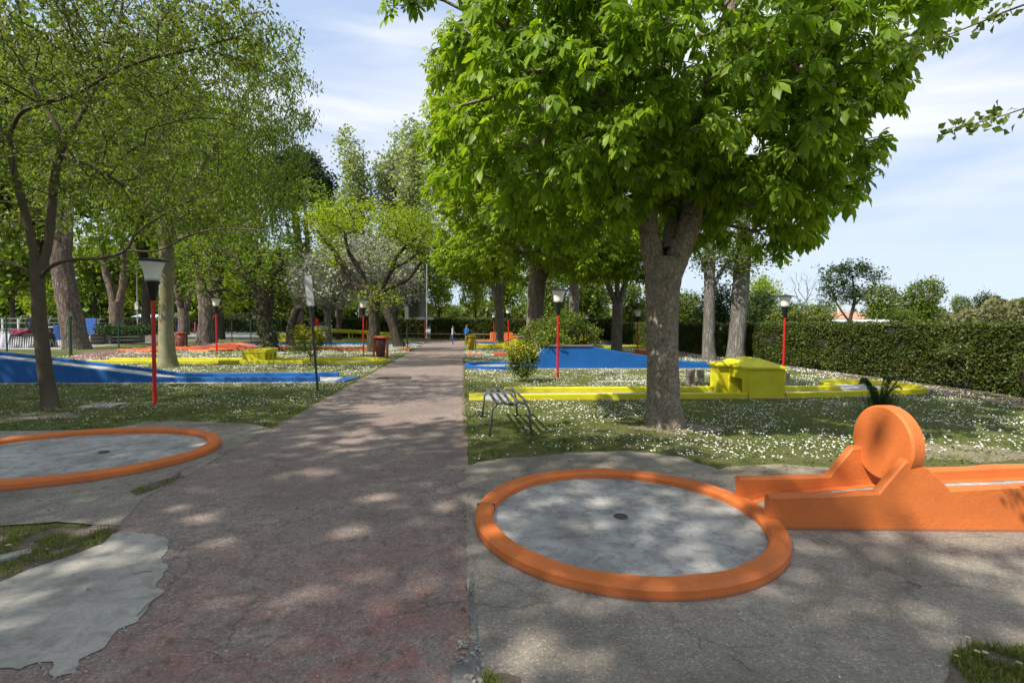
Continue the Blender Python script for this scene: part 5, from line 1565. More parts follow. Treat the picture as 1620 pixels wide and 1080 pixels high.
for a in (('dense', 1085, 40, 455, 45, 'rounded bush like tree behind the hedge left of the tall trunks', GR),
          ('dark', 1140, 34, 440, 45, 'dark tree behind the hedge between the two tall trunks', GR),
          ('dark', 1200, 36, 452, 40, 'dark low tree behind the hedge left of the lamp', GR),
          ('lime', 1205, 52, 420, 32, 'bright green tree above the hedge left of the bare tree', GR),
          ('dense', 1245, 34, 470, 44, 'low green bush like tree behind the lamp', GR),
          ('dense', 1290, 36, 474, 42, 'low green tree before the greenhouse', GR),
          ('dense', 1393, 62, 440, 40, 'round green tree left of its twin above the hedge', GR),
          ('dense', 1458, 58, 432, 40, 'round green tree standing alone above the hedge', GR),
          ('dense', 1430, 46, 484, 34, 'low bush between the two round trees', GR),
          ('dark', 1560, 150, 458, 26, 'small dark tree on the shrubby rise', GR),
          ('dense', 1520, 130, 462, 20, 'small green tree on the shrubby rise', GR)):
    far_tree(*a)
# airy dark tree over the greenhouse
q = D(1342, 520, 45)
tree('airy_tree', 'airy dark leaved tree with forked stem over the greenhouse roof', (q.x, q.y, 0),
     [[(q.x, q.y, -.1, .20), (q.x + .1, q.y, 2, .16), (q.x + .5, q.y, 4, .12), (q.x + .2, q.y, 6.2, .05)], [(q.x + .1, q.y, 2, .1), (q.x - 1, q.y, 3.4, .07), (q.x - 1.9, q.y, 5, .03)], [(q.x + .4, q.y, 3.4, .1), (q.x + 1.5, q.y, 4.6, .07), (q.x + 2.6, q.y, 5.4, .03)]],
     [bl(1315, 438, 22, 22, 45, 1.4), bl(1350, 425, 28, 16, 45, 1.4), bl(1385, 435, 20, 12, 45, 1.2), bl(1340, 465, 30, 18, 45, 1.4), bl(1308, 470, 14, 22, 45, 1)], 300, QD, 14, .22, (.14, .26), M['dark_leaf'], M['bark_dark'], None, 'random', 91, .01, 10, .2, 7, .3, .2, .008, .4, .6)
# bare pollard
q = D(1262, 520, 60)
bt = [[(q.x, q.y, -.1, .3), (q.x, q.y, 2.5, .25), (q.x, q.y, 3.4, .24)]]
root = thing('bare_tree', 'leafless tree with upright fan of twigs above the hedge', 'tree', (q.x, q.y, 0))
g = np.random.default_rng(5)
tips = np.array([(q.x + g.uniform(-2.8, 3.2), q.y + g.uniform(-1, 1), 0) for _ in range(90)]); tips[:, 2] = 8.2 - .35 * (tips[:, 0] - q.x) ** 2 * .5 - g.uniform(0, 2.5, 90)
ch_, _, _ = grow([[(q.x, q.y, 1.0, .2), (q.x, q.y, 2.0, .2), (q.x, q.y, 3.0, .2)]], tips, .5, .8, .012, g, .03)
V, Fc = chains_mesh(ch_, np.array((q.x, q.y, 0)))
link('branches', np_mesh('branches', V, Fc, M['bark_grey'], True), root, kind='stuff')
V, Fc = bark_tube(bt[0], .02, 12, .2, 7, 3, .4); link('trunk', np_mesh('trunk', V - np.array((q.x, q.y, 0)), Fc, M['bark_grey'], True), root)

# --- trees outside the frame that shade the foreground
def shade(label, x, y, H_, R_, n, seed, zc=.62, extra_tr=None, extra_bl=None, per=12, size=(.14, .24)):
    tr = [[(x, y, -.1, .25), (x + .1, y, H_ * .25, .2), (x - .1, y, H_ * .5, .15), (x, y, H_ * .8, .06)], [(x, y, H_ * .28, .12), (x + R_ * .4, y + .3, H_ * .5, .08), (x + R_ * .7, y + .4, H_ * .65, .04)], [(x, y, H_ * .3, .12), (x - R_ * .4, y - .3, H_ * .5, .08), (x - R_ * .6, y, H_ * .7, .04)]] + (extra_tr or [])
    return tree('broadleaf_tree', label, (x, y, 0), tr, [(x, y, H_ * zc, R_, R_, H_ * .3, 10)] + (extra_bl or []), n, QD, per, .25, size, M['elm2'], M['bark_smooth'], 'shade trees beside the path behind the viewer', 'random', seed, .008, 12, .2, 6, .3, .3, .006, .3, .5)
shade('tall shade tree on the left lawn beside the near round green', -11.5, -2.5, 17, 5.6, 950, 95, .68, size=(.24, .40), per=11)
shade('tall shade tree standing left of the path behind the viewer', -7.0, -8.0, 17, 5.5, 850, 96, .68, size=(.24, .40), per=11)
shade('tall shade tree left of the near round green, outside the frame', -16.0, 2.5, 16, 5.2, 850, 97, .66, size=(.24, .40), per=11)
shade('shade tree beyond the left frame edge by the blue ramp', -19.5, 8.0, 14, 5.0, 700, 99, .62, size=(.24, .40), per=11)
g = np.random.default_rng(9)
tw1 = tp(2.9, [(1900, -60, 10, -.6), (1760, -30, 7, -.4), (1620, 8, 4.6, -.1), (1560, 32, 3.6), (1510, 52, 2.6, .1), (1450, 72, 1.8, .2), (1400, 78, 1.2, .3)])
tw2 = tp(2.7, [(1900, 0, 9, -.5), (1760, 110, 6, -.3), (1640, 165, 4, -.1), (1590, 182, 2.8), (1540, 196, 2.0), (1500, 204, 1.2)])
sx_, sy_ = 5.6, -1.6
def twig_leaves(root, bs, g, ends):
    P = np.concatenate([catmull(tw1[2:], .03), catmull(tw2[2:], .03)])
    i = g.integers(0, len(P), 190)
    pos = P[i, :3] + g.normal(0, .035, (190, 3))
    d = g.normal(0, 1, (190, 3)); d[:, 2] -= .8
    V, Fc = scatter(tmpl_leaf(.7), pos - bs, frames(d, None, g.uniform(0, 6, 190)), g.uniform(.03, .062, 190))
    link('twig_leaves', np_mesh('twig_leaves', V, Fc, M['elm'], False), root, kind='stuff')
tree('broadleaf_tree', 'tree outside the right edge sending two thin leafy twigs across the upper right sky', (sx_, sy_, 0),
     [[(sx_, sy_, -.1, .18), (sx_, sy_, 1.8, .15), (sx_, sy_, 3.4, .11), (sx_ + .2, sy_, 5, .05)], [(sx_, sy_, 2.6, .05)] + tw1[:], [(sx_, sy_, 2.4, .05)] + tw2[:]],
     [(sx_ + .6, sy_ - 1.2, 5.8, 2.6, 2.4, 1.8)], 240, QD, 12, .2, (.10, .18), M['elm'], M['bark_smooth'], 'shade trees beside the path behind the viewer', 'random', 98, .002, 10, .1, 5, .3, .3, .005, .15, .4, extra=twig_leaves)
for k in PR:
    if k not in used_p: PR[k].location = (0, -60, 0)

# ------------------------------------------------------------------ hedges
def hedge(name, label, x0, y0, x1, y1, thick, h, n, size, group=None, seed=3, kind_side=1):
    """clipped hedge from (x0,y0) to (x1,y1): inner mass plus leaf skin; leaves denser near the camera"""
    a = Vector((x0, y0, 0)); b_ = Vector((x1, y1, 0)); L_ = (b_ - a).length; d = (b_ - a) / L_; nr = Vector((-d.y, d.x, 0))
    root = thing(name, label, 'hedge', (x0, y0, 0), 0, group)
    g = np.random.default_rng(seed)
    # lumpy core
    nx, nz = max(8, int(L_ / .35)), 8
    prof = [(-thick / 2 + .10, .12), (-thick / 2 + .08, h * .5), (-thick / 2 + .08, h - .10), (-thick / 4, h - .06), (thick / 4, h - .06), (thick / 2 - .08, h - .10), (thick / 2 - .08, h * .5), (thick / 2 - .10, .12)]
    V = []
    for i in range(nx + 1):
        for (o, z) in prof:
            q = d * (L_ * i / nx) + nr * (o + .06 * mn.noise(Vector((i * .5, z * 2, o)))) 
            V.append((q.x, q.y, z + .04 * mn.noise(Vector((i * .4, o * 3, 9)))))
    k = len(prof)
    Fc = [(i * k + j, i * k + j + 1, (i + 1) * k + j + 1, (i + 1) * k + j) for i in range(nx) for j in range(k - 1)]
    link('inner_twigs', np_mesh('inner_twigs', V, Fc, M['hedge_core'], True), root, kind='stuff')
    # leaf skin; more of it near the camera
    s = g.random(n * 3) * L_
    pts = np.array(a)[None, :] + s[:, None] * np.array(d)[None, :]
    dist = np.linalg.norm(pts, axis=1)
    keep_ = g.random(len(s)) < np.clip((14.0 / np.maximum(dist, 10)) ** 1.0, 0, 1)
    s = s[keep_][:n]; m_ = len(s)
    face = g.random(m_)
    o = np.zeros(m_); z = np.zeros(m_)
    fr = face < .62; top = (face >= .62) & (face < .86); bk = face >= .86
    zz = g.random(m_)
    o[fr] = thick / 2 * kind_side; z[fr] = .05 + (h - .05) * zz[fr] ** .9
    o[top] = (g.random(top.sum()) - .5) * thick; z[top] = h
    o[bk] = -thick / 2 * kind_side; z[bk] = h * zz[bk]
    lump = np.array([mn.noise(Vector((si * .8, zi * 1.4, 4.0))) * .15 + mn.noise(Vector((si * 3.1, zi * 4, 2.0))) * .09 for si, zi in zip(s, z)])
    depth_ = g.exponential(.05, m_)
    o2 = o + np.sign(o + 1e-9) * (lump - depth_) * np.where(top, .3, 1)
    z2 = z + np.where(top, lump * .5 - depth_ * .6 + g.exponential(.018, m_), g.normal(0, .01, m_))
    pos = s[:, None] * np.array(d)[None, :] + o2[:, None] * np.array(nr)[None, :]
    pos[:, 2] = z2
    nrm = np.zeros((m_, 3)); nrm[fr] = np.array(nr) * kind_side; nrm[top] = (0, 0, 1); nrm[bk] = -np.array(nr) * kind_side
    dv = nrm * .5 + g.normal(0, .8, (m_, 3)); dv[:, 2] -= .1
    rot = frames(dv, None, g.normal(0, 1.0, m_))
    gs = 1 + .35 * np.clip((np.linalg.norm(pts[keep_][:n], axis=1) - 14) / 20, 0, 2.5)
    V, Fc = scatter(QD, pos, rot, g.uniform(size[0], size[1], m_) * gs)
    link('leaves', np_mesh('leaves', V, Fc, M['hedge'], False), root, kind='stuff')
    # bare stems at the foot
    mb = MB()
    for i in range(int(L_ / .45)):
        q = d * (i * .45 + random.uniform(-.1, .1)) + nr * random.uniform(-.1, .2) * kind_side
        mb.tube([(q.x, q.y, -.05), (q.x + random.uniform(-.08, .08), q.y, .35), (q.x + random.uniform(-.15, .15), q.y, .7)], .022, 5, False)
    mb.build('stems', M['bark_dark'], root, kind='stuff')
    return root
hedge('clipped_hedge', 'long dark clipped hedge running along the right side of the lawn', 14.0, 5.5, 14.2, 46.5, 1.0, 1.74, 125000, (.05, .085), None, 61, 1)
hedge('clipped_hedge', 'far clipped hedge crossing behind the end of the path', 9.5, 50.5, -3.2, 50.5, 1.0, 2.05, 22000, (.06, .10), None, 62, 1)
hedge('clipped_hedge', 'clipped hedge section right of the wooden rails closing the lawn', 14.5, 47.3, 8.6, 47.3, 1.0, 2.1, 14000, (.06, .10), None, 63, 1)
hedge('clipped_hedge', 'loose dark hedge between the central trunks and the far path end', -4.0, 53.5, -13.5, 54.5, 1.1, 2.0, 14000, (.07, .12), None, 64, 1)
p1 = G(445, 520); p0 = G(338, 521)
hedge('clipped_hedge', 'clipped hedge block in the yard behind the twin stemmed trunk', p0.x + 9, p0.y, p0.x, p0.y, 2.0, 3.0, 12000, (.10, .18), None, 65, -1)
hedge('clipped_hedge', 'long low hedge behind the white rails on the left', -22, 76, -78, 71, 1.4, 1.9, 22000, (.12, .2), None, 66, 1)

# ------------------------------------------------------------------ bushes
def bush(name, label, x, y, blobs, n, size, lm, seed, flowers=0, fsize=(.03, .05), group=None, stems=True, fm='yellow_flower', cat='bush', up=.3, ftop=.5):
    g = np.random.default_rng(seed)
    root = thing(name, label, cat, (x, y, 0), 0, group)
    tips = blob_points([(0, 0, b_[0] if False else b_[2], *b_[3:]) if False else b_ for b_ in blobs], max(60, n // 14), g, .55)
    tips = tips[tips[:, 2] > .05]
    ch_, ends, prevs = grow([[(0, 0, -.05, .03), (0, 0, .05, .03), (0, 0, .12, .03)]], tips, .3, .25, .004, g, .08)
    V, Fc = chains_mesh(ch_, np.zeros(3)); link('stems', np_mesh('stems', V, Fc, M['bark_dark'], True), root, kind='stuff')
    per = max(1, n // len(ends))
    c_ = np.repeat(ends, per, 0); m_ = len(c_)
    pos = c_ + g.normal(0, .07, (m_, 3)); pos[:, 2] = np.abs(pos[:, 2])
    d = g.normal(0, 1, (m_, 3)); d[:, 2] += up
    V, Fc = scatter(QD, pos, frames(d, None, g.normal(0, 1, m_)), g.uniform(*size, m_))
    link('leaves', np_mesh('leaves', V, Fc, M[lm], False), root, kind='stuff')
    if flowers:
        hi = ends[ends[:, 2] > np.quantile(ends[:, 2], ftop)]
        c_ = hi[g.integers(0, len(hi), flowers)] + g.normal(0, .06, (flowers, 3)) + np.array([0, 0, .03])
        d = g.normal(0, 1, (flowers, 3))
        V, Fc = scatter(tmpl_quad(.9), c_, frames(d, None, g.uniform(0, 6, flowers)), g.uniform(*fsize, flowers))
        link('flowers', np_mesh('flowers', V, Fc, M[fm], False), root, kind='stuff')
    return root
q = G(826, 604)
bush('flowering_bush', 'bush with yellow blossom at its top in front of the blue ramp foot', q.x, q.y, [(0, 0, .55, .42, .35, .42), (-.18, 0, .85, .30, .3, .28), (.2, .05, .80, .28, .3, .25)], 2600, (.045, .09), 'shrub', 71, 700, (.03, .055), ftop=.5)
q = G(862, 577)
bush('round_bush', 'big loose green bush leaning over the crest of the blue ramp', q.x, q.y, [(.1, 0, 1.0, 1.15, 1.2, .9), (.8, .2, 1.65, .95, .9, .6), (-.1, -1.5, 1.0, .6, .7, .45), (.3, -1.2, .9, .6, .7, .4), (1.5, .3, 1.3, .9, .7, .5)], 9000, (.07, .12), 'shrub', 72, 260, (.05, .08), ftop=.1)
q = G(905, 551)
bush('flowering_bush', 'low plants with yellow flowers behind the brown coping board', q.x, q.y, [(0, 0, .5, 1.6, .7, .35), (1.0, 0, .4, 1.2, .6, .3), (-1.2, 0, .7, 1, .6, .5)], 3000, (.07, .13), 'shrub', 73, 320, (.07, .11), ftop=.2)
q = G(500, 578)
bush('flowering_bush', 'small forsythia like bush with yellow tips behind the slanting sign', q.x - .2, q.y, [(0, 0, .9, .55, .4, .55), (-.35, 0, 1.2, .35, .3, .3), (.4, 0, 1.25, .35, .3, .35)], 1500, (.05, .1), 'shrub', 74, 420, (.05, .085), ftop=.4)
q = G(475, 560)
bush('small_shrub', 'thin low green shrub left of the yellow tipped bush', q.x, q.y, [(0, 0, .3, .7, .4, .3)], 500, (.05, .1), 'shrub', 75)
# grassy clump with feathery fronds in front of the oval green
q = G(1392, 652)
root = thing('clump_plant', 'dark grassy clump with feathery fronds behind the orange disc', 'plant', (q.x, q.y, 0))
g = np.random.default_rng(76)
n = 320
a = g.uniform(0, 2 * PI, n); ln = g.uniform(.25, .55, n); t_ = g.uniform(.1, .75, n)
d = np.stack([np.cos(a) * t_, np.sin(a) * t_, np.ones(n)], 1)
V, Fc = scatter((np.array([(0, -.012, 0), (0, .012, 0), (.6, .008, 0), (.6, -.008, 0), (1, 0, -.08)]), np.array([(0, 1, 2), (0, 2, 3), (3, 2, 4)])), np.stack([g.normal(0, .09, n), g.normal(0, .09, n), np.zeros(n)], 1), frames(d, None, a), ln)
link('blades', np_mesh('blades', V, Fc, M['dark_leaf'], False), root, kind='stuff')
for k in range(9):
    a = random.uniform(0, 2 * PI); r1 = random.uniform(.05, .18); hh = random.uniform(.5, .74)
    tipx, tipy = math.cos(a) * (r1 + .25), math.sin(a) * (r1 + .25)
    pts_ = [(math.cos(a) * r1 * .3, math.sin(a) * r1 * .3, 0), (math.cos(a) * r1, math.sin(a) * r1, hh * .6), (tipx * .8, tipy * .8, hh), (tipx, tipy, hh - .05)]
    mb = MB(); mb.tube(pts_, [.006, .005, .003, .002], 5)
    C_ = catmull([p + (0,) for p in pts_], .02)
    for c_ in C_[len(C_) // 3:]:
        for sgn in (-1, 1):
            w_ = .09 * random.uniform(.6, 1.1)
            dx, dy = -math.sin(a) * sgn * w_ + math.cos(a) * .03, math.cos(a) * sgn * w_ + math.sin(a) * .03
            mb.add([c_[:3], c_[:3] + np.array((dx * .5 + .008, dy * .5 + .008, .012)), c_[:3] + np.array((dx, dy, -.02)), c_[:3] + np.array((dx * .5 - .008, dy * .5 - .008, .0))], [(0, 1, 2), (0, 2, 3)])
    mb.build('frond', M['dark_leaf'], root)
# slender saplings against the hedge
for (x, y, s, lab) in ((13.1, 12.3, 1.0, 'thin shrub growing against the hedge right of the oval green'), (13.0, 10.3, .9, 'low leafy shrub against the hedge near the right edge')):
    bush('small_shrub', lab, x, y, [(0, 0, .7 * s, .35, .45, .5), (0, .1, 1.1 * s, .3, .3, .3)], 500, (.05, .09), 'hedge', int(x * 7 + y))
# dry shrubby rise at the right horizon
def rise():
    g = np.random.default_rng(88)
    q0 = D(1500, 520, 120); 
    n = 60000
    xs = g.uniform(1480, 1800, n); dp_ = g.uniform(90, 170, n)
    top = 498 - (np.clip((xs - 1480) / 180, 0, 1)) * 32 + 6 * np.sin(xs / 17) + 4 * np.sin(xs / 7)
    yy = top + g.random(n) ** 1.3 * (535 - top)
    pos = np.array([tuple(D(a_, b_, c_)) for a_, b_, c_ in zip(xs, yy, dp_)])
    d = g.normal(0, 1, (n, 3))
    V, Fc = scatter(QD, pos, frames(d, None, g.normal(0, 1, n)), g.uniform(.45, 1.0, n))
    o = link('shrub_thicket', np_mesh('shrub_thicket', V, Fc, M['dry_shrub'], False), None, kind='stuff')
rise()
# hills far away
def hill(name, x0, x1, y0, dpt, h, col1, col2, seed, prof=None):
    nx, ny = 60, 14
    V = []
    for j in range(ny + 1):
        for i in range(nx + 1):
            s = i / nx; t_ = j / ny
            z = h * math.sin(min(t_ * 1.25, 1) * PI / 2) * (prof(s) if prof else math.sin(s * PI) ** .6) * (1 + .12 * mn.noise(Vector((s * 6, t_ * 3, seed))))
            V.append((x0 + (x1 - x0) * s, y0 + dpt * t_, z - .3))
    Fc = [(j * (nx + 1) + i, j * (nx + 1) + i + 1, (j + 1) * (nx + 1) + i + 1, (j + 1) * (nx + 1) + i) for j in range(ny) for i in range(nx)]
    return link(name, np_mesh(name, V, Fc, mat_concrete(name + '_grass', col1, col2, .05), True), None, kind='structure')
hill('hillside', -190, -20, 95, 90, 17, (.08, .13, .025), (.13, .19, .045), 3, lambda s: (1 - s) ** .6)
# far woods as a mass closing the horizon
def woods(name, x0, x1, y0, h0, h1, n, lm, seed, dy=12):
    g = np.random.default_rng(seed)
    xs = g.uniform(x0, x1, n); top = np.array([h0 + (h1 - h0) * (.5 + .5 * mn.noise(Vector((x / 9.0, seed, 0)))) + 1.5 * mn.noise(Vector((x / 3.0, seed, 4))) for x in xs])
    z = top * (1 - g.random(n) ** 1.8); y = y0 + g.uniform(0, dy, n)
    V, Fc = scatter(QD, np.stack([xs, y, z], 1), frames(g.normal(0, 1, (n, 3)), None, g.normal(0, 1, n)), g.uniform(.9, 1.8, n))
    link(name, np_mesh(name, V, Fc, M[lm], False), None, kind='stuff')
woods('far_woods', -115, -12, 104, 4, 15, 26000, 'elm2', 12)
woods('far_woods', -12, 60, 128, 3, 8, 14000, 'poplar', 13)
woods('far_woods', 55, 200, 150, 2.5, 7, 14000, 'shrub', 14)

# ------------------------------------------------------------------ grass and daisies
def in_poly(px_, py_, poly):
    ins = np.zeros(len(px_), bool); n = len(poly); j = n - 1
    for i in range(n):
        xi, yi = poly[i][0], poly[i][1]; xj, yj = poly[j][0], poly[j][1]
        cnd = ((yi > py_) != (yj > py_)) & (px_ < (xj - xi) * (py_ - yi) / (yj - yi + 1e-12) + xi)
        ins ^= cnd; j = i
    return ins
def blocked(x, y):
    b_ = (x > PATH_L - .02) & (x < PATH_R + .01)
    b_ |= in_poly(x, y, APR) | in_poly(x, y, APL)
    for (x0, x1, y0, y1) in ((.1, 7.4, 10.84, 12.2), (7.3, 9.9, 10.9, 12.15), (2.3, 13, 18.2, 19.7), (0, 13, 26, 27.5), (0, 13, 33.9, 35.4), (0, 13, 40.2, 41.7), (0, 13, 44.7, 46.1),
                             (-16, -3.1, 14.3, 15.8), (-15, -5.3, 20.7, 22.1), (-19, -3.1, 30.4, 31.9), (-15, -3, 37.9, 39.7), (-17, -3, 42.6, 44.2)):
        b_ |= (x > x0) & (x < x1) & (y > y0) & (y < y1)
    for (cx, cy, r) in ((1.37, 4.17, 1.3), (10.85, 12.5, 1.2), (1.32, 19.1, 1.27), (-4.86, 6.66, 1.65), (-4.45, 21.35, 1.3), (-15.1, 38.8, 1.5)):
        b_ |= (x - cx) ** 2 + (y - cy) ** 2 < r * r
    # the orange lane with the disc
    s = (x - O.x) * e.x + (y - O.y) * e.y; t_ = (x - O.x) * nn_.x + (y - O.y) * nn_.y
    b_ |= (s > -.1) & (s < 3.4) & (t_ > -.02) & (t_ < .6)
    return b_
def fnoise(x, y, sc, seed):
    return np.array([mn.noise(Vector((a * sc, b_ * sc, seed))) for a, b_ in zip(x, y)])
def in_view(x, y, pad=1.08):
    fw = x * f.x + y * f.y; rt = x * r_.x + y * r_.y
    return (fw > 1) & (np.abs(rt / fw) < 1.0125 * pad)
BLADE = (np.array([(0, -.06, 0), (0, .06, 0), (.55, .0, -.03), (1, 0, -.22)]), np.array([(0, 1, 2), (1, 3, 2)]))
def make_grass():
    g = np.random.default_rng(5)
    X = []; Y = []; S = []
    for (x0, x1, y0, y1, dens, s) in ((0, 13.5, 5.6, 10.9, 620, 1), (0, 13.5, 10.9, 18.3, 260, 1.4), (-13, -3, 7.4, 14.4, 620, 1), (-15, -3, 15.8, 20.8, 200, 1.6), (0, 13, 19.7, 26, 90, 2.0), (-18, -3, 22, 30, 80, 2.2)):
        n = int((x1 - x0) * (y1 - y0) * dens); X.append(g.uniform(x0, x1, n)); Y.append(g.uniform(y0, y1, n)); S.append(np.full(n, s))
    x, y, s = np.concatenate(X), np.concatenate(Y), np.concatenate(S)
    ok = in_view(x, y) & ~blocked(x, y)
    x, y, s = x[ok], y[ok], s[ok]
    d_ = fnoise(x, y, .9, 3.0) + .6 * fnoise(x, y, 3.2, 8.0)
    # thinner on worn ground beside the aprons
    bare = np.exp(-((x - 3.9) ** 2 / 1.6 + (y - 5.6) ** 2 / .25))
    ok = (g.random(len(x)) < np.clip(.62 + 1.4 * d_, .04, 1)) & (g.random(len(x)) > bare * .9)
    x, y, s, d_ = x[ok], y[ok], s[ok], d_[ok]
    n = len(x)
    a = g.uniform(0, 2 * PI, n); lean = g.uniform(.1, .9, n)
    d = np.stack([np.cos(a) * lean, np.sin(a) * lean, np.ones(n)], 1)
    V, Fc = scatter(BLADE, np.stack([x, y, np.full(n, -.005)], 1), frames(d, None, g.uniform(0, 6, n)), g.uniform(.02, .06, n) * (1 + 1.3 * np.clip(fnoise(x, y, 5.5, 31.0), -.3, 1)) * s)
    link('grass', np_mesh('grass', V, Fc, M['grass'], False), None, kind='stuff')
    # broad low leaves: clover, plantain, dandelion rosettes
    n = 42000
    x = np.concatenate([g.uniform(0, 13.5, n // 2), g.uniform(-13, -3, n // 2)]); y = np.concatenate([g.uniform(5.6, 14, n // 2), g.uniform(7.4, 14.4, n // 2)])
    c_ = fnoise(x, y, 1.7, 55.0) + .8 * fnoise(x, y, 6.5, 58.0)
    ok = in_view(x, y) & ~blocked(x, y) & (c_ > .12); x, y = x[ok], y[ok]; n = len(x)
    a = g.uniform(0, 2 * PI, n)
    d = np.stack([np.cos(a), np.sin(a), g.uniform(.1, .9, n)], 1)
    V, Fc = scatter(QD, np.stack([x, y, g.uniform(.0, .02, n)], 1), frames(d, None, g.normal(0, .4, n)), g.uniform(.025, .065, n))
    link('clover', np_mesh('clover', V, Fc, M['clover'], False), None, kind='stuff')
make_grass()
def make_daisies():
    g = np.random.default_rng(6)
    k = 6
    V0 = np.array([(.0, .0, .0)] + [(.1 * ((i % 2) * .1 + 1) * 0 + .14, math.cos(2 * PI * i / k), math.sin(2 * PI * i / k)) for i in range(k)]); V0[:, 0] *= 1
    F0 = np.array([(0, i + 1, (i + 1) % k + 1) for i in range(k)])
    X = []; Y = []
    for (x0, x1, y0, y1, dens) in ((0, 13, 5.9, 10.9, 150), (0, 13, 10.9, 18.3, 150), (-13, -3, 8, 14.4, 105), (-15, -3, 15.8, 20.8, 150), (0, 13, 19.7, 34, 100), (-18, -3, 22, 38, 90), (0, 13, 35, 45, 50), (-18, -3, 39, 43, 40)):
        n = int((x1 - x0) * (y1 - y0) * dens); X.append(g.uniform(x0, x1, n)); Y.append(g.uniform(y0, y1, n))
    x, y = np.concatenate(X), np.concatenate(Y)
    ok = in_view(x, y) & ~blocked(x, y)
    x, y = x[ok], y[ok]
    d_ = fnoise(x, y, .7, 21.0) + .8 * fnoise(x, y, 2.6, 5.0)
    near_edge = np.exp(-np.maximum(y - 8.6, 0) * 0 - 0)
    dens = np.clip(.55 + 2.0 * d_, .02, 1)
    dens *= np.where((x < 0) & (y < 9.5), .45, 1) * np.where((x > 0) & (x < 2.2) & (y < 8.5), .45, 1)
    ok = g.random(len(x)) < dens
    x, y = x[ok], y[ok]; n = len(x)
    a = g.uniform(0, 2 * PI, n); lean = g.uniform(0, .5, n)
    d = np.stack([np.cos(a) * lean - .25, np.sin(a) * lean - .35, np.ones(n)], 1)
    far = np.clip(np.hypot(x, y) / 16, 1, 1.7)
    V, Fc = scatter((V0, F0), np.stack([x, y, g.uniform(.03, .07, n)], 1), frames(d, None, a), (g.uniform(.0055, .0150, n)) * far)
    link('daisies', np_mesh('daisies', V, Fc, M['daisy'], False), None, kind='stuff')
make_daisies()
# fallen petals on the paving
def petals():
    g = np.random.default_rng(12); n = 150
    x = g.uniform(-6, 6, n); y = 1.5 + 8 * g.random(n) ** 1.2
    d = g.normal(0, 1, (n, 3)); d[:, 2] *= .15
    V, Fc = scatter(tmpl_quad(.9), np.stack([x, y, np.full(n, .024)], 1), frames(d, None, g.normal(0, .2, n)), g.uniform(.006, .014, n))
    link('fallen_petals', np_mesh('fallen_petals', V, Fc, M['daisy'], False), None, kind='stuff')
petals()

# weed patches at the frame's lower corners
def weeds(label, px_pts, nblade, flowers, seed, soil):
    poly = [tuple(G(*p)[:2]) for p in px_pts]
    pw = wobble(poly, .03, .06, seed)
    sheet('bare_soil', pw, .0155, soil)
    g = np.random.default_rng(seed)
    P = np.array(poly); lo, hi = P.min(0), P.max(0)
    root = thing('weed_patch', label, 'grass patch', (P[:, 0].mean(), P[:, 1].mean(), 0)); bs = np.array([P[:, 0].mean(), P[:, 1].mean(), 0])
    x = g.uniform(lo[0], hi[0], nblade * 3); y = g.uniform(lo[1], hi[1], nblade * 3)
    ok = in_poly(x, y, pw) & (fnoise(x, y, 4.5, seed) > -.08); x, y = x[ok][:nblade], y[ok][:nblade]; n = len(x)
    a = g.uniform(0, 2 * PI, n); lean = g.uniform(.1, 1.2, n)
    d = np.stack([np.cos(a) * lean, np.sin(a) * lean, np.ones(n)], 1)
    V, Fc = scatter(BLADE, np.stack([x, y, np.full(n, .015)], 1) - bs, frames(d, None, g.uniform(0, 6, n)), g.uniform(.02, .06, n))
    link('blades', np_mesh('blades', V, Fc, M['grass'], False), root, kind='stuff')
    for (fx, fy, mat_, r) in flowers:
        q = G(fx, fy, .055) - Vector(bs)
        mb = MB(); mb.tube([(q.x, q.y, .0), (q.x, q.y, q.z)], .0015, 5); fo = mb.build('flower', M['grass'], root)
        mb = MB(); kk = 14
        for i in range(kk):
            a = 2 * PI * i / kk; b1 = a + .16; b0 = a - .16
            mb.add([(q.x + r * .25 * math.cos(a), q.y + r * .25 * math.sin(a), q.z), (q.x + r * math.cos(b0), q.y + r * math.sin(b0), q.z + .003), (q.x + r * 1.06 * math.cos(a), q.y + r * 1.06 * math.sin(a), q.z + .004), (q.x + r * math.cos(b1), q.y + r * math.sin(b1), q.z + .003)], [(0, 1, 2), (0, 2, 3)])
        mb.build('petals', M[mat_], fo)
        mb = MB(); mb.lathe((q.x, q.y, q.z), [(r * .32, 0), (r * .25, .004), (r * .08, .006)], 10); mb.build('flower_centre', M['yellow_flower'], fo)
soil_c = mat_concrete('dark_soil', (0.09, 0.07, 0.05), (0.16, 0.13, 0.10), 6)
weeds('green weed tuft with white and purple flowers at the lower right corner', [(1500, 1062), (1508, 1035), (1540, 1022), (1580, 1028), (1660, 1035), (1700, 1110), (1480, 1110)], 1700,
      [(1531, 1008, 'daisy', .012), (1546, 1030, 'daisy', .012), (1559, 1032, 'daisy', .013), (1513, 1037, 'daisy', .010), (1612, 1048, 'daisy', .012), (1522, 1025, 'purple', .009), (1533, 1016, 'purple', .007)], 31, soil_c)
weeds('weedy earth strip with daisies between left apron and cement repair', [(-60, 845), (0, 838), (60, 838), (130, 838), (185, 840), (160, 862), (100, 885), (40, 905), (0, 925), (-60, 955)], 2600,
      [(13, 862, 'daisy', .015), (50, 860, 'daisy', .010), (8, 882, 'daisy', .012), (75, 868, 'daisy', .008)], 32, soil_c)
weeds('small tuft of grass at the bottom centre beside the broken asphalt', [(768, 1072), (800, 1068), (822, 1075), (826, 1100), (760, 1100)], 260, [], 33, soil_c)
weeds('thin line of weeds along the left apron edge', [(205, 778), (235, 768), (262, 760), (285, 750), (292, 756), (255, 772), (215, 786)], 260, [], 34, soil_c)

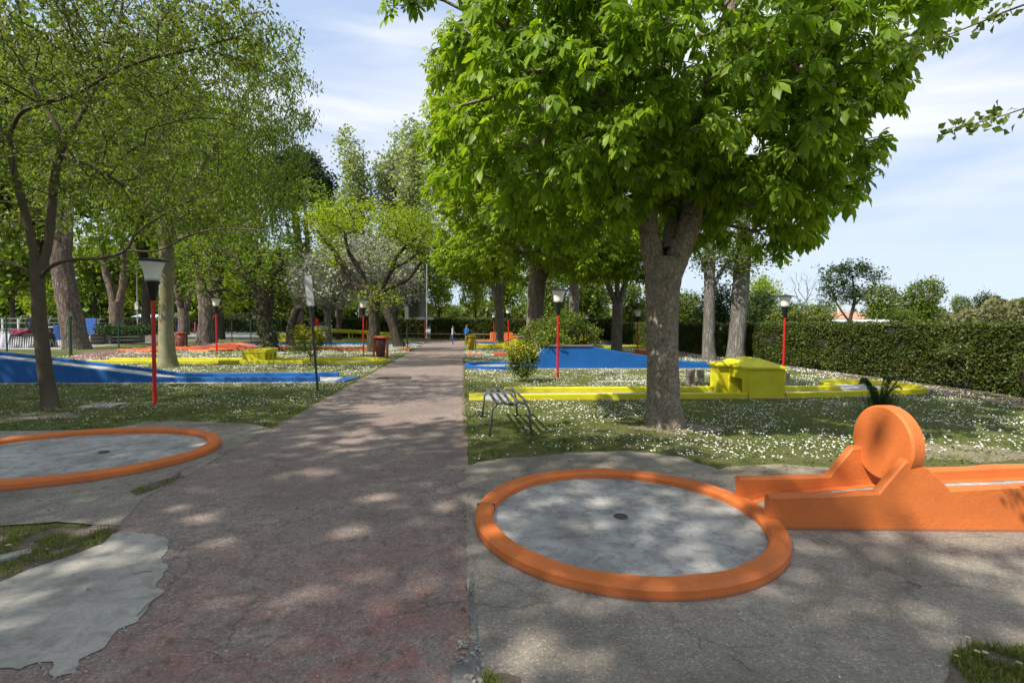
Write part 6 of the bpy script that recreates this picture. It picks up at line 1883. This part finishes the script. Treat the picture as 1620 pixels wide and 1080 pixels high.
def edge_weeds():
    g = np.random.default_rng(44)
    X = []; Y = []
    for (x0, y0, x1, y1, n) in ((0.05, 7.0, 0.05, 24, 2600), (-3.03, 8.2, -3.03, 26, 2600), (0.03, 1.2, 0.03, 7, 260), (-3.0, 4.6, -3.0, 8.2, 200)):
        t_ = g.random(n); w_ = g.normal(0, .035, n)
        X.append(x0 + (x1 - x0) * t_ + w_); Y.append(y0 + (y1 - y0) * t_)
    x, y = np.concatenate(X), np.concatenate(Y)
    ok = fnoise(x, y, 2.4, 66.0) > np.where(y < 7.5, .22, -.1)
    x, y = x[ok], y[ok]; n = len(x)
    a = g.uniform(0, 2 * PI, n); lean = g.uniform(.2, 1.2, n)
    V, Fc = scatter(BLADE, np.stack([x, y, np.full(n, .008)], 1), frames(np.stack([np.cos(a) * lean, np.sin(a) * lean, np.ones(n)], 1), None, g.uniform(0, 6, n)), g.uniform(.03, .08, n))
    link('grass', np_mesh('grass', V, Fc, M['grass'], False), None, kind='stuff')
edge_weeds()

# ------------------------------------------------------------------ fences
def post_fence(label, pts_px, htop, mat):
    root = thing('mesh_fence', label, 'fence', (0, 0, 0))
    P = [G(*p) for p in pts_px]
    for p, hh in zip(P, htop):
        mb = MB(); mb.box((p.x, p.y, hh / 2), (.06, .06, hh)); mb.build('post', mat, root)
    mb = MB()
    for a, b_, h1, h2 in zip(P, P[1:], htop, htop[1:]):
        hh = min(h1, h2) * .94
        for k in range(11):
            z = .08 + (hh - .08) * k / 10; c_ = (a + b_) / 2; L_ = (b_ - a).length
            mb.box((c_.x, c_.y, z), (L_, .006, .006), math.atan2((b_ - a).y, (b_ - a).x))
        L_ = (b_ - a).length; nk = int(L_ / .22)
        for k in range(nk):
            q = a.lerp(b_, (k + .5) / nk); mb.box((q.x, q.y, hh / 2), (.005, .005, hh))
    mb.build('wire_mesh', mat, root, kind='stuff')
    return root
post_fence('green wire mesh fence along the left edge of the lanes', [(-60, 550), (11, 556), (111, 564)], [1.85, 1.85, 1.85], M['green_metal'])
post_fence('green wire mesh fence between lanes and gravel yard, behind the lichen trunk', [(113, 563.5), (188, 553), (296, 549), (335, 544), (367, 540), (397, 540), (445, 538)], [1.85, 1.75, 1.75, 1.7, 1.7, 1.7, 1.6], M['green_metal'])

def rail_fence(label, x0, y0, x1, y1, n, h, mat, rails, brace=False, r=.04, name='rail_fence', pr=.05):
    root = thing(name, label, 'fence', (x0, y0, 0))
    a = Vector((0, 0, 0)); b_ = Vector((x1 - x0, y1 - y0, 0))
    for k in range(n + 1):
        q = a.lerp(b_, k / n)
        mb = MB(); mb.box((q.x, q.y, h / 2), (pr * 2, pr * 2, h)); mb.build('post', mat, root)
        if brace and k % 2 == 0:
            mb = MB(); mb.tube([(q.x, q.y, h * .55), (q.x + .75, q.y - .5, h * 1.15)], pr * .7, 6); mb.build('brace', mat, root)
    ang = math.atan2(b_.y, b_.x)
    for z in rails:
        c_ = (a + b_) / 2
        mb = MB(); mb.box((c_.x, c_.y - pr - r, z), (b_.length + .3, r * 2, r * 2), ang); mb.build('rail', mat, root)
    return root
rail_fence('low wooden rail crossing behind the end of the path', -9.5, 48.8, 5.0, 48.8, 7, .55, M['wood'], [.6], name='wooden_rail')
rail_fence('higher wooden rail frame right of the thick chestnut', 6.2, 46.6, 12.2, 46.6, 5, 1.05, M['wood'], [1.05], name='wooden_rail')
aa, ab = G(-80, 530), G(250, 524)
rail_fence('white tubular rails with slanted braces across the far left yard', aa.x, aa.y, ab.x, ab.y, 16, 1.75, M['white'], [1.75, 1.25, .55], True, .05, 'white_rail_fence', .06)
# planter bed
p0, p1 = G(143, 545), G(229, 542)
root = thing('planter_bed', 'long low raised bed of planks with dark green plants in the yard', 'planter', (p0.x, p0.y, 0))
Lp = (p1 - p0).length; ang = math.atan2((p1 - p0).y, (p1 - p0).x)
for k in range(3):
    mb = MB(); mb.box((Lp / 2 * math.cos(ang), Lp / 2 * math.sin(ang), .12 + k * .24), (Lp, .08 + .01 * k, .225), ang); mb.build('plank', M['planter_board'], root)
for sx in (0, 1):
    mb = MB(); mb.box((Lp * sx * math.cos(ang) , Lp * sx * math.sin(ang) + 1.0, .36), (.08, 2.0, .7), ang); mb.build('end_plank', M['planter_board'], root)
g = np.random.default_rng(3); n = 2600
pos = np.stack([g.uniform(0, Lp * .95, n), g.uniform(.2, 1.8, n), .7 + .75 * g.random(n) * (1 - .5 * g.random(n))], 1)
V, Fc = scatter(QD, pos, frames(g.normal(0, 1, (n, 3)), None, g.normal(0, 1, n)), g.uniform(.10, .2, n))
link('foliage', np_mesh('foliage', V, Fc, M['dark_leaf'], False), root, kind='stuff')

# ------------------------------------------------------------------ yard things, far left
def at(bx, by): 
    p = G(bx, by); return p, depth_of(p)
# market table with polka dot cloth
mt, t, b = new_mat('polka_dot_cloth')
v = coord(t, (1, 1, 1))
dd_ = vor(t, v, 5.5, rnd=0.0)
t.links.new(ramp(t, dd_, [(.30, (.8, .8, .8)), (.34, (.015, .015, .02))]), b.inputs['Base Color'])
b.inputs['Roughness'].default_value = .9
M['polka'] = mt
M['red_cloth'] = mat_plain('red_cloth', (.30, .01, .03), .9); M['pink_cloth'] = mat_plain('dark_pink_cloth', (.30, .02, .07), .9); M['lilac'] = mat_plain('lilac_cloth', (.55, .5, .6), .9)
M['blue_cloth'] = mat_plain('blue_cloth', (.03, .10, .35), .9); M['navy'] = mat_plain('navy_cloth', (.015, .02, .045), .9)
p, dp = at(46, 549); u = dp / F
root = thing('market_table', 'flea market table under polka dot cloth heaped with red clothes', 'table', (p.x, p.y, 0))
root.scale = (.72, .8, .66)
def cloth_box(w_, d_, h_, amp, mat_, name, c_=(0, 0), parent=None, z0=0.0):
    V = []; n = 60; lv = 6
    per = []
    for k in range(n):
        a = 2 * PI * k / n; ca, sa = math.cos(a), math.sin(a); s = 1 / max(abs(ca), abs(sa)); per.append((ca * s * w_ / 2, sa * s * d_ / 2, a))
    for j in range(lv + 1):
        t_ = j / lv
        for (x, y, a) in per:
            wv = 1 + amp * t_ * (.5 + .5 * math.sin(a * 9)) + .12 * t_
            V.append((c_[0] + x * wv, c_[1] + y * wv, z0 + h_ * (1 - t_)))
    Fc = [(j * n + k, j * n + (k + 1) % n, (j + 1) * n + (k + 1) % n, (j + 1) * n + k) for j in range(lv) for k in range(n)] + [tuple(range(n))]
    return MB().add(V, Fc).build(name, mat_, parent, smooth=False)
cloth_box(2.4, 1.3, 1.25, .10, M['polka'], 'tablecloth', (.3, 0), root)
cloth_box(1.1, 1.2, 1.20, .20, M['lilac'], 'side_cloth', (-1.3, .1), root)
mb = MB()
for k in range(26):
    mb.box((random.uniform(-1.5, 1.6), random.uniform(-.5, .5), 1.28 + random.uniform(0, .22)), (random.uniform(.3, .7), random.uniform(.3, .5), .12), random.uniform(0, 3), random.uniform(-.3, .3), random.uniform(-.3, .3))
mb.build('heaped_clothes', M['pink_cloth'], root, bevel=.03, kind='stuff')
mb = MB(); mb.lathe((-2.4, -.2, .5), [(.12, -.5), (.36, -.42), (.42, -.2), (.3, 0), (.08, .12)], 14)
o = mb.build('cloth_bag', M['red_cloth'], smooth=True); o.location = (p.x, p.y, 0); tag(o, 'red cloth bag at the left of the polka dot table', 'bag')
# folding rack with blue and dark garments
p, dp = at(92, 547)
root = thing('clothes_rack', 'low clothes rack with blue garments left of the leaning pine', 'clothes rack', (p.x, p.y, 0))
mb = MB(); mb.tube([(-1.3, 0, 0), (-1.3, 0, 1.2), (1.3, 0, 1.2), (1.3, 0, 0)], .03, 6); mb.tube([(-1.3, .5, 0), (-1.3, 0, 1.2)], .03, 6); mb.build('frame', M['white'], root)
for k, (x, m_) in enumerate(((-1.0, 'pink_cloth'), (-.5, 'navy'), (0, 'blue_cloth'), (.35, 'blue_cloth'), (.8, 'navy'), (1.1, 'pink_cloth'))):
    mb = MB(); mb.box((x, 0, .85 - .1 * (k % 2)), (.34, .22, .75 + .1 * (k % 3)), 0, .1, random.uniform(-.15, .15)); mb.build('garment', M[m_], root, bevel=.05)
# blue-dark barrel shaped thing right of pine
p, dp = at(139, 541)
root = thing('folding_chair', 'blue and dark folding chair back beside the planter bed', 'chair', (p.x, p.y, 0))
mb = MB(); mb.box((0, 0, .5), (.6, .6, .08)); mb.build('seat', M['navy'], root, bevel=.02)
mb = MB(); mb.box((0, .3, 1.15), (.75, .08, 1.3), 0, -.15); mb.build('backrest', M['blue_cloth'], root, bevel=.03)
for sx in (-1, 1):
    for sy in (-1, 1):
        mb = MB(); mb.tube([(sx * .28, sy * .28, 0), (sx * .28, -sy * .1, .5)], .02, 6); mb.build('leg', M['white'], root)

# shelters, hut, kiosk
def shed(label, bx, by, wpx, hpx, roofpx, wm, rm, name='hut', open_=False, cat='hut', dm=3.0):
    p, dp = at(bx, by); u = dp / F; W_, H_, R2 = wpx * u, hpx * u, roofpx * u
    root = thing(name, label, cat, (p.x, p.y, 0))
    if open_:
        for sx in (-1, 1):
            for sy in (0, 1):
                mb = MB(); mb.box((sx * W_ * .46, sy * dm, H_ / 2), (.14, .14, H_)); mb.build('post', M['steel'], root)
    else:
        mb = MB(); mb.box((0, dm / 2, H_ / 2), (W_, dm, H_)); mb.build('wall', wm, root)
        mb = MB(); mb.box((-W_ * .15, -.03, H_ * .42), (W_ * .22, .06, H_ * .8)); mb.build('door', M['offwhite'], root, bevel=.01)
        mb = MB(); mb.box((W_ * .25, -.03, H_ * .6), (W_ * .22, .06, H_ * .3)); mb.build('window', M['glass'], root, bevel=.01)
    mb = MB(); mb.extr([(-W_ * .56, -.4, H_ + .003), (W_ * .56, -.4, H_ + .003), (W_ * .56, dm / 2, H_ + R2), (-W_ * .56, dm / 2, H_ + R2)][:2] + [], (0, 0, 0), None) if False else None
    mb.add([(-W_ * .56, -.4, H_ + .01), (W_ * .56, -.4, H_ + .01), (W_ * .56, dm + .4, H_ + .01), (-W_ * .56, dm + .4, H_ + .01), (-W_ * .5, dm / 2, H_ + R2), (W_ * .5, dm / 2, H_ + R2), (-W_ * .56, -.4, H_ + .14), (W_ * .56, -.4, H_ + .14), (W_ * .56, dm + .4, H_ + .14), (-W_ * .56, dm + .4, H_ + .14)],
           [(0, 3, 2, 1), (0, 1, 7, 6), (1, 2, 8, 7), (2, 3, 9, 8), (3, 0, 6, 9), (6, 7, 5, 4), (8, 9, 4, 5), (7, 8, 5), (9, 6, 4)])
    mb.build('roof', rm, root)
    return root
shed('open shelter with pale blue curved roof behind the white rails', 238, 521, 52, 18, 6, None, mat_plain('pale_blue_roof', (.42, .52, .62), .5), 'shelter', True, 'shelter', 4)
shed('pale hut with hipped grey roof behind the forked grey trunk', 312, 520, 34, 22, 14, M['wall_cream'], M['offwhite'], 'hut')
# notice board kiosk
p, dp = at(404, 522); u = dp / F
root = thing('notice_board', 'wooden kiosk with white notice panel and small tan roof', 'notice board', (p.x, p.y, 0))
for sx in (-1, 1):
    mb = MB(); mb.box((sx * 9 * u, 0, 13 * u), (2 * u, 2 * u, 26 * u)); mb.build('post', M['wood'], root)
mb = MB(); mb.box((0, 0, 27 * u), (24 * u, 10 * u, 2 * u)); mb.build('roof', M['brown_board'], root, bevel=.02)
mb = MB(); mb.box((0, -.1, 18 * u), (13 * u, .1, 10 * u)); mb.build('notice_panel', M['white'], root, bevel=.01)
mb = MB(); mb.box((0, -.1, 6 * u), (13 * u, .12, 8 * u)); mb.build('lower_panel', M['steel'], root, bevel=.01)
def post_box(label, bx, by, hpx, wpx, bpx, body, name='post_box', cat='post', post='red_pole'):
    p, dp = at(bx, by); u = dp / F
    root = thing(name, label, cat, (p.x, p.y, 0))
    mb = MB(); mb.box((0, 0, hpx * u / 2), (1.2 * u, 1.2 * u, hpx * u)); mb.build('post', M[post], root)
    mb = MB(); mb.box((0, -.1, (hpx - bpx / 2) * u), (wpx * u, wpx * u * .7, bpx * u)); mb.build('box', M[body], root, bevel=.05)
    mb = MB(); mb.box((0, -.1, (hpx + .5) * u), (wpx * u * 1.15, wpx * u * .85, .8 * u)); mb.build('lid', M[body], root)
post_box('small bright red box on a post before the clipped hedge block', 362, 523, 19, 4.5, 8, 'red_pole')
post_box('white board on a green post right of the red box', 367, 524, 16, 7, 14, 'offwhite', 'sign_board', 'sign', 'green_metal')
post_box('short dark red post with box in front of the hedge block', 351, 524, 15, 2.5, 6, 'bin_bag')
post_box('red post with white cap left of the notice board', 388, 520, 24, 3, 12, 'red_pole')
post_box('red box on a post between parked cars right of the slanting sign', 501, 523, 18, 5.5, 13, 'red_pole')
# tall utility pole
p, dp = at(218, 528)
root = thing('utility_pole', 'tall thin pale pole left of the shelter', 'pole', (p.x, p.y, 0))
mb = MB(); mb.tube([(0, 0, 0), (0, 0, 118 * dp / F)], .07, 8); mb.build('shaft', M['steel'], root)
mb = MB(); mb.box((0, -.1, 44 * dp / F), (.35, .2, .9)); mb.build('switch_box', M['offwhite'], root, bevel=.02)
p = D(675, 525, 55)
mb = MB(); mb.tube([(0, 0, 0), (0, 0, 8.0)], .05, 8); o = mb.build('utility_pole', M['steel']); o.location = (p.x, p.y, 0); tag(o, 'thin grey mast above the far end of the left lanes', 'pole')
# picnic table + tiny merry things near kiosk
p, dp = at(386, 522)
root = thing('toy_ride', 'small yellow and white ride beside the notice board', 'toy ride', (p.x, p.y, 0))
mb = MB(); mb.box((0, 0, .8), (1.6, .9, .8), 0); mb.build('body', M['yellow'], root, bevel=.15)
mb = MB(); mb.box((-.2, 0, 1.5), (.8, .7, .7)); mb.build('cabin', M['white'], root, bevel=.12)
for sx in (-1, 1):
    mb = MB(); mb.tube([(sx * .5, -.5, .3), (sx * .5, .5, .3)], .3, 14); mb.build('wheel', M['rubber'], root)
rail_fence('low wooden hitching rail between the broken trunk and pale tree', G(455, 531).x, G(455, 531).y, G(500, 531).x, G(500, 531).y, 1, .95, M['planter_board'], [1.0], name='wooden_rail')

# cars
def car_mesh(paint, label, x, y, rz, group='cars parked behind the trees'):
    root = thing('parked_car', label, 'car', (x, y, 0), rz, group)
    # side profile extruded across the width, cabin narrower
    W_ = 1.75
    body = [(-2.1, .32), (-2.12, .72), (-1.95, .88), (-1.15, .95), (1.2, .98), (1.95, .86), (2.12, .62), (2.1, .32)]
    mb = MB(); mb.extr([(a, -W_ / 2, b_) for a, b_ in body], (0, W_, 0), None); mb.build('body', paint, root, bevel=.05)
    mb = MB()
    lo = [(-1.15, .94), (1.55, .96)]; hi = [(-.45, 1.46), (1.15, 1.45)]
    yy = (W_ / 2 - .06, W_ / 2 - .24)
    vs = [(lo[0][0], -yy[0], lo[0][1]), (lo[1][0], -yy[0], lo[1][1]), (lo[1][0], yy[0], lo[1][1]), (lo[0][0], yy[0], lo[0][1]), (hi[0][0], -yy[1], hi[0][1]), (hi[1][0], -yy[1], hi[1][1]), (hi[1][0], yy[1], hi[1][1]), (hi[0][0], yy[1], hi[0][1])]
    mb.add(vs, [(0, 1, 5, 4), (1, 2, 6, 5), (2, 3, 7, 6), (3, 0, 4, 7), (4, 5, 6, 7), (0, 3, 2, 1)]); mb.build('windows', M['glass'], root, bevel=.02)
    mb = MB(); mb.box((.35, 0, 1.475), (1.65, 1.3, .05)); mb.build('roof', paint, root, bevel=.02)
    for sx in (-1.3, 1.3):
        for sy in (-1, 1):
            mb = MB(); mb.tube([(sx, sy * (W_ / 2 - .2), .32), (sx, sy * (W_ / 2 + .01), .32)], .32, 16); wh = mb.build('wheel', M['rubber'], root)
            mb = MB(); mb.tube([(sx, sy * (W_ / 2), .32), (sx, sy * (W_ / 2 + .02), .32)], .19, 12); mb.build('rim', M['steel'], wh)
    for sy in (-.62, .62):
        mb = MB(); mb.box((-2.12, sy, .68), (.06, .34, .14)); mb.build('headlight', M['white'], root, bevel=.02)
        mb = MB(); mb.box((2.10, sy, .72), (.06, .3, .14)); mb.build('tail_light', M['red_pole'], root, bevel=.02)
paints = {'dark': mat_plain('dark_blue_car_paint', (.02, .03, .06), .25), 'black': mat_plain('black_car_paint', (.015, .015, .017), .25), 'white': mat_plain('white_car_paint', (.7, .7, .7), .3), 'silver': mat_plain('silver_car_paint', (.35, .37, .40), .3, .4)}
for (x, dp_, rz, pt, lab) in ((438, 88, .2, 'dark', 'dark blue parked car right of the ivy trunk'), (462, 92, 1.2, 'black', 'black parked car behind the broken trunk'), (480, 86, .1, 'black', 'black parked car left of the slanting sign'),
                              (512, 90, 1.3, 'silver', 'silver parked car behind the silvery trunks'), (549, 90, .4, 'white', 'white parked car left of its neighbour'), (566, 84, 1.5, 'white', 'white parked car nearest the central tree'), (690, 58, 1.4, 'silver', 'silver car seen through the hedge gap at the far end'), (255, 78, 0, 'white', 'white vehicle behind the white rails beside the shelter')):
    q = D(x, 515, dp_); car_mesh(paints[pt], lab, q.x, q.y, rz)

# far house, roof behind hedge, greenhouse
def house(label, x, y, w_, d_, h_, rh, wm, rm, rows=2, cols=4):
    root = thing('far_house', label, 'house', (x, y, 0))
    mb = MB(); mb.box((0, d_ / 2, h_ / 2), (w_, d_, h_)); mb.build('wall', wm, root)
    mb = MB(); mb.add([(-w_ * .54, -.6, h_), (w_ * .54, -.6, h_), (w_ * .54, d_ + .6, h_), (-w_ * .54, d_ + .6, h_), (-w_ * .4, d_ / 2, h_ + rh), (w_ * .4, d_ / 2, h_ + rh)], [(0, 3, 2, 1), (0, 1, 5, 4), (2, 3, 4, 5), (1, 2, 5), (3, 0, 4)]); rf = mb.build('roof', rm, root)
    mb = MB(); mb.box((w_ * .2, d_ * .4, h_ + rh * .9), (.7, .7, 1.4)); mb.build('chimney', wm, rf)
    for i in range(rows):
        for k in range(cols):
            mb = MB(); mb.box((-w_ / 2 + w_ * (k + .5) / cols, -.02, h_ * (i + .5) / rows), (1.1, .1, 1.5)); fr_ = mb.build('window', M['white'], root)
            mb = MB(); mb.box((-w_ / 2 + w_ * (k + .5) / cols, -.06, h_ * (i + .5) / rows), (.9, .1, 1.3)); mb.build('pane', M['glass'], fr_)
q = D(634, 505, 125); house('small pinkish far house seen right of the central tree', q.x, q.y, 11, 8, 7.0, 2.2, M['wall_cream'], M['terracotta'])
q = D(1330, 505, 75); house('long house with terracotta roof behind the hedge trees', q.x, q.y, 14, 9, 2.7, 1.2, M['wall_cream'], M['terracotta'], 1, 6)
# greenhouse tunnels
def tunnel(label, x, y, w_, L_, h_):
    root = thing('greenhouse', label, 'greenhouse', (x, y, 0), 0, 'white plastic tunnels behind the hedge')
    n = 14; V = []
    for j in range(11):
        for k in range(n + 1):
            a = PI * k / n; V.append((-L_ / 2 + L_ * j / 10, w_ / 2 - w_ / 2 * math.cos(a) if False else w_ / 2 * (1 - math.cos(a)), h_ * math.sin(a) ** .8 * (1 + (.01 if j % 2 else 0))))
    Fc = [(j * (n + 1) + k, j * (n + 1) + k + 1, (j + 1) * (n + 1) + k + 1, (j + 1) * (n + 1) + k) for j in range(10) for k in range(n)]
    MB().add(V, Fc).build('film', M['plastic_white'], root, smooth=True)
    for j in range(11):
        mb = MB(); mb.tube([(-L_ / 2 + L_ * j / 10, w_ / 2 * (1 - math.cos(PI * k / n)), (h_ + .03) * math.sin(PI * k / n) ** .8) for k in range(n + 1)], .04, 5); mb.build('hoop', M['steel'], root)
q = D(1310, 510, 55); tunnel('smaller white plastic tunnel with its end at the lamp side', q.x - 1, q.y, 5, 6, 2.25)
q = D(1385, 510, 52); tunnel('larger white plastic tunnel below the round trees', q.x, q.y, 6, 9, 2.35)

# ------------------------------------------------------------------ people
def person(label, x, y, h, rz, top, bottom, hair, arms='down', skin=(.45, .27, .19), sit=False, hood=False, club=False):
    """one continuous skinned body; clothing by height on the same surface"""
    k = h / 1.75
    root = thing('person', label, 'person', (x, y, 0), rz)
    J = {}
    V = []; E = []; R = []
    def v_(p, r): V.append(Vector(p) * k); R.append(r * k); return len(V) - 1
    pel = v_((0, 0, .95), .145); wst = v_((0, 0, 1.10), .125); ch_ = v_((0, -.01, 1.30), .155); nk = v_((0, 0, 1.47), .065); hd0 = v_((0, .01, 1.56), .085); hd = v_((0, .02, 1.64), .098); hd1 = v_((0, .01, 1.71), .07)
    E += [(pel, wst), (wst, ch_), (ch_, nk), (nk, hd0), (hd0, hd), (hd, hd1)]
    for s in (-1, 1):
        hp_ = v_((s * .10, 0, .88), .095); kn = v_((s * .11, .03 * s, .50), .065); an = v_((s * .12, -.01, .10), .042); ft = v_((s * .13, .14, .045), .04)
        E += [(pel, hp_), (hp_, kn), (kn, an), (an, ft)]
        sh = v_((s * .185, 0, 1.41), .066)
        if arms == 'front': el = v_((s * .24, .06, 1.16), .046); hn = v_((s * .06, .25, 1.02), .034); fg = v_((s * .02, .29, .97), .028)
        else: el = v_((s * .25, -.02, 1.14), .046); hn = v_((s * .26, .05, .90), .034); fg = v_((s * .25, .07, .80), .024)
        E += [(ch_, sh), (sh, el), (el, hn), (hn, fg)]
    me = bpy.data.meshes.new('body'); me.from_pydata([tuple(p) for p in V], E, []); 
    o = link('body', me, None)
    md = o.modifiers.new('Skin', 'SKIN'); md.use_smooth_shade = True
    for i, sv in enumerate(me.skin_vertices[0].data): sv.radius = (R[i], R[i] * (.78 if i in (0, 1, 2) else 1)); sv.use_root = (i == 0)
    sb = o.modifiers.new('Sub', 'SUBSURF'); sb.levels = 2; sb.render_levels = 2
    dg = bpy.context.evaluated_depsgraph_get()
    me2 = bpy.data.meshes.new_from_object(o.evaluated_get(dg))
    bpy.data.objects.remove(o)
    me2.name = 'body'
    for m_ in (mat_plain('skin', skin, .6, var=.04), mat_plain('top_cloth', top, .9), mat_plain('trouser_cloth', bottom, .9), mat_plain('hair', hair, .8), mat_plain('shoe', (.08, .08, .09), .6)): me2.materials.append(m_)
    for pl in me2.polygons:
        c_ = pl.center / k
        if c_.z > 1.49:
            pl.material_index = (1 if hood else 3) if (c_.z > 1.66 or c_.y < -.005) else 0
        elif c_.z > .93 or (abs(c_.x) > .20 and c_.z > .88): pl.material_index = 1
        elif abs(c_.x) > .21: pl.material_index = 0
        elif c_.z > .09: pl.material_index = 2
        else: pl.material_index = 4
    link('body', me2, root)
    # face features
    for s in (-1, 1):
        mb = MB(); mb.lathe((s * .034 * k, .108 * k, 1.635 * k), [(.004 * k, -.008 * k), (.011 * k, 0), (.004 * k, .008 * k)], 8); mb.build('eye', M['black'], root)
        mb = MB(); mb.lathe((s * .093 * k, .0, 1.62 * k), [(.006 * k, -.03 * k), (.016 * k, 0), (.006 * k, .03 * k)], 8); mb.build('ear', me2.materials[0], root)
    mb = MB(); mb.add([(0, .145 * k, 1.60 * k), (-.016 * k, .112 * k, 1.59 * k), (.016 * k, .112 * k, 1.59 * k), (0, .11 * k, 1.645 * k)], [(0, 1, 2), (0, 2, 3), (0, 3, 1)]); mb.build('nose', me2.materials[0], root)
    mb = MB(); mb.box((0, .108 * k, 1.565 * k), (.045 * k, .01 * k, .01 * k)); mb.build('mouth', M['bin_bag'], root)
    if hood:
        mb = MB(); mb.lathe((0, -.09 * k, 1.42 * k), [(.05 * k, 0), (.10 * k, .04 * k), (.09 * k, .1 * k), (.04 * k, .12 * k)], 12); mb.build('hood', me2.materials[1], root, smooth=True)
    return root, k
p = G(716, 544.5)
person('person in pale hooded top and blue jeans standing on the far path', p.x, p.y, 29.5 / F * depth_of(p), math.radians(-100), (.42, .40, .38), (.03, .09, .28), (.06, .04, .03), 'front', hood=False)
p = G(738, 542)
person('person in bright blue pullover and black trousers holding a putter', p.x, p.y, 27 / F * depth_of(p), math.radians(160), (.02, .12, .42), (.012, .012, .015), (.05, .03, .02), 'front')
q = p; kk = 27 / F * depth_of(p) / 1.75
mb = MB(); mb.tube([(0, 0, 1.05 * kk), (0, -.25, .05)], .012, 6); mb.box((.04, -.26, .03), (.14, .04, .05))
o = mb.build('golf_putter', M['steel']); o.location = (q.x + math.sin(math.radians(20)) * .0 - .1, q.y - .27, 0); tag(o, 'thin metal putter held by the person in blue', 'golf club')
p = G(309, 529)
person('child in magenta coat and trousers in the gravel yard', p.x, p.y, 20 / F * depth_of(p), math.radians(120), (.40, .03, .16), (.35, .03, .15), (.02, .015, .012))
p = G(536, 532)
person('person in black clothes standing behind the yellow bridge rails', p.x, p.y, 23 / F * depth_of(p), math.radians(170), (.012, .012, .014), (.015, .015, .018), (.02, .015, .01))
p = G(279, 527)
person('person in violet jacket by the planter between two trunks', p.x, p.y, 22 / F * depth_of(p), math.radians(100), (.06, .03, .25), (.05, .04, .12), (.03, .02, .01))
p = G(51, 539)
person('person in dark jacket behind the polka dot market table', p.x, p.y, 44 / F * depth_of(p), math.radians(-150), (.02, .035, .05), (.03, .03, .04), (.03, .02, .015))
